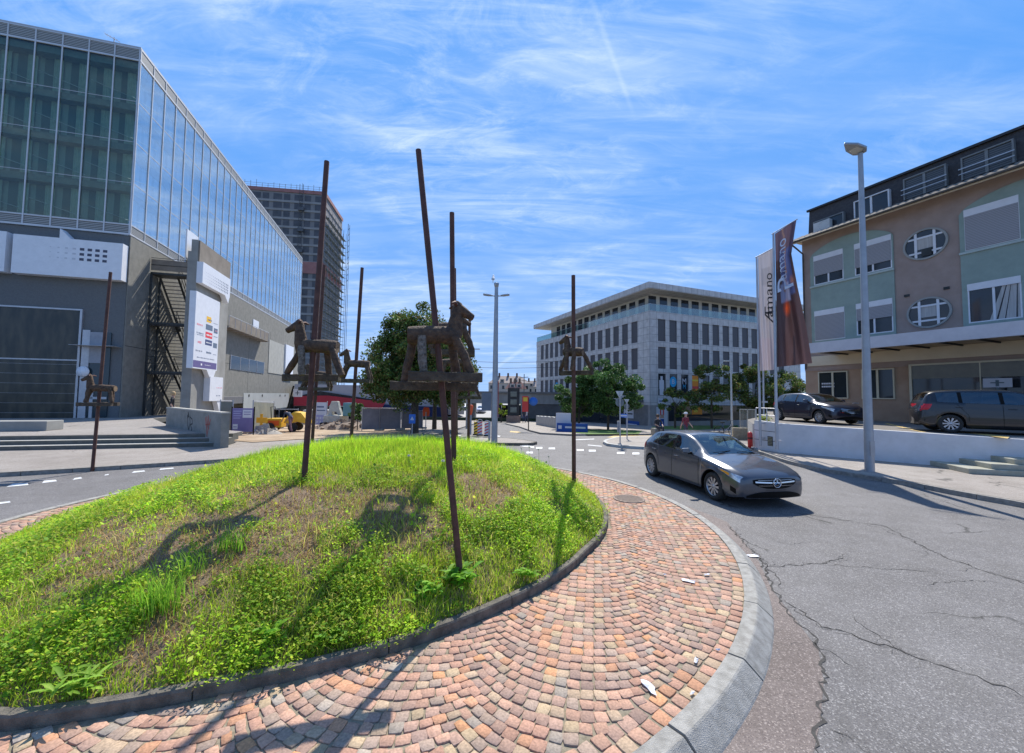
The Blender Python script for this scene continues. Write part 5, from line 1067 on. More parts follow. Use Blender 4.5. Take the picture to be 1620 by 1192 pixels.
mb.add([wl(.58, .22, .01), wl(.80, .22, .01), wl(.80, .62, .01), wl(.58, .62, .01)], [(0, 1, 2, 3)])
for k in range(6): z = .25+.06*k; mb.add([wl(.6, z, .015), wl(.78, z, .015), wl(.78, z+.03, .03), wl(.6, z+.03, .03)], [(0, 1, 2, 3)], 1)
part(mb, 'vent_grille', [darkin, mat('brass_grille', (.35, .33, .22), (.4, .38, .26))], pw_, fixn=False)
mb = MB()
for z in (.42, .82): mb.add([wl(0, z, .004), wl(1, z, .004), wl(1, z+.02, .004), wl(0, z+.02, .004)], [(0, 1, 2, 3)])
part(mb, 'panel_joint', [darkin], pw_, fixn=False)
mat('car_park_asphalt', (.15, .135, .12), (.20, .18, .16), 2, .9, bump=.3, bscale=150)
ins = Vector((-dWC.y, dWC.x, 0)).normalized()*.24
sheet('car_park', [XY(WA+Vector((.1, .3, 0))), XY(WB+ins), XY(WD+ins), (60, 2), (60, 40), (26, 40), (17.6, 27), (12.9, 21.5)], DZ, MT['car_park_asphalt'], 1.5, MT['low_wall'], zf=lambda x, y: 0, label='raised car park in front of the pink and green building')
for q in ([(1399, 670.5), (1404, 670), (1466, 684), (1458, 684)], [(1490, 680), (1500, 680), (1598, 691), (1594, 694)]):
    mb = MB(); mb.add([tuple(flat(*p, DZ+.006)) for p in q], [(0, 1, 2, 3)]); mb.build('yellow_bay_line', pwy, bpy.data.objects['car_park'], fixn=False)
# railings
def railing(p0, p1, h, n, label, z=DZ, rails=(.5, 1.0), m=None):
    A, B = Vector(p0), Vector(p1); mb = MB(); r_ = empty('railing', A, 0, label, 'railing'); d = B-A
    for k in range(n+1): mb = MB(); q = d*k/n; mb.tube([q, q+Vector((0, 0, h))], .022, 6); part(mb, 'post', m or alum, r_)
    for t in rails: mb = MB(); mb.tube([Vector((0, 0, h*t)), d+Vector((0, 0, h*t))], .022, 6); part(mb, 'rail', m or alum, r_)
railing((WA.x+.15, WA.y+.1, DZ+.1), (WB.x+.2, WB.y+.25, DZ+.1), .62, 2, 'short steel railing on the corner of the white parapet beside the flagpoles')
b1, b2 = at(1350, 668, 22.5), at(1470, 668, 20.4); railing((b1.x, b1.y, DZ), (b2.x, b2.y, DZ), .95, 4, 'two-rail steel railing behind the lamp post in the car park')
# small bush on the wall
p_ = at(1208, 662, 17.9); V, F, C = [], [], []
for i in range(500):
    c = Vector((random.gauss(0, .13), random.gauss(0, .13), abs(random.gauss(.2, .12)))); a = random.uniform(0, 6.28); o = len(V); s = .035; e1 = Vector((math.cos(a), math.sin(a), random.uniform(-.6, .6)))*s; e2 = Vector((-math.sin(a), math.cos(a), random.uniform(-1, 1)))*s*.6
    V += [c-e1, c+e2, c+e1, c-e2]; F.append((o, o+1, o+2, o+3)); C += [random.choice([(.30, .38, .04), (.22, .32, .04), (.4, .42, .06)])]*4
o = npmesh('shrub', np.array(V), np.array(F), gm, np.array(C)); o.location = (p_.x, p_.y, DZ); tag(o, 'small yellow-green shrub on the corner of the white parapet', 'shrub')
# flagpoles and flags
def pole(px, ptop, pbot, label, r=.045, Y=None, zb=.3):
    B = at(*pbot, Y); T = at(*ptop, Y+.1); rt_ = empty('flagpole', (B.x, B.y, zb), 0, label, 'flagpole', 'flagpoles on the white parapet'); d = Vector((T.x-B.x, T.y-B.y, T.z-zb))
    mb = MB(); mb.tube([(0, 0, 0), d*.5, d], [r*1.1, r, r*.7], 10); part(mb, 'pole', mat('pole_grey', (.38, .39, .42), (.46, .47, .50), 2, .4, .5), rt_)
    mb = MB(); mb.box(-.05, .18, -.04, .04, .3, .38); mb.box(-.05, .18, -.04, .04, .95, 1.03); part(mb, 'bracket', alum, rt_)
    return B, T
Bp1, Tp1 = pole(0, (1197, 407), (1203, 697), 'left flagpole of the three, carrying the white flag', .05, 17.0)
Bp2, Tp2 = pole(0, (1223.5, 369), (1229, 706), 'right flagpole of the three, carrying the dark flag', .055, 15.9)
Bp3, Tp3 = pole(0, (1206, 430), (1208, 650), 'rearmost thin flagpole seen below the white flag', .04, 18.5, 1.2)
def flag(name, edgeL, edgeR, Y, dY, cols, folds, label, text, tpos, amp=.10):
    """cloth hanging from a top arm: left edge and right edge as lists of sight points from top to bottom"""
    def interp(E, t):
        s = t*(len(E)-1); i = min(int(s), len(E)-2); f = s-i; return (E[i][0]*(1-f)+E[i+1][0]*f, E[i][1]*(1-f)+E[i+1][1]*f)
    def fn(u, v, off=0.0):
        l, r = interp(edgeL, v), interp(edgeR, v); px, py = l[0]*(1-u)+r[0]*u, l[1]*(1-u)+r[1]*u
        yy = Y+dY*u+amp*math.sin(folds[0]*u+folds[1]*v+.5)*(.25+u)*(.3+v)+.045*math.sin(19*u-5*v)*(.2+v)
        p = at(px, py, yy); n = (p-CAM).normalized(); return p-n*off
    nu, nv = 26, 60; V = [fn(i/nu, j/nv) for j in range(nv+1) for i in range(nu+1)]; F = [(j*(nu+1)+i, j*(nu+1)+i+1, (j+1)*(nu+1)+i+1, (j+1)*(nu+1)+i) for j in range(nv) for i in range(nu)]
    base = V[0]; C = [cols(i/nu, j/nv) for j in range(nv+1) for i in range(nu+1)]
    o = npmesh(name, np.array([tuple(v-base) for v in V]), np.array(F), MT.get('flag_cloth') or attr_mat('flag_cloth', .6, .25), np.array(C), smooth=True); o.location = base; tag(o, label, 'flag')
    for s, size, u0, v0, col, nar, rot in text:
        mb = MB()
        L_ = .9
        def m_(a, b):
            w, h = (-b, a) if rot else (a, b)
            # text runs up the flag when rotated; scale u by width 1.0 and v by height 5
            return fn(min(max(u0+w*.9, .01), .99), min(max(v0-h*.19, .01), .99), .02)-base
        text_on(mb, s, size, m_, 0, nar); q = mb.build('lettering', mat('ink_'+col[0], col[1], rough=.6), o, fixn=False)
    return o
ink_d = ('black', (.03, .03, .035)); ink_w = ('white', (.55, .62, .75)); ink_o = ('orange', (.75, .13, .03)); ink_lo = ('salmon', (.5, .2, .13))
flag('white_flag', [(1199, 406), (1200, 450), (1201, 520), (1203, 587)], [(1223, 394), (1224, 450), (1226, 520), (1228, 585)], 17.0, -.25,
     lambda u, v: tuple(np.array((.50, .47, .50))*(1-.18*(abs(u-.5) < .3)*(.15 < v < .35)) if v < .75 else np.array((.52, .46, .50))), (9, 2), 'pale grey-white hanging flag with small dark handwriting, left of the dark flag', [('amano', .8, .68, .40, ink_d, .9, True), ('Æ', .85, .66, .56, ink_d, .9, True)], None, .06)
def darkflag(u, v):
    c = np.array((.085, .05, .052))+np.array((.10, .055, .05))*max(0, v-.45)
    if v < .22: c = np.array((.15, .10, .13))
    if .18 < v < .52 and .25+.3*(v-.2) < u < .85: c = np.array((.10, .12, .26))
    if .42 < v < .56 and .2 < u < .62: c = np.array((.24, .26, .40))
    if abs(u-.33-.25*math.sin(6*v)) < .035 and v < .5: c = np.array((.30, .18, .15))
    k = max(0, 1-math.hypot((u-.42)/.16, (v-.60)/.06)); c = c*(1-k)+np.array((.75, .10, .02))*k*1.1
    k = max(0, 1-math.hypot((u-.80)/.14, (v-.43)/.05)); c = c*(1-k)+np.array((.5, .2, .1))*k
    return tuple(c)
flag('dark_flag', [(1226, 370), (1227, 420), (1228, 470), (1229, 530), (1229.5, 581)], [(1260, 348), (1252, 402), (1262, 455), (1275, 515), (1285, 575)], 15.9, -.45,
     darkflag, (10, 3), 'dark brown hanging flag with blue patch, white lettering and orange glow', [('amano', .75, .36, .24, ink_w, .85, True), ('P', 1.25, .50, .43, ink_w, 1.0, True)], None, .14)
for a, b, Y, nm in (((1195, 408), (1225, 392), 16.9, 'white'), ((1221, 371), (1261.5, 347), 15.75, 'dark')):
    A, Bq = at(*a, Y), at(*b, Y-.2); mb = MB(); mb.tube([(0, 0, 0), Bq-A], .022, 6); single(mb, 'flag_arm', alum, A, 0, f'thin metal arm holding up the {nm} flag', 'flag arm')
# street lamps
lmp = mat('lamp_grey', (.30, .32, .35), (.37, .39, .42), 2, .45, .5, c3=(.33, .35, .38))
def lamp_base(px, py, dz=.118): return G(px, py, dz)
LB = lamp_base(1376, 746); LT = at(1361, 243, LB.y); hL = LT.z-LB.z
r_ = empty('street_lamp', LB, 0, 'tall grey street lamp with a flat angular head on the right pavement', 'street lamp')
mb = MB(); mb.tube([(0, 0, 0), (0, 0, 1.5), ((LT.x-LB.x)*.5, 0, hL*.5), (LT.x-LB.x, 0, hL)], [.125, .118, .095, .065], 14); part(mb, 'post', lmp, r_)
hx = LT.x-LB.x; mb = MB(); pl_ = [(-.68, -.02), (-.38, -.19), (-.05, -.21), (.10, -.10), (.10, .10), (-.05, .21), (-.38, .19), (-.68, .02)]
Mx = Matrix.Translation((hx+.02, 0, hL+.03)) @ Matrix.Rotation(R_(12), 4, 'Z') @ Matrix.Rotation(R_(14), 4, 'Y'); mb.prism(pl_, 0, .07, 0, Mx); mb.prism([(x*.7-.05, y*.7) for x, y in pl_], .07, .09, 0, Mx); part(mb, 'lamp_head', lmp, r_, bevel=.01)
mb = MB(); mb.prism([(-.35, -.12), (-.12, -.16), (0, 0), (-.12, .16), (-.35, .12)], -.012, -.002, 0, Mx); part(mb, 'lens', mat('lamp_lens', (.45, .45, .42), rough=.2), r_)
mb = MB(); mb.box(-.07, .07, -.13, -.10, .5, .95); part(mb, 'service_door', lmp, r_)
DB = G(782, 701, .118); DT = at(780, 455, DB.y); h = DT.z-DB.z
r_ = empty('street_lamp', DB, 0, 'tall double-armed street lamp on the small island with a gull on top', 'street lamp')
mb = MB(); mb.tube([(0, 0, 0), (0, 0, 2.2), (0, 0, h)], [.15, .14, .085], 14); mb.lathe([(.0, h), (.09, h), (.11, h+.12), (.13, h+.2), (.02, h+.24), (0, h+.24)], 12); part(mb, 'post', lmp, r_)
for s in (-1, 1):
    mb = MB(); mb.tube([(0, 0, h-.42), (s*.25, 0, h-.40)], .03, 8); mb.prism([(0, -.05), (.18, -.12), (.42, -.11), (.44, 0), (.42, .11), (.18, .12), (0, .05)], 0, .06, 0, Matrix.Translation((s*.2, 0, h-.43)) @ Matrix.Rotation(0 if s > 0 else math.pi, 4, 'Z') @ Matrix.Rotation(R_(-7), 4, 'Y')); part(mb, 'lamp_head', lmp, r_, bevel=.01)
mb = MB(); mb.box(-.62, -.17, -.04, .04, 1.5, 2.35); part(mb, 'sign_back', mat('sign_back_grey', (.12, .14, .18), (.15, .17, .21), 2, .6), r_)
mb = MB(); mb.box(.12, .17, -.03, .03, 1.2, 2.9); part(mb, 'side_pole', mat('reflector_red', (.35, .05, .05)), r_)
# gull: body, neck, head, beak, folded wings as one skin
gb_ = MB(); gp = [(0, -.16, .10, .02), (0, -.10, .14, .05), (0, -.02, .19, .075), (0, .06, .25, .075), (0, .11, .32, .045), (0, .13, .37, .04), (0, .16, .40, .042), (0, .20, .395, .02), (0, .25, .385, .006)]
gb_.tube([(x, y, z) for x, y, z, r in gp], [r for *_, r in gp], 12)
gul = gb_.build('gull', mat('gull_white', (.6, .6, .6), (.7, .7, .7), 8)); gul.location = (DT.x, DT.y, DT.z+.22); tag(gul, 'white gull perched on top of the tall double street lamp', 'bird')
for s in (-1, 1): mb = MB(); mb.grid(lambda u, v: (s*(.055+.03*math.sin(math.pi*u)*math.sin(math.pi*v)), .08-.28*u, .27-.15*u-.07*v*(1-u*.5)), 6, 4); part(mb, 'wing', mat('gull_grey', (.25, .26, .28)), gul)
mb = MB(); mb.tube([(-.025, .0, 0), (-.025, .0, .14)], .006, 4); mb.tube([(.025, .0, 0), (.025, .0, .14)], .006, 4); part(mb, 'legs', mat('gull_leg', (.5, .35, .1)), gul)
SB = G(1158, 689, .118); ST = at(1158, 573, SB.y); h = ST.z-SB.z
r_ = empty('street_lamp', SB, 0, 'slim pale street lamp with a small arm before the grey office block', 'street lamp')
mb = MB(); mb.tube([(0, 0, 0), (0, 0, h)], [.08, .05], 10); part(mb, 'post', mat('lamp_pale', (.42, .46, .48), (.5, .54, .56), 2, .4, .4), r_)
mb = MB(); mb.tube([(0, 0, h), (-.15, 0, h+.05)], .03, 6); mb.box(-.5, -.08, -.08, .08, h+.02, h+.10); part(mb, 'lamp_head', MT['lamp_pale'], r_, bevel=.01)
OB = at(738, 683, 34); OT = at(738, 553, 34); h = OT.z-gz(0, 34)
r_ = empty('street_lamp', (OB.x, OB.y, gz(0, 34)), 0, 'distant street lamp with one long arm behind the wooden horses', 'street lamp')
mb = MB(); mb.tube([(0, 0, 0), (0, 0, h)], [.09, .06], 8); part(mb, 'post', lmp, r_); mb = MB(); mb.tube([(0, 0, h-.1), (.55, 0, h+.05)], .03, 6); mb.prism([(0, -.05), (.5, -.12), (.55, 0), (.5, .12), (0, .05)], 0, .06, 0, Matrix.Translation((.5, 0, h))); part(mb, 'lamp_head', lmp, r_)
# ---------------------------------------------------------------- pink and green building
P3 = at(1450, 666, 20); B3 = Frame(P3, -67); rb_ = empty('pink_green_building', (B3.o.x, B3.o.y, DZ), B3.a, 'three storey pink and green rendered building with dark mansard roof and canopy', 'building')
pink = mat('pink_render', (.30, .225, .19), (.355, .27, .23), 1.5, .93, bump=.5, bscale=90); grn = mat('green_render', (.235, .30, .265), (.28, .35, .31), 1.5, .93, bump=.5, bscale=90)
tan = mat('brown_render', (.33, .215, .145), (.40, .275, .19), 1.2, .9, bump=.3, bscale=60); cream = mat('cream_soffit', (.60, .50, .36), (.66, .56, .41), 1, .8); slate = mat('slate', (.035, .032, .035), (.06, .055, .055), 9, .75, bump=.6, bscale=18)
F3 = lambda px, py, y=0.0: (lambda r: (r[0], r[1]-DZ))(B3.F(px, py, y))
xl = F3(1270, 480)[0]; xr3 = 10.0; zE = F3(1300, 372, 0)[1]+.02; 
zc1 = F3(1400, 530, 0)[1]
mb = MB(); mb.box(xl, xr3, .06, 11, 2.9, zE); part(mb, 'upper_wall', [pink], rb_)
mb = MB(); mb.box(xl, xr3, .1, 10.9, -.3, 2.9); part(mb, 'ground_floor_wall', [tan], rb_)
def W4(c): # (tl, tr, bl, br) pixel corners -> x0,x1,z0,z1 averaged on the facade
    (x0, za), (x1, zb), (x2, zc), (x3, zd) = [F3(*p) for p in c]; return (x0+x2)/2, (x1+x3)/2, (zc+zd)/2, (za+zb)/2
wins = [(((1286, 407), (1334, 393), (1289, 452), (1334, 441.6)), .62, 1), (((1351, 387), (1410, 370.6), (1353, 435.5), (1411, 425)), .72, 2), (((1288, 493), (1336, 485.5), (1290, 540), (1337, 535)), .97, 1), (((1354, 481), (1412.5, 472), (1356, 531), (1413, 525)), .45, 2),
        (((1523.4, 333), (1612, 309), (1528, 398), (1614, 378)), .98, 2), (((1529, 451), (1616.5, 435.6), (1534, 511), (1617, 503.6)), .0, 2)]
wx = [W4(w[0]) for w in wins]
xg0, xg1 = F3(1283, 480)[0]+.0, F3(1416, 480)[0]; xh0 = F3(1519, 400)[0]
def arch(x0, x1, zb, zs, zt, skew=.0):
    P = [(x0, zb), (x0, zs)]
    for k in range(1, 12): t = k/12; P.append((x0+(x1-x0)*t, zs+(zt-zs)*math.sin(math.pi*t)**.8))
    return P+[(x1, zs), (x1, zb)]
GZ0 = F3(1400, 530.5, -2.5)[1]-.1
zs_, zt_ = F3(1283, 408)[1]-.05, F3(1350, 372)[1]+.12
def paneled(poly_x0, poly_x1, holes):
    """green field in strips around the window openings, arch-topped"""
    mb = MB(); top = lambda x: zs_+(zt_-zs_)*max(0, math.sin(math.pi*(x-poly_x0)/(poly_x1-poly_x0)))**.6
    xs_ = sorted(set([poly_x0, poly_x1]+[h[i] for h in holes for i in (0, 1)]+[poly_x0+(poly_x1-poly_x0)*k/28 for k in range(29)]))
    for a, b in zip(xs_, xs_[1:]):
        if b-a < 1e-4: continue
        c = (a+b)/2; hs_ = sorted([(h[2], h[3]) for h in holes if h[0] < c < h[1]]); z = GZ0; 
        for h0_, h1_ in hs_+[(None, None)]:
            if h0_ is None: mb.add([(a, .0, z), (b, .0, z), (b, .0, top(b)), (a, .0, top(a))], [(0, 1, 2, 3)]); mb.add([(a, .0, top(a)), (b, .0, top(b)), (b, .06, top(b)), (a, .06, top(a))], [(0, 1, 2, 3)])
            else: mb.add([(a, .0, z), (b, .0, z), (b, .0, h0_), (a, .0, h0_)], [(0, 1, 2, 3)]); z = h1_
    for x, s in ((poly_x0, -1), (poly_x1, 1)): mb.add([(x, 0, GZ0), (x, .06, GZ0), (x, .06, top(x)), (x, 0, top(x))], [(0, 1, 2, 3)])
    return mb
part(paneled(xg0, xg1, wx[:4]), 'green_field', [grn], rb_, fixn=False)
x2 = xh0+(wx[4][1]-wx[4][0])*2.6; part(paneled(xh0, x2, wx[4:]), 'green_field', [grn], rb_, fixn=False)
mb = MB(); mb.box(xg0-.02, xg1+.02, -.07, -.0, wx[0][2]-.14, wx[0][2]-.04); part(mb, 'sill_band', mat('pale_green_trim', (.36, .42, .40), (.42, .48, .45), 3, .8), rb_); mb = MB(); mb.box(xh0-.02, x2, -.07, -.0, wx[4][2]-.14, wx[4][2]-.04); part(mb, 'sill_band', [mat('pale_green_trim', (.36, .42, .40), (.42, .48, .45), 3, .8)], rb_)
wf = mat('window_white', (.62, .62, .64), (.68, .68, .70), 3, .5); bl3 = stripe_mat('grey_blind', (.16, .155, .16), (.30, .29, .30), .075, 'Z', .6, .25); cur = mat('net_curtain', (.35, .33, .31), (.48, .46, .44), 1.5, .9, stretch=(12, 1, .5))
for (w_, blf, nm), (x0, x1, z0, z1) in zip(wins, wx):
    hb = (z1-z0)*.17; r_ = MB(); fw = .05
    r_.box(x0, x1, -.03, .10, z1-hb, z1); # roller box
    wo = part(r_, 'window', wf, rb_)
    mb = MB(); mb.box(x0, x0+fw, -.0, .058, z0, z1-hb); mb.box(x1-fw, x1, 0, .058, z0, z1-hb); mb.box(x0+fw, x1-fw, 0, .058, z0, z0+fw); mb.box((x0+x1)/2-.04, (x0+x1)/2+.04, .005, .055, z0+fw, z1-hb); part(mb, 'frame', wf, wo)
    mb = MB(); mb.box(x0+fw, x1-fw, .04, .05, z0+fw, z1-hb); part(mb, 'pane', wg, wo)
    if blf: zb_ = z1-hb-(z1-hb-z0)*blf; mb = MB(); mb.box(x0+.02, x1-.02, -.02, -.005, zb_, z1-hb); part(mb, 'blind', bl3, wo)
    else: mb = MB(); mb.grid(lambda u, v: (x1-fw-.9*(1-.45*v)*1.0+.9*u*(1-.45*v), .035+.01*math.sin(30*u), z0+fw+(z1-hb-z0-fw)*v), 8, 6); part(mb, 'curtain', cur, wo, fixn=False); 
for px0, px1, pc, py0, py1 in ((1431, 1497, (1464, 386), 361, 410), (1437, 1503, (1470, 494.5), 470, 519)):
    xa, xb = F3(px0, pc[1]+6)[0], F3(px1, pc[1]-8)[0]; xc, zc_ = (xa+xb)/2, F3(*pc)[1]; a = (xb-xa)/2; b = abs(F3(pc[0], py0+2)[1]-F3(pc[0], py1-2)[1])/2; n = 40; mb = MB(); rows = []
    for k in range(n):
        q = 2*math.pi*k/n; c, s = math.cos(q), math.sin(q); rows += [(xc+a*1.09*c, .055, zc_+b*1.09*s), (xc+a*1.09*c, -.02, zc_+b*1.09*s), (xc+a*.98*c, -.02, zc_+b*.98*s), (xc+a*.98*c, .055, zc_+b*.98*s)]
    mb.add(rows, [(k*4+j, k*4+j+1, ((k+1) % n)*4+j+1, ((k+1) % n)*4+j) for k in range(n) for j in range(3)]); wo = part(mb, 'oval_window', mat('oval_surround', (.27, .27, .25), (.32, .32, .30), 3, .8), rb_)
    mb = MB(); mb.add([(xc+a*.98*math.cos(2*math.pi*k/n), .045, zc_+b*.98*math.sin(2*math.pi*k/n)) for k in range(n)], [tuple(range(n))]); part(mb, 'pane', wg, wo, fixn=False)
    mb = MB()
    for x in (-.45, .45): hh = b*.98*math.sqrt(1-x*x); mb.box(xc+a*x-.05, xc+a*x+.05, .01, .04, zc_-hh, zc_+hh)
    for z in (-.55, .5): ww = a*.97*math.sqrt(1-z*z); mb.box(xc-ww, xc+ww, .014, .036, zc_+b*z-.045, zc_+b*z+.045)
    part(mb, 'glazing_bars', wf, wo)
    mb = MB(); mb.grid(lambda u, v: (xc-a*.40+a*.8*u, .043+.001*math.sin(20*u), zc_-b*.3+b*.75*v), 12, 3); part(mb, 'curtain', cur, wo, fixn=False)
mb = MB(); mb.box(F3(1458, 400)[0], F3(1474, 400)[0], -.03, .03, F3(1464, 402)[1]-.1, F3(1464, 394)[1]); part(mb, 'black_box', darkin, rb_)
for px, py in ((1434, 468), (1497, 456)): x, z = F3(px, py); mb = MB(); mb.box(x-.1, x+.1, -.0, .06, z-.06, z+.06); part(mb, 'wall_vent', darkin, rb_)
# eaves, gutter, tiles, mansard
zed = F3(1300, 369, -.75)[1]; mb = MB(); mb.yz([(-.75, zed-.12), (-.75, zed), (.6, zed+.62), (.6, zE-.02), (.06, zE-.02)], xl-.35, xr3, 0); part(mb, 'eaves', [cream], rb_)
mb = MB(); mb.tube([(xl-.4, -.82, zed+.0), (xr3, -.82, zed+.0)], .075, 8); part(mb, 'gutter', mat('dark_gutter', (.05, .045, .04), (.08, .07, .06), 4, .6), rb_)
mb = MB(); n = int((xr3-xl+.4)/.3)
for k in range(n):
    for j in range(4): x = xl-.38+k*.3; y = -.78+j*.33; z = zed+.05+j*.33*.46; mb.add([(x, y, z+.0), (x+.28, y, z+.0), (x+.28, y+.35, z+.18), (x, y+.35, z+.18), (x+.14, y, z+.075), (x+.14, y+.35, z+.24)], [(0, 4, 5, 3), (4, 1, 2, 5), (0, 1, 4)])
part(mb, 'eaves_tiles', mat('old_tile', (.16, .13, .10), (.28, .24, .20), 7, .85), rb_, fixn=False)
xm = F3(1279, 400, .55)[0]; zm1 = F3(1279, 336, .75)[1]
mb = MB(); mb.yz([(.55, zed+.3), (.75, zm1), (10, zm1), (10, zed)], xm, xr3, 0); part(mb, 'mansard_roof', [slate], rb_)
mb = MB(); mb.box(xm-.1, xr3, .62, .76, zm1-.02, zm1+.10); part(mb, 'roof_edge', [mat('black_flashing', (.02, .02, .022), rough=.5)], rb_)
mw = [((1352, 320), (1408, 300), (1353, 345), (1409, 328), 0), ((1430, 283), (1498, 262), (1432, 312), (1499, 295), 1), ((1521, 250), (1605, 222), (1524, 280), (1607, 258), 1), ((1288, 352), (1336, 336), (1290, 372), (1336, 358), 2)]
for a, b, c, d, kd in mw:
    (x0, za), (x1, zb), (_, zc_), (_, zd_) = [F3(*p, .5) for p in (a, b, c, d)]; z0, z1 = (zc_+zd_)/2-.1, (za+zb)/2; mb = MB(); f = .06
    if kd == 0: z0 -= .2
    mb.box(x0, x0+f, .38, .62, z0, z1); mb.box(x1-f, x1, .38, .62, z0, z1); mb.box(x0+f, x1-f, .38, .62, z1-f, z1); mb.box((x0+x1)/2-.05, (x0+x1)/2+.05, .40, .62, z0, z1-f)
    wo = part(mb, 'dormer_window', wf if kd == 0 else mat('grey_frame', (.16, .17, .17), (.2, .21, .21), 3, .6), rb_)
    mb = MB(); mb.box(x0+f, x1-f, .44, .47, z0, z1-f); part(mb, 'pane', wg if kd != 1 else stripe_mat('dark_blind', (.03, .035, .04), (.09, .095, .10), .1, 'Z', .4) if 'dark_blind' not in MT else MT['dark_blind'], wo)
    if kd == 1: mb = MB(); mb.box(x0-.05, x1+.05, .25, .27, z0+.5, z0+.54); mb.box(x0-.05, x1+.05, .25, .27, z0+.25, z0+.28); part(mb, 'guard_rail', alum, wo)
x, z = F3(1300, 362, .1); ac = MB(); ac.box(-.45, .45, 0, .32, 0, .62); o = ac.build('air_conditioner', mat('ac_white', (.5, .5, .48), (.56, .56, .54), 3, .6), bevel=.02); P_ = B3.o+B3.x*(x)+B3.y*.05; o.location = (P_.x, P_.y, z+DZ-.15); o.rotation_euler = (0, 0, B3.a); tag(o, 'white air conditioning unit on the eaves at the left end of the mansard roof', 'air conditioner')
mb = MB(); mb.lathe([(.0, -.012), (.24, -.012), (.25, 0)], 20, 0, Matrix.Translation((.12, -.004, .31)) @ Matrix.Rotation(R_(90), 4, 'X'))
part(mb, 'fan_grille', darkin, o)
# canopy
yc = -2.5; xc0 = F3(1280, 550, yc)[0]; zc1 = F3(1400, 530.5, yc)[1]; zc0 = F3(1400, 549, yc)[1]
mb = MB(); mb.box(xc0, xr3, yc, yc+.25, zc0, zc1); mb.box(xc0, xc0+.25, yc+.25, .05, zc0, zc1); mb.box(xc0+.25, xr3, yc+.25, .05, zc1-.15, zc1-.02); part(mb, 'canopy', mat('canopy_white', (.50, .50, .54), (.58, .58, .62), 1.5, .7), rb_)
mb = MB(); mb.box(xc0+.26, xr3, yc+.26, .04, zc0+.06, zc0+.12)
for k in range(12): x = xc0+.6+k*1.15; mb.box(x, x+.06, yc+.27, .03, zc0-.02, zc0+.055, 1)
part(mb, 'soffit', [mat('canopy_soffit', (.42, .32, .21), (.48, .38, .26), 1, .8), darkin], rb_)
mb = MB(); mb.box(xl+.2, xr3, -.02, .09, zc0-.55, zc0+.05); part(mb, 'lintel_band', [cream], rb_)
for a, b in (((1294, 588), (1342, 631)), ((1362, 584), (1416, 632))):
    (x0, z1), (x1, z0) = F3(a[0], a[1]+1, .02), F3(b[0], b[1], .02); mb = MB(); f = .06
    mb.box(x0, x0+f, -.0, .095, z0, z1); mb.box(x1-f, x1, 0, .095, z0, z1); mb.box(x0+f, x1-f, 0, .095, z1-f, z1); mb.box(x0+f, x1-f, 0, .095, z0, z0+f); mb.box((x0+x1)/2-.05, (x0+x1)/2+.05, .01, .09, z0+f, z1-f); wo = part(mb, 'shop_window', mat('cream_frame', (.50, .45, .32), (.56, .5, .37), 3, .6), rb_)
    mb = MB(); mb.box(x0+f, x1-f, .05, .06, z0+f, z1-f); part(mb, 'pane', wg, wo)
    if a[0] < 1300:
        mb = MB()
        for r in range(2):
            for k in range(7): mb.box(x0+.18+k*.1, x0+.18+k*.1+.07, .04, .045, z0+.85-r*.18, z0+.94-r*.18)
        part(mb, 'window_lettering', dec[1], wo)
(x0, z1) = F3(1438, 577); z0 = 0.0; mb = MB(); mb.box(x0, x0+.1, -.05, .09, z0, z1); mb.box(x0+.1, xr3, -.05, .09, z1-.08, z1)
for px in (1552,): x = F3(px, 620)[0]; mb.box(x-.02, x+.02, -.01, .05, 0, z1-.08)
wo = part(mb, 'showroom_frame', MT['cream_frame'], rb_); mb = MB(); mb.box(x0+.1, xr3, .02, .04, 0, z1-.08); part(mb, 'showroom_glass', wg, wo)
mb = MB(); mb.box(x0+.1, xr3, .0, .018, z1-.75, z1-.08); part(mb, 'transom', [mat('dusty_glass', (.11, .105, .085), (.15, .14, .11), 2, .3)], wo)
xsn, zsn = F3(1578, 606, -.4); mb = MB(); mb.box(-.42, .42, -.02, .02, zsn-.2, zsn+.2); mb.box(-.04, .04, .0, .03, 0, zsn-.2, 1); mb.box(-.2, .2, -.025, -.021, zsn-.02, zsn+.03, 1); mb.box(-.05, .05, -.026, -.021, zsn-.15, zsn+.12, 1)
P_ = B3.o+B3.x*xsn-B3.y*.4; single(mb, 'notice_stand', [mat('notice_white', (.42, .42, .45)), mat('notice_grey', (.08, .11, .12))], (P_.x, P_.y, DZ), B3.a, 'small white notice board on a post before the dark showroom window', 'sign')
mb = MB(); x = xl+.12; mb.tube([(xl-.2, -.8, zed-.02), (xl-.02, -.5, zed-.35), (x, -.07, zed-.7), (x, -.07, 3.0)], .05, 8); part(mb, 'downpipe', MT['dark_gutter'], rb_)
# steps at the far right
p0 = flat(1533, 750, .118); sd_ = R_(-16)
for k, (dx, w) in enumerate(((0, 5), (.62, 4.4), (1.25, 3.8))):
    mb = MB(); mb.box(0, w, 0, 2.2-.25*k, 0, .16); q = Matrix.Rotation(sd_, 4, 'Z') @ Vector((dx, .12*k, 0)); single(mb, 'stone_step', mat('step_stone', (.30, .29, .22), (.38, .37, .3), 4, .9), (p0.x+q.x, p0.y+q.y, .118+.16*k), sd_, ['lowest and widest stone step at the far right', 'middle one of the three stone steps at the far right', 'topmost of the three stone steps at the far right'][k], 'step', 'stone steps at the far right', bevel=.015)
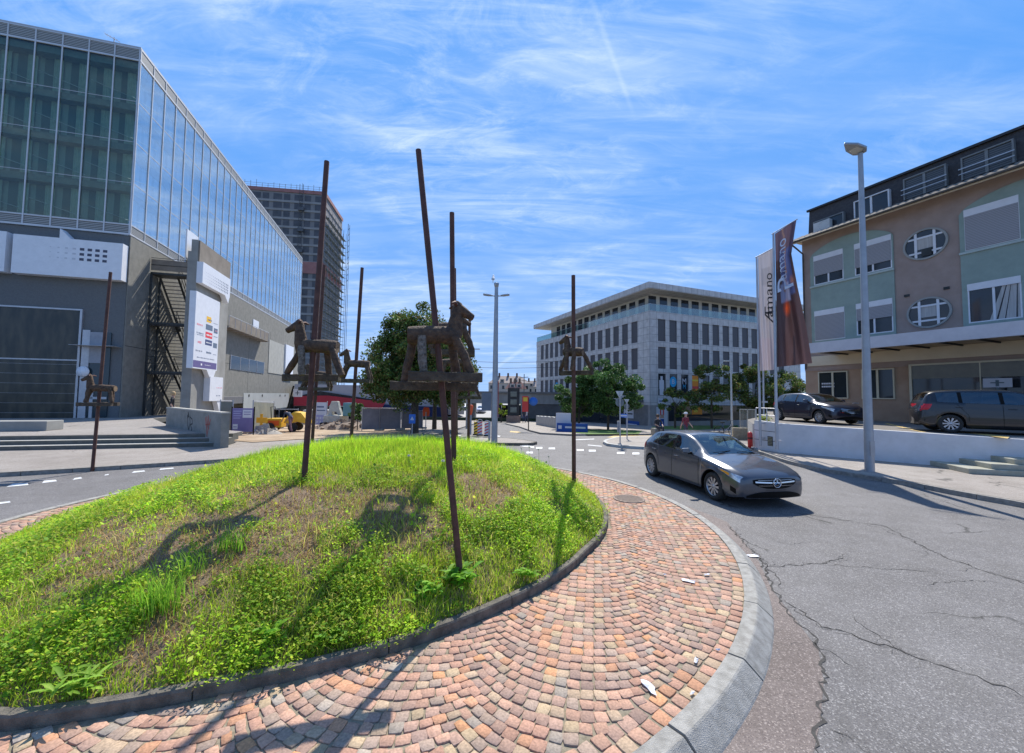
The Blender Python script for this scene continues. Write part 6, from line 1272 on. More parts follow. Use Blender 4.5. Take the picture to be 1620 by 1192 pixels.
# red bollard, gate and low rubble wall beyond the car
p0 = G(1187, 710, .118); mb = MB(); mb.lathe([(0, 0), (.10, 0), (.10, .62), (.085, .70), (.04, .74), (0, .745)], 16); o = single(mb, 'bollard', mat('red_paint', (.45, .02, .02), (.55, .03, .03), 5, .4), p0, 0, 'short red bollard between the grey car and the white parapet', 'bollard')
mb = MB(); mb.lathe([(.102, .42), (.104, .5)], 16); part(mb, 'band', mat('dark_band', (.1, .02, .02)), o)
p0 = at(1171, 677, 24); p1 = at(1195, 677, 23.5); d = p1-p0; g_ = empty('metal_gate', p0, math.atan2(d.y, d.x), 'pale vertical-bar metal gate left of the white parapet', 'gate'); w = math.hypot(d.x, d.y)
mb = MB(); mb.box(0, w, -.02, .02, 0, .05); mb.box(0, w, -.02, .02, 1.1, 1.15)
for x in (0, w*.5, w): mb.box(x-.02, x+.02, -.02, .02, 0, 1.15)
part(mb, 'gate_frame', mat('gate_pale', (.42, .40, .33), (.48, .46, .38), 3, .6), g_); mb = MB()
for k in range(12): x = w*k/12; mb.box(x-.008, x+.008, -.01, .01, .05, 1.1)
part(mb, 'gate_bars', MT['gate_pale'], g_)
A = at(1160, 690, 23.6); Bq = at(1194, 688, 23.2); d = Bq-A; mb = MB(); mb.box(0, math.hypot(d.x, d.y), 0, .4, -.3, .48); single(mb, 'rubble_wall', mat('rubble', (.22, .19, .14), (.33, .29, .22), 7, .9, bump=1, bscale=14), (A.x, A.y, A.z), math.atan2(d.y, d.x), 'low brownish stone wall under the pale metal gate', 'wall')
# ================================================================= CARS
def paint(name, c, metal=.55, rough=.32):
    m, nt, b, N, L = nodes(name); b.inputs['Base Color'].default_value = rgb(c); b.inputs['Metallic'].default_value = metal; b.inputs['Roughness'].default_value = rough; b.inputs['Coat Weight'].default_value = .8; b.inputs['Coat Roughness'].default_value = .04
    tc = N.new('ShaderNodeTexCoord'); n = N.new('ShaderNodeTexNoise'); n.inputs['Scale'].default_value = 3; n.inputs['Detail'].default_value = 6; L.new(tc.outputs['Object'], n.inputs['Vector']); mr = N.new('ShaderNodeMapRange'); mr.inputs['To Min'].default_value = rough-.04; mr.inputs['To Max'].default_value = rough+.1; L.new(n.outputs['Fac'], mr.inputs[0]); L.new(mr.outputs[0], b.inputs['Roughness']); MT[name] = m; return m
tyre = mat('tyre_rubber', (.018, .018, .018), (.03, .03, .03), 9, .85, bump=.3, bscale=60); rimm = mat('rim_alloy', (.42, .42, .44), (.5, .5, .52), 8, .35, .7); blk = mat('black_plastic', (.004, .004, .004), (.007, .007, .007), 5, .6, spec=.15); chrome = mat('chrome', (.65, .65, .67), rough=.12, metal=1)
cgl = glass_mat('car_glass', (.55, .72, .72), .10, .55, .01, 1.55); lensm = mat('headlamp_lens', (.50, .50, .50), (.75, .75, .75), 25, .12, .6); amber = mat('amber_lens', (.95, .42, .03), (.8, .3, .02), 30, .15, emit=.0); redl = mat('red_lens', (.45, .01, .02), rough=.15); seatm = mat('seat_cloth', (.02, .02, .022), (.035, .035, .038), 20, .9)
def cinterp(T, x):
    """smooth table lookup"""
    xs_ = [p[0] for p in T]; ys_ = [p[1] for p in T]
    if x <= xs_[0]: return ys_[0]
    if x >= xs_[-1]: return ys_[-1]
    i = max(k for k in range(len(xs_)) if xs_[k] <= x); i = min(i, len(xs_)-2); h = xs_[i+1]-xs_[i]; t = (x-xs_[i])/h
    sl = lambda a: (ys_[a+1]-ys_[a])/(xs_[a+1]-xs_[a])
    def m_(a):
        if a == 0: return sl(0)
        if a == len(xs_)-1: return sl(a-1)
        s0_, s1_ = sl(a-1), sl(a); return 0 if s0_*s1_ <= 0 else 2*s0_*s1_/(s0_+s1_)
    return (2*t**3-3*t*t+1)*ys_[i]+(t**3-2*t*t+t)*h*m_(i)+(-2*t**3+3*t*t)*ys_[i+1]+(t**3-t*t)*h*m_(i+1)
class Car:
    def __init__(s, L, W, H, zt, belt, xw, rw, ws, rear_glass, win, wid=None, zs=.17, roofw=.70):
        s.L, s.W, s.H, s.hw = L, W, H, W/2; s.zt, s.bt, s.xw, s.rw, s.ws, s.rg, s.win, s.zs, s.roofw = zt, belt, xw, rw, ws, rear_glass, win, zs, roofw
        s.wid = wid or [(0, .80), (.008, .88), (.03, .925), (.10, .965), (.2, .99), (.35, 1), (.6, 1), (.8, .985), (.92, .93), (.975, .87), (1, .78)]
    def w(s, x): return s.hw*cinterp(s.wid, x/s.L)
    def section(s, x):
        w = s.w(x); zt, b = cinterp(s.zt, x), cinterp(s.bt, x); b = min(b, zt-.02); zs = s.zs
        e = max(0, 1-x/.25); zs += .05*e; er = max(0, 1-(s.L-x)/.3); zs += .10*er
        za = 0
        for xc in s.xw:
            ra = s.rw+.055; d = abs(x-xc)
            if d < ra: za = max(za, s.rw-.01+math.sqrt(ra*ra-d*d))
        cab = min(1, max(0, (zt-b-.06)/.30)); re_w = w*(.80*(1-cab)+s.roofw*cab)+(0 if cab < .01 else 0); re_z = b+(zt-b)*(.72*(1-cab)+.90*cab); bw = w*.955
        P = [(w*.93, zs), (w*.985, zs+.035), (w*.998, zs+.16), (w*1.0, b*.62), (w*.985, b*.82), (w*.972, b*.90), (bw, b)]
        fl = 1+.012*(za > 0)
        P = [(p[0]*fl if za else p[0], max(p[1], za+.012*i) if za and i < 5 else p[1]) for i, p in enumerate(P)]
        for i in range(1, len(P)):
            if P[i][1] <= P[i-1][1]: P[i] = (P[i][0], P[i-1][1]+.002)
        for t in (.07, .5, .88, 1.0):
            k = t+.10*math.sin(math.pi*t)*cab*.3; P.append((bw+(re_w-bw)*(t**1.15 if cab > .5 else t), b+(re_z-b)*(t if cab > .5 else math.sin(t*math.pi/2))))
        top = P[-1]
        for q in (.90, .6, .3, 0): P.append((top[0]*q, top[1]+(zt-top[1])*(1-q*q)))
        return P
    def surf(s, x, z):
        P = s.section(x)
        for a, b in zip(P, P[1:]):
            if a[1] <= z <= b[1] and b[1]-a[1] > 1e-6: t = (z-a[1])/(b[1]-a[1]); return a[0]+(b[0]-a[0])*t
        return P[0][0] if z < P[0][1] else P[-1][0]
    def fx(s, y):
        """distance behind the nose where the front reaches half-width y"""
        lo, hi = 0, s.L*.25
        if y <= s.w(0)*.985: return 0
        for _ in range(30):
            m = (lo+hi)/2
            if s.w(m)*.985 < y: lo = m
            else: hi = m
        return lo
    def make(s, name, label, cat, pm, front='star', seats=True, indicator=False, simple=False):
        L = s.L; T = lambda x, y, z: (L/2-x-.115*(y/.85)**2*math.exp(-x/.45)-.05*((z-.45)/.3)**2*math.exp(-x/.15)+.10*(abs(y)/.85)**3*math.exp((x-L)/.3), y, z)
        root = empty(name, (0, 0, 0), 0, label, cat)
        xs_ = sorted(set([0, .008, .02, .045, .08, .12, .17]+[round(.17+(L-.34)*k/60, 4) for k in range(61)]+[L-.12, L-.07, L-.035, L-.012, L]+[x for xc in s.xw for x in (xc-s.rw-.055, xc-s.rw-.03, xc+s.rw+.055, xc+s.rw+.03, xc)]+list(s.ws)+list(s.rg)+[v for w_ in s.win for v in w_]))
        secs = [s.section(x) for x in xs_]; K = len(secs[0]); mb = MB(); vs = []
        for x, P in zip(xs_, secs):
            # nose and tail lean: upper points of the end faces sit further in
            for y, z in P: vs.append(T(x, y, z))
            for y, z in P[:-1][::-1]: vs.append(T(x, -y, z))
        M_ = 2*K-1; mir = lambda k: k if k < K-1 else M_-2-k
        glassf = []
        for i in range(len(xs_)-1):
            xm_ = (xs_[i]+xs_[i+1])/2
            for k in range(M_-1):
                kk = min(k, M_-2-k); f = (i*M_+k, i*M_+k+1, (i+1)*M_+k+1, (i+1)*M_+k)
                side = 7 <= kk <= 8 and any(a < xm_ < b for a, b in s.win); wsh = kk >= 11 and s.ws[0] < xm_ < s.ws[1]; rg = kk >= 11 and s.rg[0] < xm_ < s.rg[1]
                if side or wsh or rg: glassf.append(f); continue
                mi = 0
                if 7 <= kk <= 8 and s.win[0][0] < xm_ < s.win[-1][1]: mi = 1
                if kk == 10 and (s.ws[0] < xm_ < s.ws[1]): mi = 0
                if kk == 0: mi = 1
                mb.add([vs[j] for j in f], [(0, 1, 2, 3)], mi, True)
        for i, rv in ((0, False), (len(xs_)-1, True)):
            nn = 10; X_ = xs_[i]; g_2 = []
            for y, z in secs[i]: g_2 += [T(X_, y*(1-2*j/nn), z) for j in range(nn+1)]
            mb.add(g_2, [(k*(nn+1)+j, k*(nn+1)+j+1, (k+1)*(nn+1)+j+1, (k+1)*(nn+1)+j) for k in range(K-1) for j in range(nn)], 0, True)
        body = mb.build('body', [pm, blk], root, recalc=True)
        gm_ = MB(); [gm_.add([vs[j] for j in f], [(0, 1, 2, 3)], 0, True) for f in glassf]; gm_.build('windows', cgl, root, recalc=True)
        # dark inside: floor pan, dash, seats
        zb = lambda x: cinterp(s.bt, x); x0, x1 = s.ws[0]+.05, s.rg[1]-.08
        mb = MB(); mb.box(L/2-x1, L/2-x0, -s.hw*.80, s.hw*.80, .22, .30); mb.box(L/2-x0-.42, L/2-x0-.02, -s.hw*.82, s.hw*.82, .30, zb(x0)-.02); part(mb, 'cabin_floor', blk, root)
        for sy in (-1, 1):
            for xx in (s.ws[1]+.10, s.ws[1]+.95):
                mb = MB(); X = L/2-xx; mb.box(X-.5, X, sy*.36-.23, sy*.36+.23, .32, .52); mb.xz([(X-.5, .5), (X-.36, .5), (X-.52, 1.08), (X-.62, 1.08)], sy*.36-.22, sy*.36+.22); mb.box(X-.66, X-.56, sy*.36-.12, sy*.36+.12, 1.12, 1.28); part(mb, 'seat', seatm, root, bevel=.02)
        mb = MB(); mb.tube([(L/2-s.ws[1]-.02+.19*math.cos(a)*.35, .36+.18*math.sin(a), .90+.18*math.cos(a)) for a in [k*.5236 for k in range(13)]], .014, 6, caps=False); part(mb, 'steering_wheel', blk, root)
        # wheels and dark wheel wells
        for xc in s.xw:
            mb = MB(); mb.box(L/2-xc-s.rw-.04, L/2-xc+s.rw+.04, -s.hw*.62, s.hw*.62, .2, s.rw*2+.02); part(mb, 'wheel_well', blk, root)
            for sy in (-1, 1):
                w_ = empty('wheel', (L/2-xc, sy*(s.hw-.115), s.rw), 0 if sy < 0 else math.pi); w_.parent = root; r = s.rw; Mr = Matrix.Rotation(R_(90), 4, 'X')
                mb = MB(); mb.lathe([(r*.66, -.10), (r*.88, -.105), (r*.97, -.085), (r, -.05), (r, .05), (r*.97, .085), (r*.88, .105), (r*.66, .10), (r*.64, 0)], 36, 0, Mr); part(mb, 'tyre', tyre, w_)
                mb = MB(); mb.lathe([(r*.67, .098), (r*.64, .088), (r*.61, .05), (r*.60, .0)], 32, 0, Mr); mb.lathe([(r*.0, .085), (r*.13, .085), (r*.15, .07), (r*.17, .05)], 20, 0, Mr)
                ns = 10
                for k in range(ns):
                    a = 2*math.pi*k/ns; Ms = Mr @ Matrix.Rotation(a, 4, 'Z'); mb.prism([(r*.14, -.014), (r*.63, -.028), (r*.63, .028), (r*.14, .014)], .055, .078, 0, Ms)
                part(mb, 'rim', rimm, w_); mb = MB(); mb.lathe([(0, .03), (r*.6, .03)], 24, 0, Mr); part(mb, 'brake_disc', blk, w_)
        # shut lines, handles, mirrors, lamps
        mb = MB()
        def line(x_of_z, z0, z1, wd=.006, n=10):
            for sy in (-1, 1):
                v = []
                for k in range(n+1): z = z0+(z1-z0)*k/n; x = x_of_z(k/n); y = s.surf(x, z)+.003; v += [T(x-wd, sy*y, z), T(x+wd, sy*y, z)]
                mb.add(v, [(2*k, 2*k+1, 2*k+3, 2*k+2) for k in range(n)])
        w0, w1 = s.win[0][0], s.win[-1][1]; bp = (s.win[0][1]+s.win[1][0])/2 if len(s.win) > 1 else (w0+w1)/2
        line(lambda t: s.xw[0]+s.rw+.16+(.05 if t > .6 else 0)*(t-.6), .24, zb(s.xw[0]+s.rw+.2)*.98); line(lambda t: bp, .24, zb(bp)*.99); line(lambda t: s.xw[1]-s.rw-.12+(.42*max(0, t-.35)), .42, zb(s.xw[1]-.1)*.97)
        part(mb, 'door_gaps', blk, root, fixn=False)
        for sy in (-1, 1):
            for xh in (bp-.22, s.xw[1]-s.rw+.10):
                z = zb(xh)-.13; y = s.surf(xh, z); mb = MB(); mb.tube([T(xh-.09, sy*(y+.0), z), T(xh-.06, sy*(y+.03), z+.004), T(xh+.07, sy*(y+.03), z+.008), T(xh+.1, sy*(y), z+.006)], .012, 6); part(mb, 'door_handle', pm, root)
            xm_ = s.ws[0]+.42; z = zb(xm_)+.04; mb = MB(); y = s.surf(xm_, z-.05)
            mb.add([T(xm_+dx, sy*(y+dy), z+dz) for dx, dy, dz in ((-.05, .05, 0), (.05, .04, 0), (.06, .23, .01), (-.02, .24, .01), (-.04, .06, .13), (.05, .05, .13), (.06, .22, .12), (-.01, .22, .11))], [(0, 3, 2, 1), (4, 5, 6, 7), (0, 1, 5, 4), (1, 2, 6, 5), (2, 3, 7, 6), (3, 0, 4, 7)], 0); mo = part(mb, 'mirror', pm, root, bevel=.018)
            mb = MB(); mb.box(L/2-xm_-.03, L/2-xm_+.02, sy*(y-.02) if sy > 0 else sy*(y+.07), sy*(y+.07) if sy > 0 else sy*(y-.02), z-.03, z+.03); part(mb, 'mirror_arm', blk, mo)
            # headlamp wraps round the corner
            zl = zb(.3); mb = MB(); n = 10
            def hl(u, v):
                x = .035+.62*u**1.2; zlow = s.zt[0][1]-.115+.15*u; zhi = s.zt[0][1]+.0+.13*u**.8; zlow += .05*u*u; z = zlow+(zhi-zlow)*v*(1-.25*u); return T(x-.008*(1-u), sy*(s.surf(x, z)+.006), z)
            mb.grid(hl, 12, 5); ho = part(mb, 'headlight', lensm, root)
            mb = MB(); mb.grid(lambda u, v: (lambda q: (q[0]-.0, q[1]+sy*.004, q[2]))(hl(.52+.36*u, .18+.6*v)), 5, 3); part(mb, 'indicator', amber if indicator else lensm, ho)
            mb = MB(); mb.grid(lambda u, v: (lambda x, z: T(x, sy*(s.surf(x, z)+.006), z))(L-.02-.32*u*v**.3, zb(L-.2)-.22+.26*v), 6, 5); part(mb, 'tail_light', redl, root)
            # fog recess
            mb = MB(); mb.grid(lambda u, v: (lambda x, z: T(x, sy*(s.surf(x, z)+.005), z))(.10+.16*u, .30+.11*v+.05*u), 4, 3); part(mb, 'fog_recess', blk, root)
        # grille and lower intake follow the curve of the nose
        zt0 = s.zt[0][1]; gw_ = s.hw*.58
        def nose(y, z, o): return T(s.fx(abs(y))-o-.0, y, z)
        def strip(mb, y0, y1, zf0, zf1, o, mi=0, n=20, m=6):
            v = []
            for k in range(n+1):
                y = y0+(y1-y0)*k/n; a, b = zf0(y), zf1(y); v += [nose(y, a+(b-a)*j/m, o) for j in range(m+1)]
            mb.add(v, [(k*(m+1)+j, k*(m+1)+j+1, (k+1)*(m+1)+j+1, (k+1)*(m+1)+j) for k in range(n) for j in range(m)], mi)
        sh = lambda y: (abs(y)/gw_)
        mb = MB(); strip(mb, -gw_, gw_, lambda y: zt0-.235+.11*sh(y)**3, lambda y: zt0-.02-.03*sh(y)**3, .014); go = part(mb, 'grille', blk, root, fixn=False)
        if front == 'star':
            mb = MB(); strip(mb, -gw_*.93, gw_*.93, lambda y: zt0-.125+.02*sh(y), lambda y: zt0-.095+.02*sh(y), .024)
            for zz_ in (-.17, -.055): strip(mb, -gw_*.8, gw_*.8, lambda y: zt0+zz_, lambda y: zt0+zz_+.005, .019)
            C0 = Vector(nose(0, zt0-.11, .036)); R0 = .092
            mb.tube([C0+Vector((0, R0*math.cos(a*.2618), R0*math.sin(a*.2618))) for a in range(25)], .009, 6, caps=False)
            for k in range(3):
                a = math.pi/2+k*2*math.pi/3; e = Vector((0, math.cos(a), math.sin(a))); n_2 = Vector((0, -math.sin(a), math.cos(a)))*.016; mb.add([C0+n_2, C0-n_2, C0+e*R0, C0+Vector((.012, 0, 0))], [(0, 3, 2), (3, 1, 2), (0, 2, 1)])
            part(mb, 'emblem', chrome, go, fixn=False)
        else:
            mb = MB()
            for zz_ in (-.19, -.13, -.07, -.02): strip(mb, -gw_*.9, gw_*.9, lambda y: zt0+zz_+.05*sh(y)**2, lambda y: zt0+zz_+.012+.05*sh(y)**2, .019)
            part(mb, 'grille_bars', chrome, go, fixn=False)
        mb = MB(); g2 = s.hw*.74; strip(mb, -g2, g2, lambda y: .235, lambda y: .37-.09*(abs(y)/g2)**3, .014, n=18); part(mb, 'lower_intake', blk, root, fixn=False)
        mb = MB(); strip(mb, -.26, .26, lambda y: .40, lambda y: .405, .017); 
        mb.box(L/2+.004, L/2+.02, -.26, .26, .385-.0, .495) if simple else None; part(mb, 'plate_mount', whitep if simple else blk, root, fixn=False)
        mb = MB(); xw_ = s.ws[0]
        for y0, y1 in ((-.55, .0), (.1, .62)):
            a = s.section(xw_+.03); mb.tube([T(xw_-.0, y0, cinterp(s.zt, xw_-.02)+.035), T(xw_+.10, y1, cinterp(s.zt, xw_+.08)+.015)], .008, 5)
        part(mb, 'wiper', blk, root)
        return root
hatch = dict(L=4.30, W=1.78, H=1.43,
    zt=[(0, .665), (.03, .70), (.12, .755), (.35, .83), (.7, .905), (1.05, .96), (1.22, .985), (1.42, 1.09), (1.7, 1.235), (1.98, 1.36), (2.25, 1.42), (2.6, 1.43), (3.0, 1.415), (3.45, 1.365), (3.72, 1.31), (3.95, 1.16), (4.15, 1.0), (4.24, .9), (4.30, .78)],
    belt=[(0, .60), (.1, .66), (.4, .76), (.9, .855), (1.22, .90), (2.2, .93), (3.2, .965), (3.7, 1.0), (4.0, .98), (4.2, .86), (4.3, .70)], xw=(.86, 3.56), rw=.318, ws=(1.24, 2.08), rear_glass=(3.74, 4.08), win=[(1.55, 2.42), (2.50, 3.28), (3.32, 3.55)])
A_car = Car(**hatch); grey_paint = paint('steel_grey_paint', (.085, .09, .105), .45, .27)
car1 = A_car.make('hatchback_car', 'steel grey hatchback driving round the island with star badge and amber indicator', 'car', grey_paint, 'star', indicator=True)
wf_, wr_ = flat(1130, 791, 0), flat(1034, 754, 0); hd = math.atan2(wf_.y-wr_.y, wf_.x-wr_.x); mid = (wf_+wr_)/2; lf = Vector((-math.sin(hd), math.cos(hd), 0)); fw_ = Vector((math.cos(hd), math.sin(hd), 0))
cpos = mid+lf*.80+fw_*(-(A_car.L/2-(A_car.xw[0]+A_car.xw[1])/2)); car1.location = (cpos.x, cpos.y, 0.004); car1.rotation_euler = (0, 0, hd); CAR1 = Matrix.Translation(car1.location) @ Matrix.Rotation(hd, 4, 'Z')
small = dict(hatch); small.update(L=3.98, W=1.74, H=1.46, zt=[(0, .70), (.03, .76), (.12, .83), (.35, .92), (.7, .985), (.95, 1.02), (1.15, 1.12), (1.5, 1.30), (1.75, 1.40), (2.1, 1.455), (2.5, 1.46), (3.0, 1.44), (3.4, 1.39), (3.6, 1.32), (3.8, 1.12), (3.9, .98), (3.98, .82)], belt=[(0, .62), (.1, .70), (.4, .82), (.9, .92), (1.22, .96), (2.2, .98), (3.2, 1.03), (3.6, 1.04), (3.9, .86), (3.98, .72)], xw=(.82, 3.36), rw=.31, ws=(.98, 1.80), rear_glass=(3.55, 3.80), win=[(1.35, 2.18), (2.26, 3.02), (3.08, 3.25)])
S_car = Car(**small)
car2 = S_car.make('parked_car', 'dark blue-grey small car parked nose outward at the left end of the car park', 'car', paint('dark_blue_paint', (.018, .02, .038), .4, .3), 'bars', simple=False)
f2 = at(1283, 671, 16.0); f2 = flat(1284, 671, DZ); r2_ = flat(1236, 663, DZ)
h2 = math.atan2(-.80, .60); car2.rotation_euler = (0, 0, R_(-86)); pc2 = (at(1289, 650, 19.6)); car2.location = (pc2.x, pc2.y, DZ+.006)
mb = MB(); mb.box(-.16, .16, -.01, .01, 0, .12); P2_ = Matrix.Translation(car2.location) @ Matrix.Rotation(R_(-44), 4, 'Z')
o = mb.build('windscreen_card', mat('green_card', (.2, .75, .6), rough=.4), car2); o.location = (S_car.L/2-1.35, .25, 1.06); o.rotation_euler = (R_(0), 0, R_(90))
van = dict(hatch); van.update(L=4.40, W=1.78, H=1.56, zt=[(0, .72), (.03, .80), (.15, .88), (.4, .97), (.75, 1.04), (.95, 1.10), (1.3, 1.28), (1.75, 1.46), (2.1, 1.54), (2.6, 1.56), (3.3, 1.55), (3.9, 1.50), (4.1, 1.42), (4.25, 1.18), (4.34, 1.0), (4.40, .82)], belt=[(0, .64), (.1, .72), (.4, .84), (.9, .95), (1.22, .98), (2.2, 1.0), (3.4, 1.04), (4.0, 1.07), (4.3, .9), (4.4, .74)], xw=(.85, 3.60), rw=.325, ws=(.92, 1.85), rear_glass=(4.05, 4.26), win=[(1.25, 2.30), (2.40, 3.28), (3.38, 3.92)], roofw=.74)
V_car = Car(**van); car3 = V_car.make('parked_car', 'black people carrier parked broadside above the parapet with a red tail light', 'car', paint('black_paint', (.004, .004, .007), .1, .3), 'bars')
pr3 = at(1447, 680, 14.9); h3 = R_(-32); car3.rotation_euler = (0, 0, h3); c3 = Vector((pr3.x, pr3.y, 0))+Vector((math.cos(h3), math.sin(h3), 0))*V_car.L/2+Vector((-math.sin(h3), math.cos(h3), 0))*V_car.hw*.35; car3.location = (c3.x, c3.y, DZ+.006)
car4 = A_car.make('parked_car', 'dark car with a pale blue roof parked behind the black people carrier', 'car', paint('blue_grey_paint', (.10, .13, .20), .5, .25), 'bars')
c4 = at(1615, 660, 16.6); car4.rotation_euler = (0, 0, R_(-24)); car4.location = (c4.x, c4.y, DZ+.006)
# distant cars under the bridge
for px, py, Y, col, lb, hdg in ((731, 657, 88, (.03, .05, .08), 'tiny dark car in the left row far beyond the bridge', -80), (761, 660, 80, (.55, .55, .6), 'tiny white car coming down the far road beyond the bridge', -92), (722, 648, 120, (.3, .1, .1), 'tiny reddish car farthest away beyond the bridge', -85), (770, 646, 120, (.1, .25, .32), 'tiny blue-green car in the right row beyond the bridge', -95), (795, 659, 76, (.6, .6, .62), 'tiny white car half hidden by the hedge near the lamp', -88)):
    c = S_car.make('distant_car', lb, 'car', paint('far_paint', col, .3, .3), 'bars'); p = at(px, py, Y); c.location = (p.x, p.y, gz(p.x, p.y)+.025); c.rotation_euler = (0, 0, R_(hdg)); c['group'] = 'distant cars beyond the bridge'
# ================================================================= TREES
leafm = attr_mat('tree_leaf', .55, .3, spec=.35)
def tree(name, base, h, crown, nclump, nleaf, ls, pal_, label, tr=.16, trunk_h=.3, lean=(0, 0), crad=.16, group='trees', seed=1, fillp=.35):
    """crown: list of (cx,cy,cz,rx,ry,rz) ellipsoids in metres from the base"""
    r = random.Random(seed); root = empty(name, base, 0, label, 'tree', group); tips = []
    vol = [c[3]*c[4]*c[5] for c in crown]; tot = sum(vol); cl = []
    for c, v in zip(crown, vol):
        for _ in range(int(nclump*v/tot)+1):
            while True:
                d = Vector((r.gauss(0, 1), r.gauss(0, 1), r.gauss(0, 1))).normalized(); k = (r.random()**.33) if r.random() < fillp else r.uniform(.72, 1.04)
                p = Vector((c[0]+d.x*c[3]*k, c[1]+d.y*c[4]*k, c[2]+d.z*c[5]*k)); break
            cl.append((p, crad*h*r.uniform(.35, .75)))
    mb = MB(); zt_ = max(c[2] for c in crown); top = Vector((crown[0][0]*.7+lean[0], crown[0][1]*.7+lean[1], zt_)); pts = [Vector((0, 0, -.1)), Vector((lean[0]*.2, lean[1]*.2, trunk_h*h)), top*.6+Vector((0, 0, 0)), top]
    mb.tube([pts[0], pts[1], Vector((top.x*.6, top.y*.6, max(zt_*.62, trunk_h*h+.2))), top], [tr*1.25, tr, tr*.6, tr*.2], 9, jit=.06)
    part(mb, 'trunk', mat('tree_bark', (.045, .036, .028), (.10, .085, .065), 9, .95, bump=1, bscale=20), root)
    for _ in range(min(16, max(5, len(cl)//8))):
        p, _r = r.choice(cl); a = Vector((0, 0, r.uniform(trunk_h*h, zt_))); a.x, a.y = top.x*a.z/zt_*.8, top.y*a.z/zt_*.8; m_ = (a+p)/2+Vector((0, 0, .08*h)); mb = MB(); mb.tube([a, m_, p], [tr*.4, tr*.25, tr*.08], 6); part(mb, 'limb', MT['tree_bark'], root)
    V, C = [], []; P = np.array(pal_)
    for p, cr_ in cl:
        n = max(8, int(nleaf/len(cl))); q = rng.normal(0, .5, (n, 3)); q = q/np.maximum(1, np.linalg.norm(q, axis=1, keepdims=True))*cr_*np.array([1, 1, .75]); ctr = q+np.array(p)
        a = rng.normal(0, 1, (n, 3)); a /= np.linalg.norm(a, axis=1, keepdims=True); b = np.cross(a, rng.normal(0, 1, (n, 3))); b /= np.linalg.norm(b, axis=1, keepdims=True); s_ = ls*rng.uniform(.6, 1.3, (n, 1)); a *= s_; b *= s_*.6
        V.append(np.stack([ctr-a, ctr+b, ctr+a, ctr-b], 1).reshape(-1, 3)); C.append(np.repeat(P[rng.integers(0, len(P), n)]*rng.uniform(.75, 1.25, (n, 1))*r.uniform(.72, 1.3), 4, 0))
    V = np.concatenate(V); npmesh('crown', V, np.arange(len(V)).reshape(-1, 4), leafm, np.clip(np.concatenate(C), 0, 1), root); return root
dg = [(.07, .14, .03), (.10, .18, .035), (.05, .10, .025), (.15, .23, .05), (.20, .21, .05), (.15, .11, .04)]
TB = G(655, 688, .12); TB = Vector((at(656, 680, 24.5).x, 24.5, gz(0, 24.5)+.1)); sc_t = 24.5/620
tree('linden_tree', TB, 8.2, [(-.1, 0, 4.4, 2.9, 2.5, 2.3), (-.1, 0, 6.3, 1.7, 1.7, 1.9), (-1.2, .2, 3.0, 1.9, 2.0, 1.3), (1.6, .3, 4.6, 1.8, 1.9, 2.5), (2.3, .4, 3.4, 1.3, 1.6, 1.7)], 330, 95000, .08, dg, 'large dense dark linden with pointed crown behind the island', .2, .22, crad=.13, seed=3, fillp=.45)
TB2 = at(687, 681, 30); tree('street_tree', (TB2.x, 30, gz(0, 30)+.1), 6.5, [(.6, 0, 4.2, 2.5, 2, 1.9)], 70, 14000, .10, dg, 'smaller dark tree just right of the large linden', .15, .3, seed=5)
mg = [(.05, .12, .025), (.07, .16, .035), (.04, .09, .02), (.10, .20, .05), (.13, .22, .08)]
def tr2(px, py, Y, ptop, wpx, label, pal_, seed, n=60, nl=16000, ls=.09, fp=.35, z0=.32, name='leafy_tree', thin=.14):
    b = at(px, py, Y); b.z = gz(b.x, b.y)+.1; top = at(px, ptop, Y).z-b.z; w = wpx/620*Y/2
    return tree(name, b, top, [(0, 0, top*.62, w, w, top*.37), (w*.3, .2, top*.45, w*.75, w*.8, top*.22)], n, nl, ls, pal_, label, .09, z0, crad=thin, seed=seed, fillp=fp)
tr2(962, 690, 33, 572, 100, 'taller bushy green tree right of the front pole before the office block', mg, 11, 110, 30000, .085, .5, .2)
tr2(916, 688, 34, 592, 84, 'left bushy green tree before the shop mural of the office block', mg, 12, 80, 22000, .085, .5, .2)
tr2(1126, 676, 38, 568, 72, 'thin dark young tree in the middle before the orange window posters', dg, 13, 46, 7000, .10, .3, .4, 'young_tree', .13)
tr2(1068, 677, 38, 612, 56, 'smallest young tree nearest the corner of the office block', dg, 14, 26, 3200, .10, .3, .42, 'young_tree', .14)
tr2(1196, 672, 40, 575, 80, 'dark tree partly hidden behind the flagpoles', dg, 15, 70, 15000, .10, .5, .3)
tr2(1236, 668, 42, 580, 60, 'dark tree behind the dark flag beside the pink building', dg, 16, 50, 11000, .10, .5, .3)
tr2(793, 668, 54, 636, 26, 'bright yellow-green bush seen under the railway bridge', [(.30, .38, .03), (.22, .32, .04)], 17, 20, 2500, .09, .5, .2, 'bush')
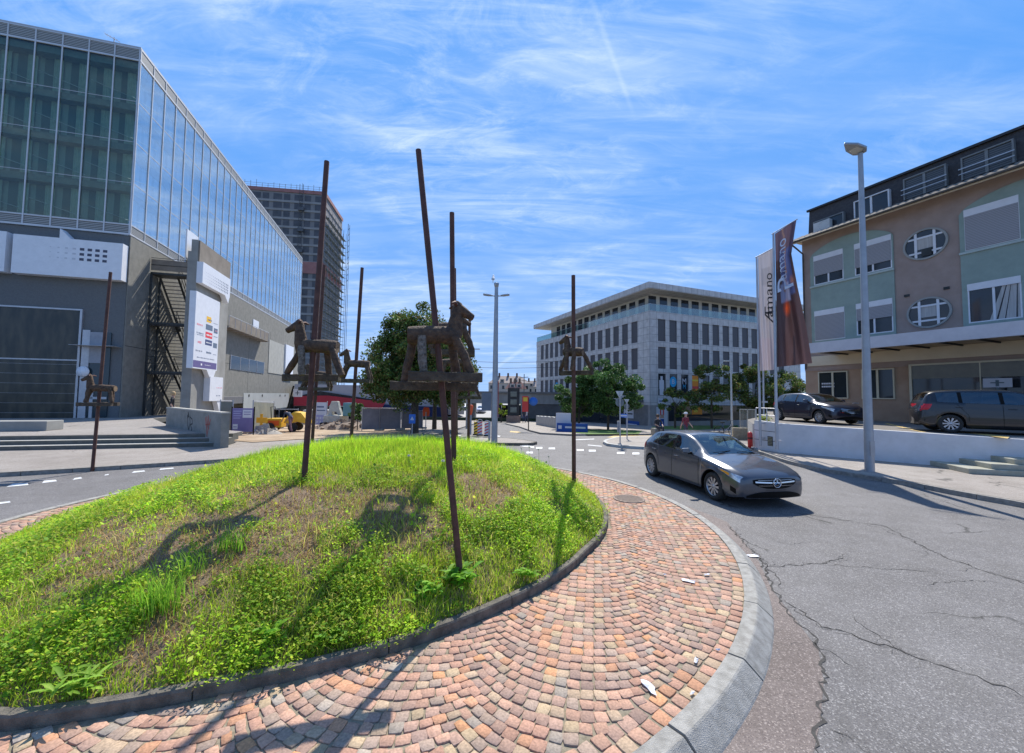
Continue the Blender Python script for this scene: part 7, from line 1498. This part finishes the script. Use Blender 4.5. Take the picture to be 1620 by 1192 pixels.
# ================================================================= SIGNS AND STREET THINGS
sgrey = mat('sign_grey', (.30, .31, .33), (.37, .38, .40), 4, .5, .3); sblue = mat('sign_bright_blue', (.03, .16, .55), rough=.4)
def yield_sign(px, pbase, ptop, wpx, label):
    b = G(px, pbase, .118); Y = b.y; r_ = empty('yield_sign', b, R_(0), label, 'traffic sign', 'yield signs seen from behind'); zt = at(px, ptop, Y).z-b.z; w = wpx/620*Y/2
    mb = MB(); mb.tube([(0, 0, 0), (0, 0, zt-.05)], .032, 8); part(mb, 'post', alum, r_)
    mb = MB(); mb.xz([(-w, zt), (w, zt), (w*.08, zt-w*1.72), (-w*.08, zt-w*1.72)], .035, .055); part(mb, 'triangle_plate', mat('plate_back', (.50, .50, .50), (.58, .58, .58), 3, .5), r_)
    mb = MB(); z0 = zt-w*1.72-w*1.05; mb.add([(w*1.05*math.cos(k*.2618), .035, z0+w*1.05*math.sin(k*.2618)) for k in range(24)]+[(w*1.05*math.cos(k*.2618), .055, z0+w*1.05*math.sin(k*.2618)) for k in range(24)], [tuple(range(24)), tuple(range(47, 23, -1))]+[(k, 24+k, 24+(k+1) % 24, (k+1) % 24) for k in range(24)]); part(mb, 'round_plate', mat('round_back', (.13, .15, .16), (.18, .20, .21), 3, .6), r_)
    return r_
y1 = yield_sign(981, 701, 619, 13, 'larger nearer yield sign seen from behind on the paved island')
y2 = yield_sign(992, 695, 632, 8, 'smaller farther yield sign seen from behind on the paved island')
mb = MB(); mb.box(-.02, .36, .03, .05, 1.25, 1.42); mb.box(-.0, .34, .026, .029, 1.3, 1.37, 1); o = mb.build('blue_plate', [sblue, dec[1]], y1); o.location = (0, 0, -.02)
mb = MB(); mb.box(-.10, .04, .06, .16, .5, 1.05); part(mb, 'control_box', sgrey, y1)
# round signs by the bridge
b = G(836, 681, .118); r_ = empty('sign_post', b, 0, 'post with red and blue round signs at the corner by the bridge', 'traffic sign'); mb = MB(); mb.tube([(0, 0, 0), (0, 0, 2.5)], .04, 8); part(mb, 'post', darkin, r_)
mb = MB(); mb.lathe([(0, -.01), (.33, -.01), (.33, .01), (0, .01)], 20, 0, Matrix.Translation((.35, -.05, 2.2)) @ Matrix.Rotation(R_(90), 4, 'X')); part(mb, 'blue_disc', sblue, r_)
mb = MB(); mb.box(-.5, -.03, -.06, -.04, 1.4, 2.6); mb.box(-.42, -.1, -.065, -.061, 2.2, 2.5, 1); part(mb, 'red_board', [dec[3], dec[7]], r_)
# blue pedestrian style sign on the linden trunk, orange sign, orange backed sign
b = G(652, 688, .118); Y = 23.3; b = Vector((at(652, 680, Y).x, Y, gz(0, Y)+.11)); r_ = empty('street_sign', b, 0, 'square blue sign with a white triangle in front of the linden trunk', 'traffic sign'); zz0 = at(652, 667, Y).z-b.z
mb = MB(); mb.tube([(0, 0, 0), (0, 0, zz0+.4)], .035, 8); part(mb, 'post', alum, r_)
mb = MB(); mb.box(-.19, .19, -.06, -.04, zz0-.12, zz0+.42); mb.add([(-.11, -.064, zz0+.08), (.11, -.064, zz0+.08), (0, -.064, zz0+.30)], [(0, 1, 2)], 1); part(mb, 'plate', [sblue, dec[1]], r_)
Y = 27; p = at(674, 652, Y); b = Vector((p.x, Y, gz(0, Y)+.1)); r_ = empty('street_sign', b, 0, 'orange temporary sign on a pole right of the linden trunk', 'traffic sign'); h = p.z-b.z
mb = MB(); mb.tube([(0, 0, 0), (0, 0, h)], .03, 8); part(mb, 'post', alum, r_); mb = MB(); mb.prism([(-.22, -.3), (.2, -.28), (.24, 0), (.18, .3), (-.16, .32), (-.24, .05)], -.06, -.03, 0, Matrix.Translation((0, 0, h)) @ Matrix.Rotation(R_(90), 4, 'X')); part(mb, 'plate', mat('sign_orange_red', (.75, .09, .02), (.85, .14, .03), 6, .5), r_)
Y = 24; p = at(745, 648, Y); b = G(746, 694, .118); b = Vector((p.x, Y, gz(0, Y)+.1)); r_ = empty('street_sign', b, 0, 'orange warning lamp box on a grey post beside the striped guide boards', 'traffic sign'); h = p.z-b.z
mb = MB(); mb.tube([(0, 0, 0), (0, 0, h-.2)], .055, 8); part(mb, 'post', sgrey, r_); mb = MB(); mb.tube([(0, 0, h-.36), (0, 0, h-.1), (0, 0, h+.22), (0, 0, h+.28)], [.05, .11, .14, .06], 10); part(mb, 'lamp_box', MT['sign_orange_red'], r_)
def guide(px, py, s, label, cols):
    b = G(px, py, .0); r_ = empty('guide_board', (b.x, b.y, b.z+.05), 0, label, 'traffic board', 'striped guide boards on the narrow island'); mb = MB(); mb.box(-.13*s, .13*s, 0, .03, .08, .78*s); mb.tube([(-.13*s, .015, .78*s), (-.1*s, .015, .86*s), (0, .015, .9*s), (.1*s, .015, .86*s), (.13*s, .015, .78*s)], .016, 6); part(mb, 'board', cols[0], r_)
    mb = MB()
    for k in range(4): z = .12+k*.165*s; mb.add([(-.13*s, -.004, z), (.13*s, -.004, z+.12*s), (.13*s, -.004, z+.19*s), (-.13*s, -.004, z+.07*s)], [(0, 1, 2, 3)])
    part(mb, 'stripes', cols[1], r_, fixn=False); mb = MB(); mb.box(-.18*s, .18*s, -.06, .1, 0, .08); part(mb, 'foot', blk, r_)
guide(753, 690, 1.05, 'leftmost guide board, black and yellow stripes', [dec[7], dec[5]]); guide(759, 691, 1.1, 'second guide board, red and white stripes', [dec[1], dec[3]]); guide(770, 692, 1.05, 'third guide board, red and white, nearest the lamp post', [dec[1], dec[3]])
b = G(774, 697, .118); mb = MB(); mb.tube([(0, 0, 0), (0, 0, .9), (0, 0, .95)], [.06, .06, .03], 10); single(mb, 'bollard', sgrey, b, 0, 'thin grey post standing left of the double street lamp', 'bollard')
b = at(812, 678, 50); b.z = gz(0, 50)+.1; r_ = empty('advertising_column', b, 0, 'dark upright stele with small rounded panels on a planter by the bridge', 'display'); mb = MB(); mb.box(-.9, .9, -.3, .5, 0, .9); part(mb, 'planter', mat('brown_planter', (.25, .17, .13), (.33, .23, .18), 3, .9), r_)
mb = MB(); mb.box(-.75, .75, -.1, .2, .9, 4.4); part(mb, 'panel', darkin, r_)
for k in range(3): mb = MB(); mb.box(-.4, .4, -.14, -.105, 1.3+k*1.0, 1.95+k*1.0); part(mb, 'small_panel', mat('stele_green', (.12, .14, .12), (.22, .24, .2), 3, .5), r_, bevel=.01)
# overhead wires
for i, (pa, pb) in enumerate((((700, 571), (900, 572)), ((700, 580), (900, 581)))):
    A, Bq = at(*pa, 62), at(*pb, 62); mb = MB(); mb.tube([(0, 0, 0), (Bq-A)*.5-Vector((0, 0, .25)), Bq-A], .03, 5); single(mb, 'overhead_wire', mat('wire_dark', (.08, .08, .09)), A, 0, ['upper of the two railway wires crossing above the bridge', 'lower of the two railway wires crossing above the bridge'][i], 'wire')
for px, lb in ((756, 'thin railway mast left of the tall double lamp'), (829, 'railway mast with lamps beside the grey office block')):
    A = at(px, 618, 64); zt = at(px, 592, 64).z-A.z; mb = MB(); mb.tube([(0, 0, -1), (0, 0, zt)], .07, 6); mb.tube([(-.8, 0, zt-.6), (.7, 0, zt-.5)], .05, 5); mb.tube([(-.5, 0, zt-1.1), (.5, 0, zt-1.1)], .04, 5); single(mb, 'railway_mast', MT['wire_dark'], A, 0, lb, 'mast')
# ================================================================= PEOPLE
skin = mat('skin_tone', (.42, .25, .18), (.5, .31, .23), 12, .6); hairm = mat('brown_hair', (.05, .03, .02), (.10, .06, .04), 30, .7)
def person(loc, rz, label, pose='stand', top=(.03, .03, .035), legs=(.15, .13, .16), hair=None, cap=None, s=1.0, group=None):
    mt = mat('top_%d%d%d' % tuple(int(c*99) for c in top), top, tuple(c*1.4 for c in top), 12, .85); ml = mat('legs_%d%d%d' % tuple(int(c*99) for c in legs), legs, tuple(c*1.3 for c in legs), 12, .85)
    J = {'pel': (0, 0, .95), 'wst': (0, 0, 1.10), 'chs': (0, 0, 1.32), 'nek': (0, .0, 1.48), 'hd0': (0, .01, 1.56), 'hd1': (0, .02, 1.66), 'hd2': (0, .01, 1.74)}
    for sd, n in ((-1, 'L'), (1, 'R')): J.update({'sh'+n: (sd*.17, 0, 1.41), 'el'+n: (sd*.24, -.02, 1.14), 'wr'+n: (sd*.25, .06, .90), 'ha'+n: (sd*.25, .09, .82), 'hp'+n: (sd*.09, 0, .90), 'kn'+n: (sd*.11, .02, .50), 'an'+n: (sd*.12, 0, .09), 'to'+n: (sd*.13, .15, .04)})
    if pose == 'lean': J.update({'elR': (.30, .12, 1.22), 'wrR': (.22, .34, 1.28), 'haR': (.2, .40, 1.30), 'elL': (-.30, .0, 1.16), 'wrL': (-.24, .2, 1.05), 'haL': (-.22, .26, 1.02)})
    if pose == 'bend': J.update({'wst': (0, .10, 1.03), 'chs': (0, .30, 1.15), 'nek': (0, .44, 1.22), 'hd0': (0, .50, 1.24), 'hd1': (0, .58, 1.22), 'hd2': (0, .64, 1.20), 'shL': (-.17, .38, 1.18), 'shR': (.17, .38, 1.18), 'elL': (-.2, .48, .90), 'elR': (.2, .48, .90), 'wrL': (-.15, .66, .75), 'wrR': (.15, .66, .75), 'haL': (-.14, .72, .70), 'haR': (.14, .72, .70), 'knR': (.12, .22, .52), 'anR': (.12, .2, .09), 'toR': (.12, .36, .04), 'knL': (-.12, -.15, .5), 'anL': (-.12, -.35, .09), 'toL': (-.12, -.2, .04)})
    if pose == 'sit': 
        for k in list(J): J[k] = (J[k][0], J[k][1]-.1, J[k][2]-.45) if k[:2] not in ('kn', 'an', 'to') else J[k]
        for sd, n in ((-1, 'L'), (1, 'R')): J['kn'+n] = (sd*.14, .36, .50); J['an'+n] = (sd*.14, .38, .09); J['to'+n] = (sd*.14, .54, .04); J['wr'+n] = (sd*.16, .24, .62); J['ha'+n] = (sd*.14, .33, .58); J['el'+n] = (sd*.24, .02, .68)
    if pose == 'drive':
        for k in list(J): J[k] = (J[k][0], J[k][1], J[k][2]-.55)
        for sd, n in ((-1, 'L'), (1, 'R')): J['kn'+n] = (sd*.13, .42, .45); J['an'+n] = (sd*.13, .75, .25); J['to'+n] = (sd*.13, .88, .32); J['el'+n] = (sd*.26, .16, .66); J['wr'+n] = (sd*.17, .36, .74); J['ha'+n] = (sd*.15, .42, .77)
    if pose == 'walk': J.update({'knR': (.1, .16, .52), 'anR': (.11, .26, .10), 'toR': (.11, .40, .07), 'knL': (-.1, -.04, .5), 'anL': (-.11, -.28, .12), 'toL': (-.11, -.16, .04), 'wrL': (-.24, .2, .95), 'haL': (-.24, .26, .90), 'wrR': (.24, -.14, .90), 'haR': (.24, -.16, .83)})
    R = dict(pel=.125, wst=.115, chs=.135, nek=.055, hd0=.065, hd1=.095, hd2=.06, sh=.065, el=.042, wr=.03, ha=.035, hp=.09, kn=.06, an=.042, to=.038)
    names = list(J); idx = {n: i for i, n in enumerate(names)}
    E_ = [('pel', 'wst'), ('wst', 'chs'), ('chs', 'nek'), ('nek', 'hd0'), ('hd0', 'hd1'), ('hd1', 'hd2')]
    for n in 'LR': E_ += [('chs', 'sh'+n), ('sh'+n, 'el'+n), ('el'+n, 'wr'+n), ('wr'+n, 'ha'+n), ('pel', 'hp'+n), ('hp'+n, 'kn'+n), ('kn'+n, 'an'+n), ('an'+n, 'to'+n)]
    me = bpy.data.meshes.new('person'); V = [J[n] for n in names]; Ed = [(idx[a], idx[b]) for a, b in E_]; Rr = [R.get(n, R.get(n[:2])) for n in names]
    # fingers and thumb: short chains rooted in the palm
    for sd, n in ((-1, 'L'), (1, 'R')):
        w, h_ = Vector(J['wr'+n]), Vector(J['ha'+n]); d = (h_-w).normalized(); sx = d.cross(Vector((0, 0, 1))); sx = (sx if sx.length > .2 else Vector((1, 0, 0))).normalized(); up = sx.cross(d)
        for k, (o_, l) in enumerate(((-.027, .06), (-.009, .072), (.009, .068), (.027, .052))):
            a = h_+sx*o_+d*.02; b = a+d*l*.55-up*.01; c = b+d*l*.45-up*.025; i0 = len(V); V += [tuple(a), tuple(b), tuple(c)]; Rr += [.010, .009, .008]; Ed += [(idx['ha'+n], i0), (i0, i0+1), (i0+1, i0+2)]
        a = w.lerp(h_, .5)+sx*.03*sd; b = a+d*.035+sx*.022*sd; c = b+d*.03-up*.01; i0 = len(V); V += [tuple(b), tuple(c)]; Rr += [.011, .009]; Ed += [(idx['ha'+n], i0), (i0, i0+1)]
    me.from_pydata(V, Ed, []); o = bpy.data.objects.new('person', me); COL.objects.link(o); m = o.modifiers.new('s', 'SKIN'); sv_ = me.skin_vertices[0].data
    for i, r in enumerate(Rr): sv_[i].radius = (r*1.0, r*(.78 if names[i:i+1] and names[i] in ('chs', 'wst', 'pel') else 1.0)) if i < len(names) else (r, r)
    sv_[0].use_root = True; o.modifiers.new('u', 'SUBSURF').levels = 1
    bpy.context.view_layer.update(); dg_ = bpy.context.evaluated_depsgraph_get(); nm = bpy.data.meshes.new_from_object(o.evaluated_get(dg_)); o.modifiers.clear(); o.data = nm; nm.name = 'person'
    nm.materials.clear()
    for q in (skin, mt, ml, blk): nm.materials.append(q)
    seg = [(Vector(J[a]), Vector(J[b]), mi) for a, b, mi in [('pel', 'wst', 1), ('wst', 'chs', 1), ('chs', 'nek', 1), ('nek', 'hd0', 0), ('hd0', 'hd2', 0)]+[(a+n, b+n, mi) for n in 'LR' for a, b, mi in (('sh', 'el', 1), ('el', 'wr', 0), ('wr', 'ha', 0), ('hp', 'kn', 2), ('kn', 'an', 2), ('an', 'to', 3))]]
    for p in nm.polygons:
        c = p.center; best = 9; bi = 0
        for a, b, mi in seg:
            t = max(0, min(1, (c-a).dot(b-a)/max((b-a).length_squared, 1e-6))); dd = (c-a-(b-a)*t).length
            if dd < best: best, bi = dd, mi
        p.material_index = bi; p.use_smooth = True
    hc = Vector(J['hd1']); up = (Vector(J['hd2'])-Vector(J['hd0'])).normalized(); 
    mb = MB(); q = up.to_track_quat('Z', 'Y').to_matrix().to_4x4(); Mh_ = Matrix.Translation(hc+up*.02) @ q
    if cap: mb.lathe([(.11, -.02), (.112, .03), (.085, .085), (.0, .105)], 14, 0, Mh_); mb.box(-.07, .07, .08, .19, .0, .015, 0, Mh_); part(mb, 'cap', mat('cap_cloth', cap, rough=.8), o)
    else: mb.lathe([(.098, -.09), (.112, -.02), (.108, .04), (.07, .10), (.0, .115)], 14, 0, Matrix.Translation(Vector((0, -.022, 0))) @ Mh_); part(mb, 'hair', hairm if hair is None else mat('hair_%d' % int(hair[0]*99), hair, rough=.7), o)
    mb = MB()   # nose, eyes, mouth, ears
    mb.add([Mh_ @ Vector(v) for v in ((-.014, .088, -.03), (.014, .088, -.03), (0, .115, -.034), (0, .09, .01))], [(0, 1, 2), (0, 2, 3), (1, 3, 2)], 0)
    for sx_ in (-1, 1): mb.box(sx_*.034-.012, sx_*.034+.012, .086, .092, -.004, .006, 1, Mh_); mb.box(sx_*.094-.008, sx_*.094+.008, -.015, .012, -.035, .012, 0, Mh_)
    mb.box(-.022, .022, .084, .09, -.062, -.055, 2, Mh_); part(mb, 'face', [skin, darkin, mat('lips', (.3, .1, .08))], o)
    o.location = loc; o.rotation_euler = (0, 0, rz); o.scale = (s, s, s); return tag(o, label, 'person', group)
pA = flat(271, 674, .572); person((pA.x, pA.y, .572), R_(-60), 'person in black top and grey trousers standing at the end of the graffiti parapet', 'stand', (.018, .018, .02), (.13, .11, .13), (.42, .28, .14))
hdg = CAR1.to_euler().z
for sy, lb, tp in ((.36, 'driver of the grey car holding the wheel, dark top and hair', (.05, .05, .06)), (-.36, 'front passenger of the grey car, bare arm by the window', (.18, .13, .12))):
    q = CAR1 @ Vector((A_car.L/2-A_car.ws[1]-.38, sy, 0)); person((q.x, q.y, .02), hdg-R_(90), lb, 'drive', tp, (.05, .05, .07), s=.95)
q = at(1085, 684, 21.5); person((q.x, q.y, gz(q.x, q.y)+.02), R_(200), 'person with white cap and dark red top passing behind the grey car', 'walk', (.16, .025, .04), (.05, .05, .07), cap=(.7, .7, .7), s=.9)
q = G(1043, 689, .12); mb = MB(); mb.box(-.35, .35, -.02, .4, 0, .44); o = single(mb, 'stone_block', conc, (q.x, q.y, q.z), R_(20), 'small pale block at the corner of the office block that a person sits on', 'seat', bevel=.02)
person((q.x, q.y+.12, q.z+.01), R_(185), 'seated dark-clothed person at the corner of the grey office block', 'sit', (.025, .025, .03), (.03, .03, .04))
for i, (px, Y, tp, lb) in enumerate(((829, 50, (.03, .03, .04), 'distant person in black at the corner below the mural'), (833, 51, (.5, .5, .52), 'distant person in a white top at the corner below the mural'))):
    q = at(px, 672, Y); person((q.x, q.y, gz(0, Y)+.11), R_(170), lb, 'walk', tp, (.05, .06, .12), group='pedestrians by the bridge')
# bicycle leaning near the slim lamp
q = at(1149, 688, 24.5); r_ = empty('bicycle', (q.x, q.y, gz(q.x, q.y)+.12), R_(8), 'dark blue bicycle parked beside the slim pale street lamp', 'bicycle'); bm_ = mat('bike_blue', (.02, .05, .15), rough=.4)
for x in (-.5, .5): mb = MB(); mb.tube([(x+.33*math.cos(a*.2618), 0, .34+.33*math.sin(a*.2618)) for a in range(25)], .018, 6, caps=False); [mb.tube([(x, 0, .34), (x+.32*math.cos(a*.524), 0, .34+.32*math.sin(a*.524))], .003, 3) for a in range(12)]; part(mb, 'wheel', blk, r_)
mb = MB(); [mb.tube(t, .018, 6) for t in ([(-.5, 0, .34), (-.12, 0, .3), (.38, 0, .75), (.5, 0, .34)], [(-.12, 0, .3), (-.25, 0, .85)], [(-.25, 0, .78), (.36, 0, .8)], [(-.5, 0, .34), (-.22, 0, .72)])]; part(mb, 'frame', bm_, r_)
mb = MB(); mb.box(-.38, -.12, -.06, .06, .86, .92); part(mb, 'saddle', blk, r_, bevel=.02); mb = MB(); mb.tube([(.33, 0, .8), (.32, 0, .98)], .014, 6); mb.tube([(.24, -.26, 1.0), (.34, -.12, 1.02), (.34, .12, 1.02), (.24, .26, 1.0)], .013, 6); part(mb, 'handlebar', blk, r_)
# ================================================================= BUILDING SITE
def SP(px, py, Y, dz=.15): p = at(px, py, Y); return Vector((p.x, p.y, gz(p.x, p.y)+dz))
hoard = mat('site_hoarding', (.17, .18, .155), (.24, .25, .21), 1.5, .8)
A, Bq = SP(345, 706, 18.3, .118), SP(375, 700, 20.5, .118)
def fence_run(pts, h, m, label, name='site_fence', posts=True, mesh=False):
    r_ = empty(name, pts[0], 0, label, 'fence', 'fences round the building site')
    for i, (a, b) in enumerate(zip(pts, pts[1:])):
        a_, b_ = a-pts[0], b-pts[0]; n = Vector((-(b_-a_).y, (b_-a_).x, 0)).normalized()*.03
        mb = MB(); mb.add([a_+Vector((0, 0, .08)), b_+Vector((0, 0, .08)), b_+Vector((0, 0, h)), a_+Vector((0, 0, h)), a_+n+Vector((0, 0, .08)), b_+n+Vector((0, 0, .08)), b_+n+Vector((0, 0, h)), a_+n+Vector((0, 0, h))], [(0, 1, 2, 3), (7, 6, 5, 4), (3, 2, 6, 7), (0, 4, 5, 1)])
        part(mb, 'sheet', m, r_, fixn=False); mb = MB()
        for q in (a_, b_): mb.tube([q, q+Vector((0, 0, h+.12))], .03, 6)
        mb.tube([a_+Vector((0, 0, h+.05)), b_+Vector((0, 0, h+.05))], .02, 5); part(mb, 'frame', alum, r_); mb = MB(); q = b_; mb.box(q.x-.3, q.x+.3, q.y-.12, q.y+.12, 0, .12); part(mb, 'foot', conc, r_)
    return r_
fr = fence_run([SP(346, 700, 21, .118), SP(366, 700, 21.5, .118)], 1.75, hoard, 'grey-green site hoarding with an orange mark left of the purple board')
mb = MB(); mb.box(.35, .5, -.03, -.01, .5, 1.1); mb.box(.12, .3, -.03, -.01, .62, .95, 1); part(mb, 'orange_mark', [mat('mark_orange', (.85, .42, .02)), dec[1]], fr)
fr = fence_run([SP(398, 700, 22, .14), SP(431, 693, 26, .14)], 1.75, hoard, 'grey-green site hoarding with an orange mark right of the purple board')
mb = MB(); mb.box(.45, .6, -.06, -.04, .45, 1.1); mb.box(.25, .85, -.062, -.041, .6, .9, 0); part(mb, 'orange_mark', [MT['mark_orange']], fr)
pb = SP(366, 699, 20.8, .118); r_ = empty('site_board', pb, R_(6), 'large purple information board on two posts before the building site', 'sign'); w = 31/620*20.8; pm_ = mat('board_purple', (.17, .14, .32), (.20, .17, .36), 2, .5)
mb = MB(); mb.box(0, w, -.03, .03, .18, 1.42); part(mb, 'board', pm_, r_); mb = MB(); mb.box(w*.5, w*.95, -.036, -.031, .92, 1.34); mb.box(.05, w*.28, -.036, -.031, .32, .58)
for k in range(4): mb.box(.06, w*(.44-.05*(k % 2)), -.036, -.031, 1.24-.12*k, 1.28-.12*k, 1)
for k in range(2): mb.box(w*.55, w*.88, -.038, -.0365, 1.2-.12*k, 1.24-.12*k, 2)
mb.box(.08, w*.24, -.038, -.0365, .42, .46, 2); part(mb, 'print', [dec[1], mat('print_lilac', (.4, .38, .58)), pm_], r_)
for x in (-.03, w+.03): mb = MB(); mb.tube([(x, 0, -.05), (x, 0, 1.5)], .03, 6); part(mb, 'post', blk, r_)
sb = SP(498, 688, 30, .15); r_ = empty('site_board', sb, R_(3), 'white board with small blue pictograms behind the tall left horse pole', 'sign'); w = 17/620*30
mb = MB(); mb.box(0, w, -.03, .03, .2, 1.9); part(mb, 'board', dec[1], r_); mb = MB(); mb.box(.06, w-.06, -.035, -.031, .25, .95)
for k in range(3): mb.box(.1+.22*k, .24+.22*k, -.04, -.0355, .62, .8, 1); mb.box(.1+.22*k, .24+.22*k, -.04, -.0355, .34, .5, 1)
mb.box(.1, w-.1, -.035, -.031, 1.25, 1.33, 2); mb.box(.1, w-.2, -.035, -.031, 1.5, 1.62, 2); part(mb, 'print', [MT['print_lilac'], dec[1], mat('print_slate', (.12, .16, .25))], r_)
for x in (-.03, w+.03): mb = MB(); mb.tube([(x, 0, -.05), (x, 0, 2.0)], .03, 6); part(mb, 'post', alum, r_)
meshm = glass_mat('fence_mesh', (.60, .60, .66), .0, .62, .6, 1.05)
netm = mat('fence_net', (.17, .17, .20), (.24, .24, .27), 1.2, .9)
fence_run([SP(572, 690, 26), SP(600, 690, 26.4), SP(633, 690, 27)], 1.45, netm, 'grey netted site fence in the middle of the building site', name='site_fence')
fence_run([SP(635, 688, 28), SP(668, 688, 29)], 1.3, netm, 'grey netted site fence just behind the linden trunk')
fence_run([SP(404, 700, 27.5), SP(440, 696, 28), SP(470, 692, 28.6)], 1.3, meshm, 'see-through mesh fence behind the yellow machine')
fence_run([SP(520, 690, 33), SP(548, 690, 33), SP(570, 690, 33.5)], 1.6, meshm, 'see-through mesh fence behind the pile of rubble')
# small dumper
D0 = SP(448, 692, 24.5); r_ = empty('mini_dumper', D0, R_(10), 'small yellow dumper with tilted scoop on the building site', 'construction machine'); yel = mat('machine_yellow', (.72, .40, .02), (.82, .5, .04), 5, .45)
mb = MB(); sk = [(.15, .55), (.35, .95), (.75, 1.22), (1.15, 1.15), (1.45, .75), (1.55, .45), (.9, .62), (.5, .5)]; mb.xz(sk, -.5, .5); part(mb, 'scoop', yel, r_, bevel=.03)
mb = MB(); mb.box(-.85, .0, -.4, .4, .25, .8); mb.box(-.75, -.1, -.42, -.401, .35, .7, 1); part(mb, 'engine_box', [yel, mat('machine_orange', (.75, .12, .02))], r_, bevel=.02)
for x in (-.6, .7):
    for y in (-.5, .5): mb = MB(); mb.lathe([(0, -.1), (.22, -.1), (.27, -.06), (.27, .06), (.22, .1), (0, .1)], 16, 0, Matrix.Translation((x, y, .27)) @ Matrix.Rotation(R_(90), 4, 'X')); part(mb, 'wheel', tyre, r_)
mb = MB(); mb.tube([(-.6, -.3, .8), (-.65, -.3, 1.5), (-.65, .3, 1.5), (-.6, .3, .8)], .025, 6); part(mb, 'roll_bar', blk, r_)
q = SP(459, 694, 23.4); person((q.x, q.y, q.z), R_(60), 'building worker bending beside the yellow dumper, dark shirt', 'bend', (.03, .04, .07), (.16, .09, .12), s=.95)
def heap(p, w, h, n, m, label, name='rubble_heap'):
    mb = MB()
    for _ in range(n):
        a = random.uniform(0, 6.28); r = random.random()**.7; x, y = w*r*math.cos(a), w*.6*r*math.sin(a); z = h*(1-r)*random.uniform(.3, 1); s = random.uniform(.08, .28)
        M_ = Matrix.Translation((x, y, z)) @ Matrix.Rotation(random.uniform(0, 6), 4, Vector((random.gauss(0, 1), random.gauss(0, 1), 1)).normalized()); mb.box(-s, s, -s*.7, s*.7, -s*.35, s*.35, 0, M_)
    mb.lathe([(w, -.05), (w*.75, h*.25), (w*.35, h*.62), (0, h*.8)], 14, 0, Matrix.Scale(.7, 4, (0, 1, 0))); return single(mb, name, m, p, 0, label, 'rubble')
heap(SP(540, 690, 28), 1.9, .75, 70, mat('rubble_brown', (.16, .11, .08), (.33, .26, .20), 3, .95, bump=.8, bscale=10), 'brown heap of broken slabs on the building site')
heap(SP(418, 700, 21.8), 1.0, .4, 30, mat('gravel_pale', (.28, .25, .21), (.40, .36, .31), 5, .95, bump=.8, bscale=20), 'pale gravel heap at the foot of the hoarding')
# breaker arm of a small excavator, white
E0 = SP(531, 684, 30); r_ = empty('mini_excavator', E0, R_(-12), 'small pale excavator with raised arm behind the rubble heap', 'construction machine'); wht = mat('machine_white', (.42, .40, .34), (.52, .5, .43), 4, .6)
mb = MB(); mb.xz([(-.6, .5), (-.55, 1.5), (-.35, 2.0), (.15, 2.0), (.3, 1.5), (.7, .6), (.45, .5), (.1, 1.2), (-.25, 1.2), (-.3, .5)], -.15, .15); part(mb, 'arm', wht, r_, bevel=.03)
mb = MB(); mb.box(-.9, .9, -.7, -.4, 0, .4); mb.box(-.9, .9, .4, .7, 0, .4); part(mb, 'tracks', blk, r_, bevel=.08); mb = MB(); mb.box(-.7, .7, -.55, .55, .41, .95); part(mb, 'body', wht, r_, bevel=.05)
mb = MB(); mb.box(.75, 1.5, -.3, .3, .9, 1.9); part(mb, 'cab', [mat('cab_teal', (.10, .25, .27), (.14, .3, .32), 3, .3)], r_, bevel=.04)
b = SP(565, 688, 27.0); tr_ = tree('young_tree', b, 1.9, [(0, 0, 1.2, .55, .5, .6)], 22, 1600, .07, mg, 'small sapling in front of the netted site fence', .03, .3, seed=21, crad=.16)
# hall sign plate with cross
p = at(471, 622, 50); mb = MB(); mb.box(-.55, .55, -.05, .05, -.5, .5); mb.box(-.25, .25, -.06, -.051, -.04, .04, 1); mb.box(-.04, .04, -.062, -.051, -.3, .3, 1); mb.tube([(-.55, 0, .9), (-2.6, 0, -8)], .1, 6, 2); single(mb, 'site_plate', [dec[1], darkin, blk], p, 0, 'white plate with a dark cross on a slanting prop by the red hall', 'sign')
# manhole plates, worn stains etc. on the plaza side

# retaining band and white van-like container in front of the hall
p = SP(478, 676, 36); mb = MB(); mb.box(0, 2.6, 0, 1.8, 0, 1.3); single(mb, 'site_container', mat('container_grey', (.36, .36, .34), (.44, .44, .42), 2, .7), p, 0, 'low pale container on the building site before the red hall', 'container', bevel=.03)
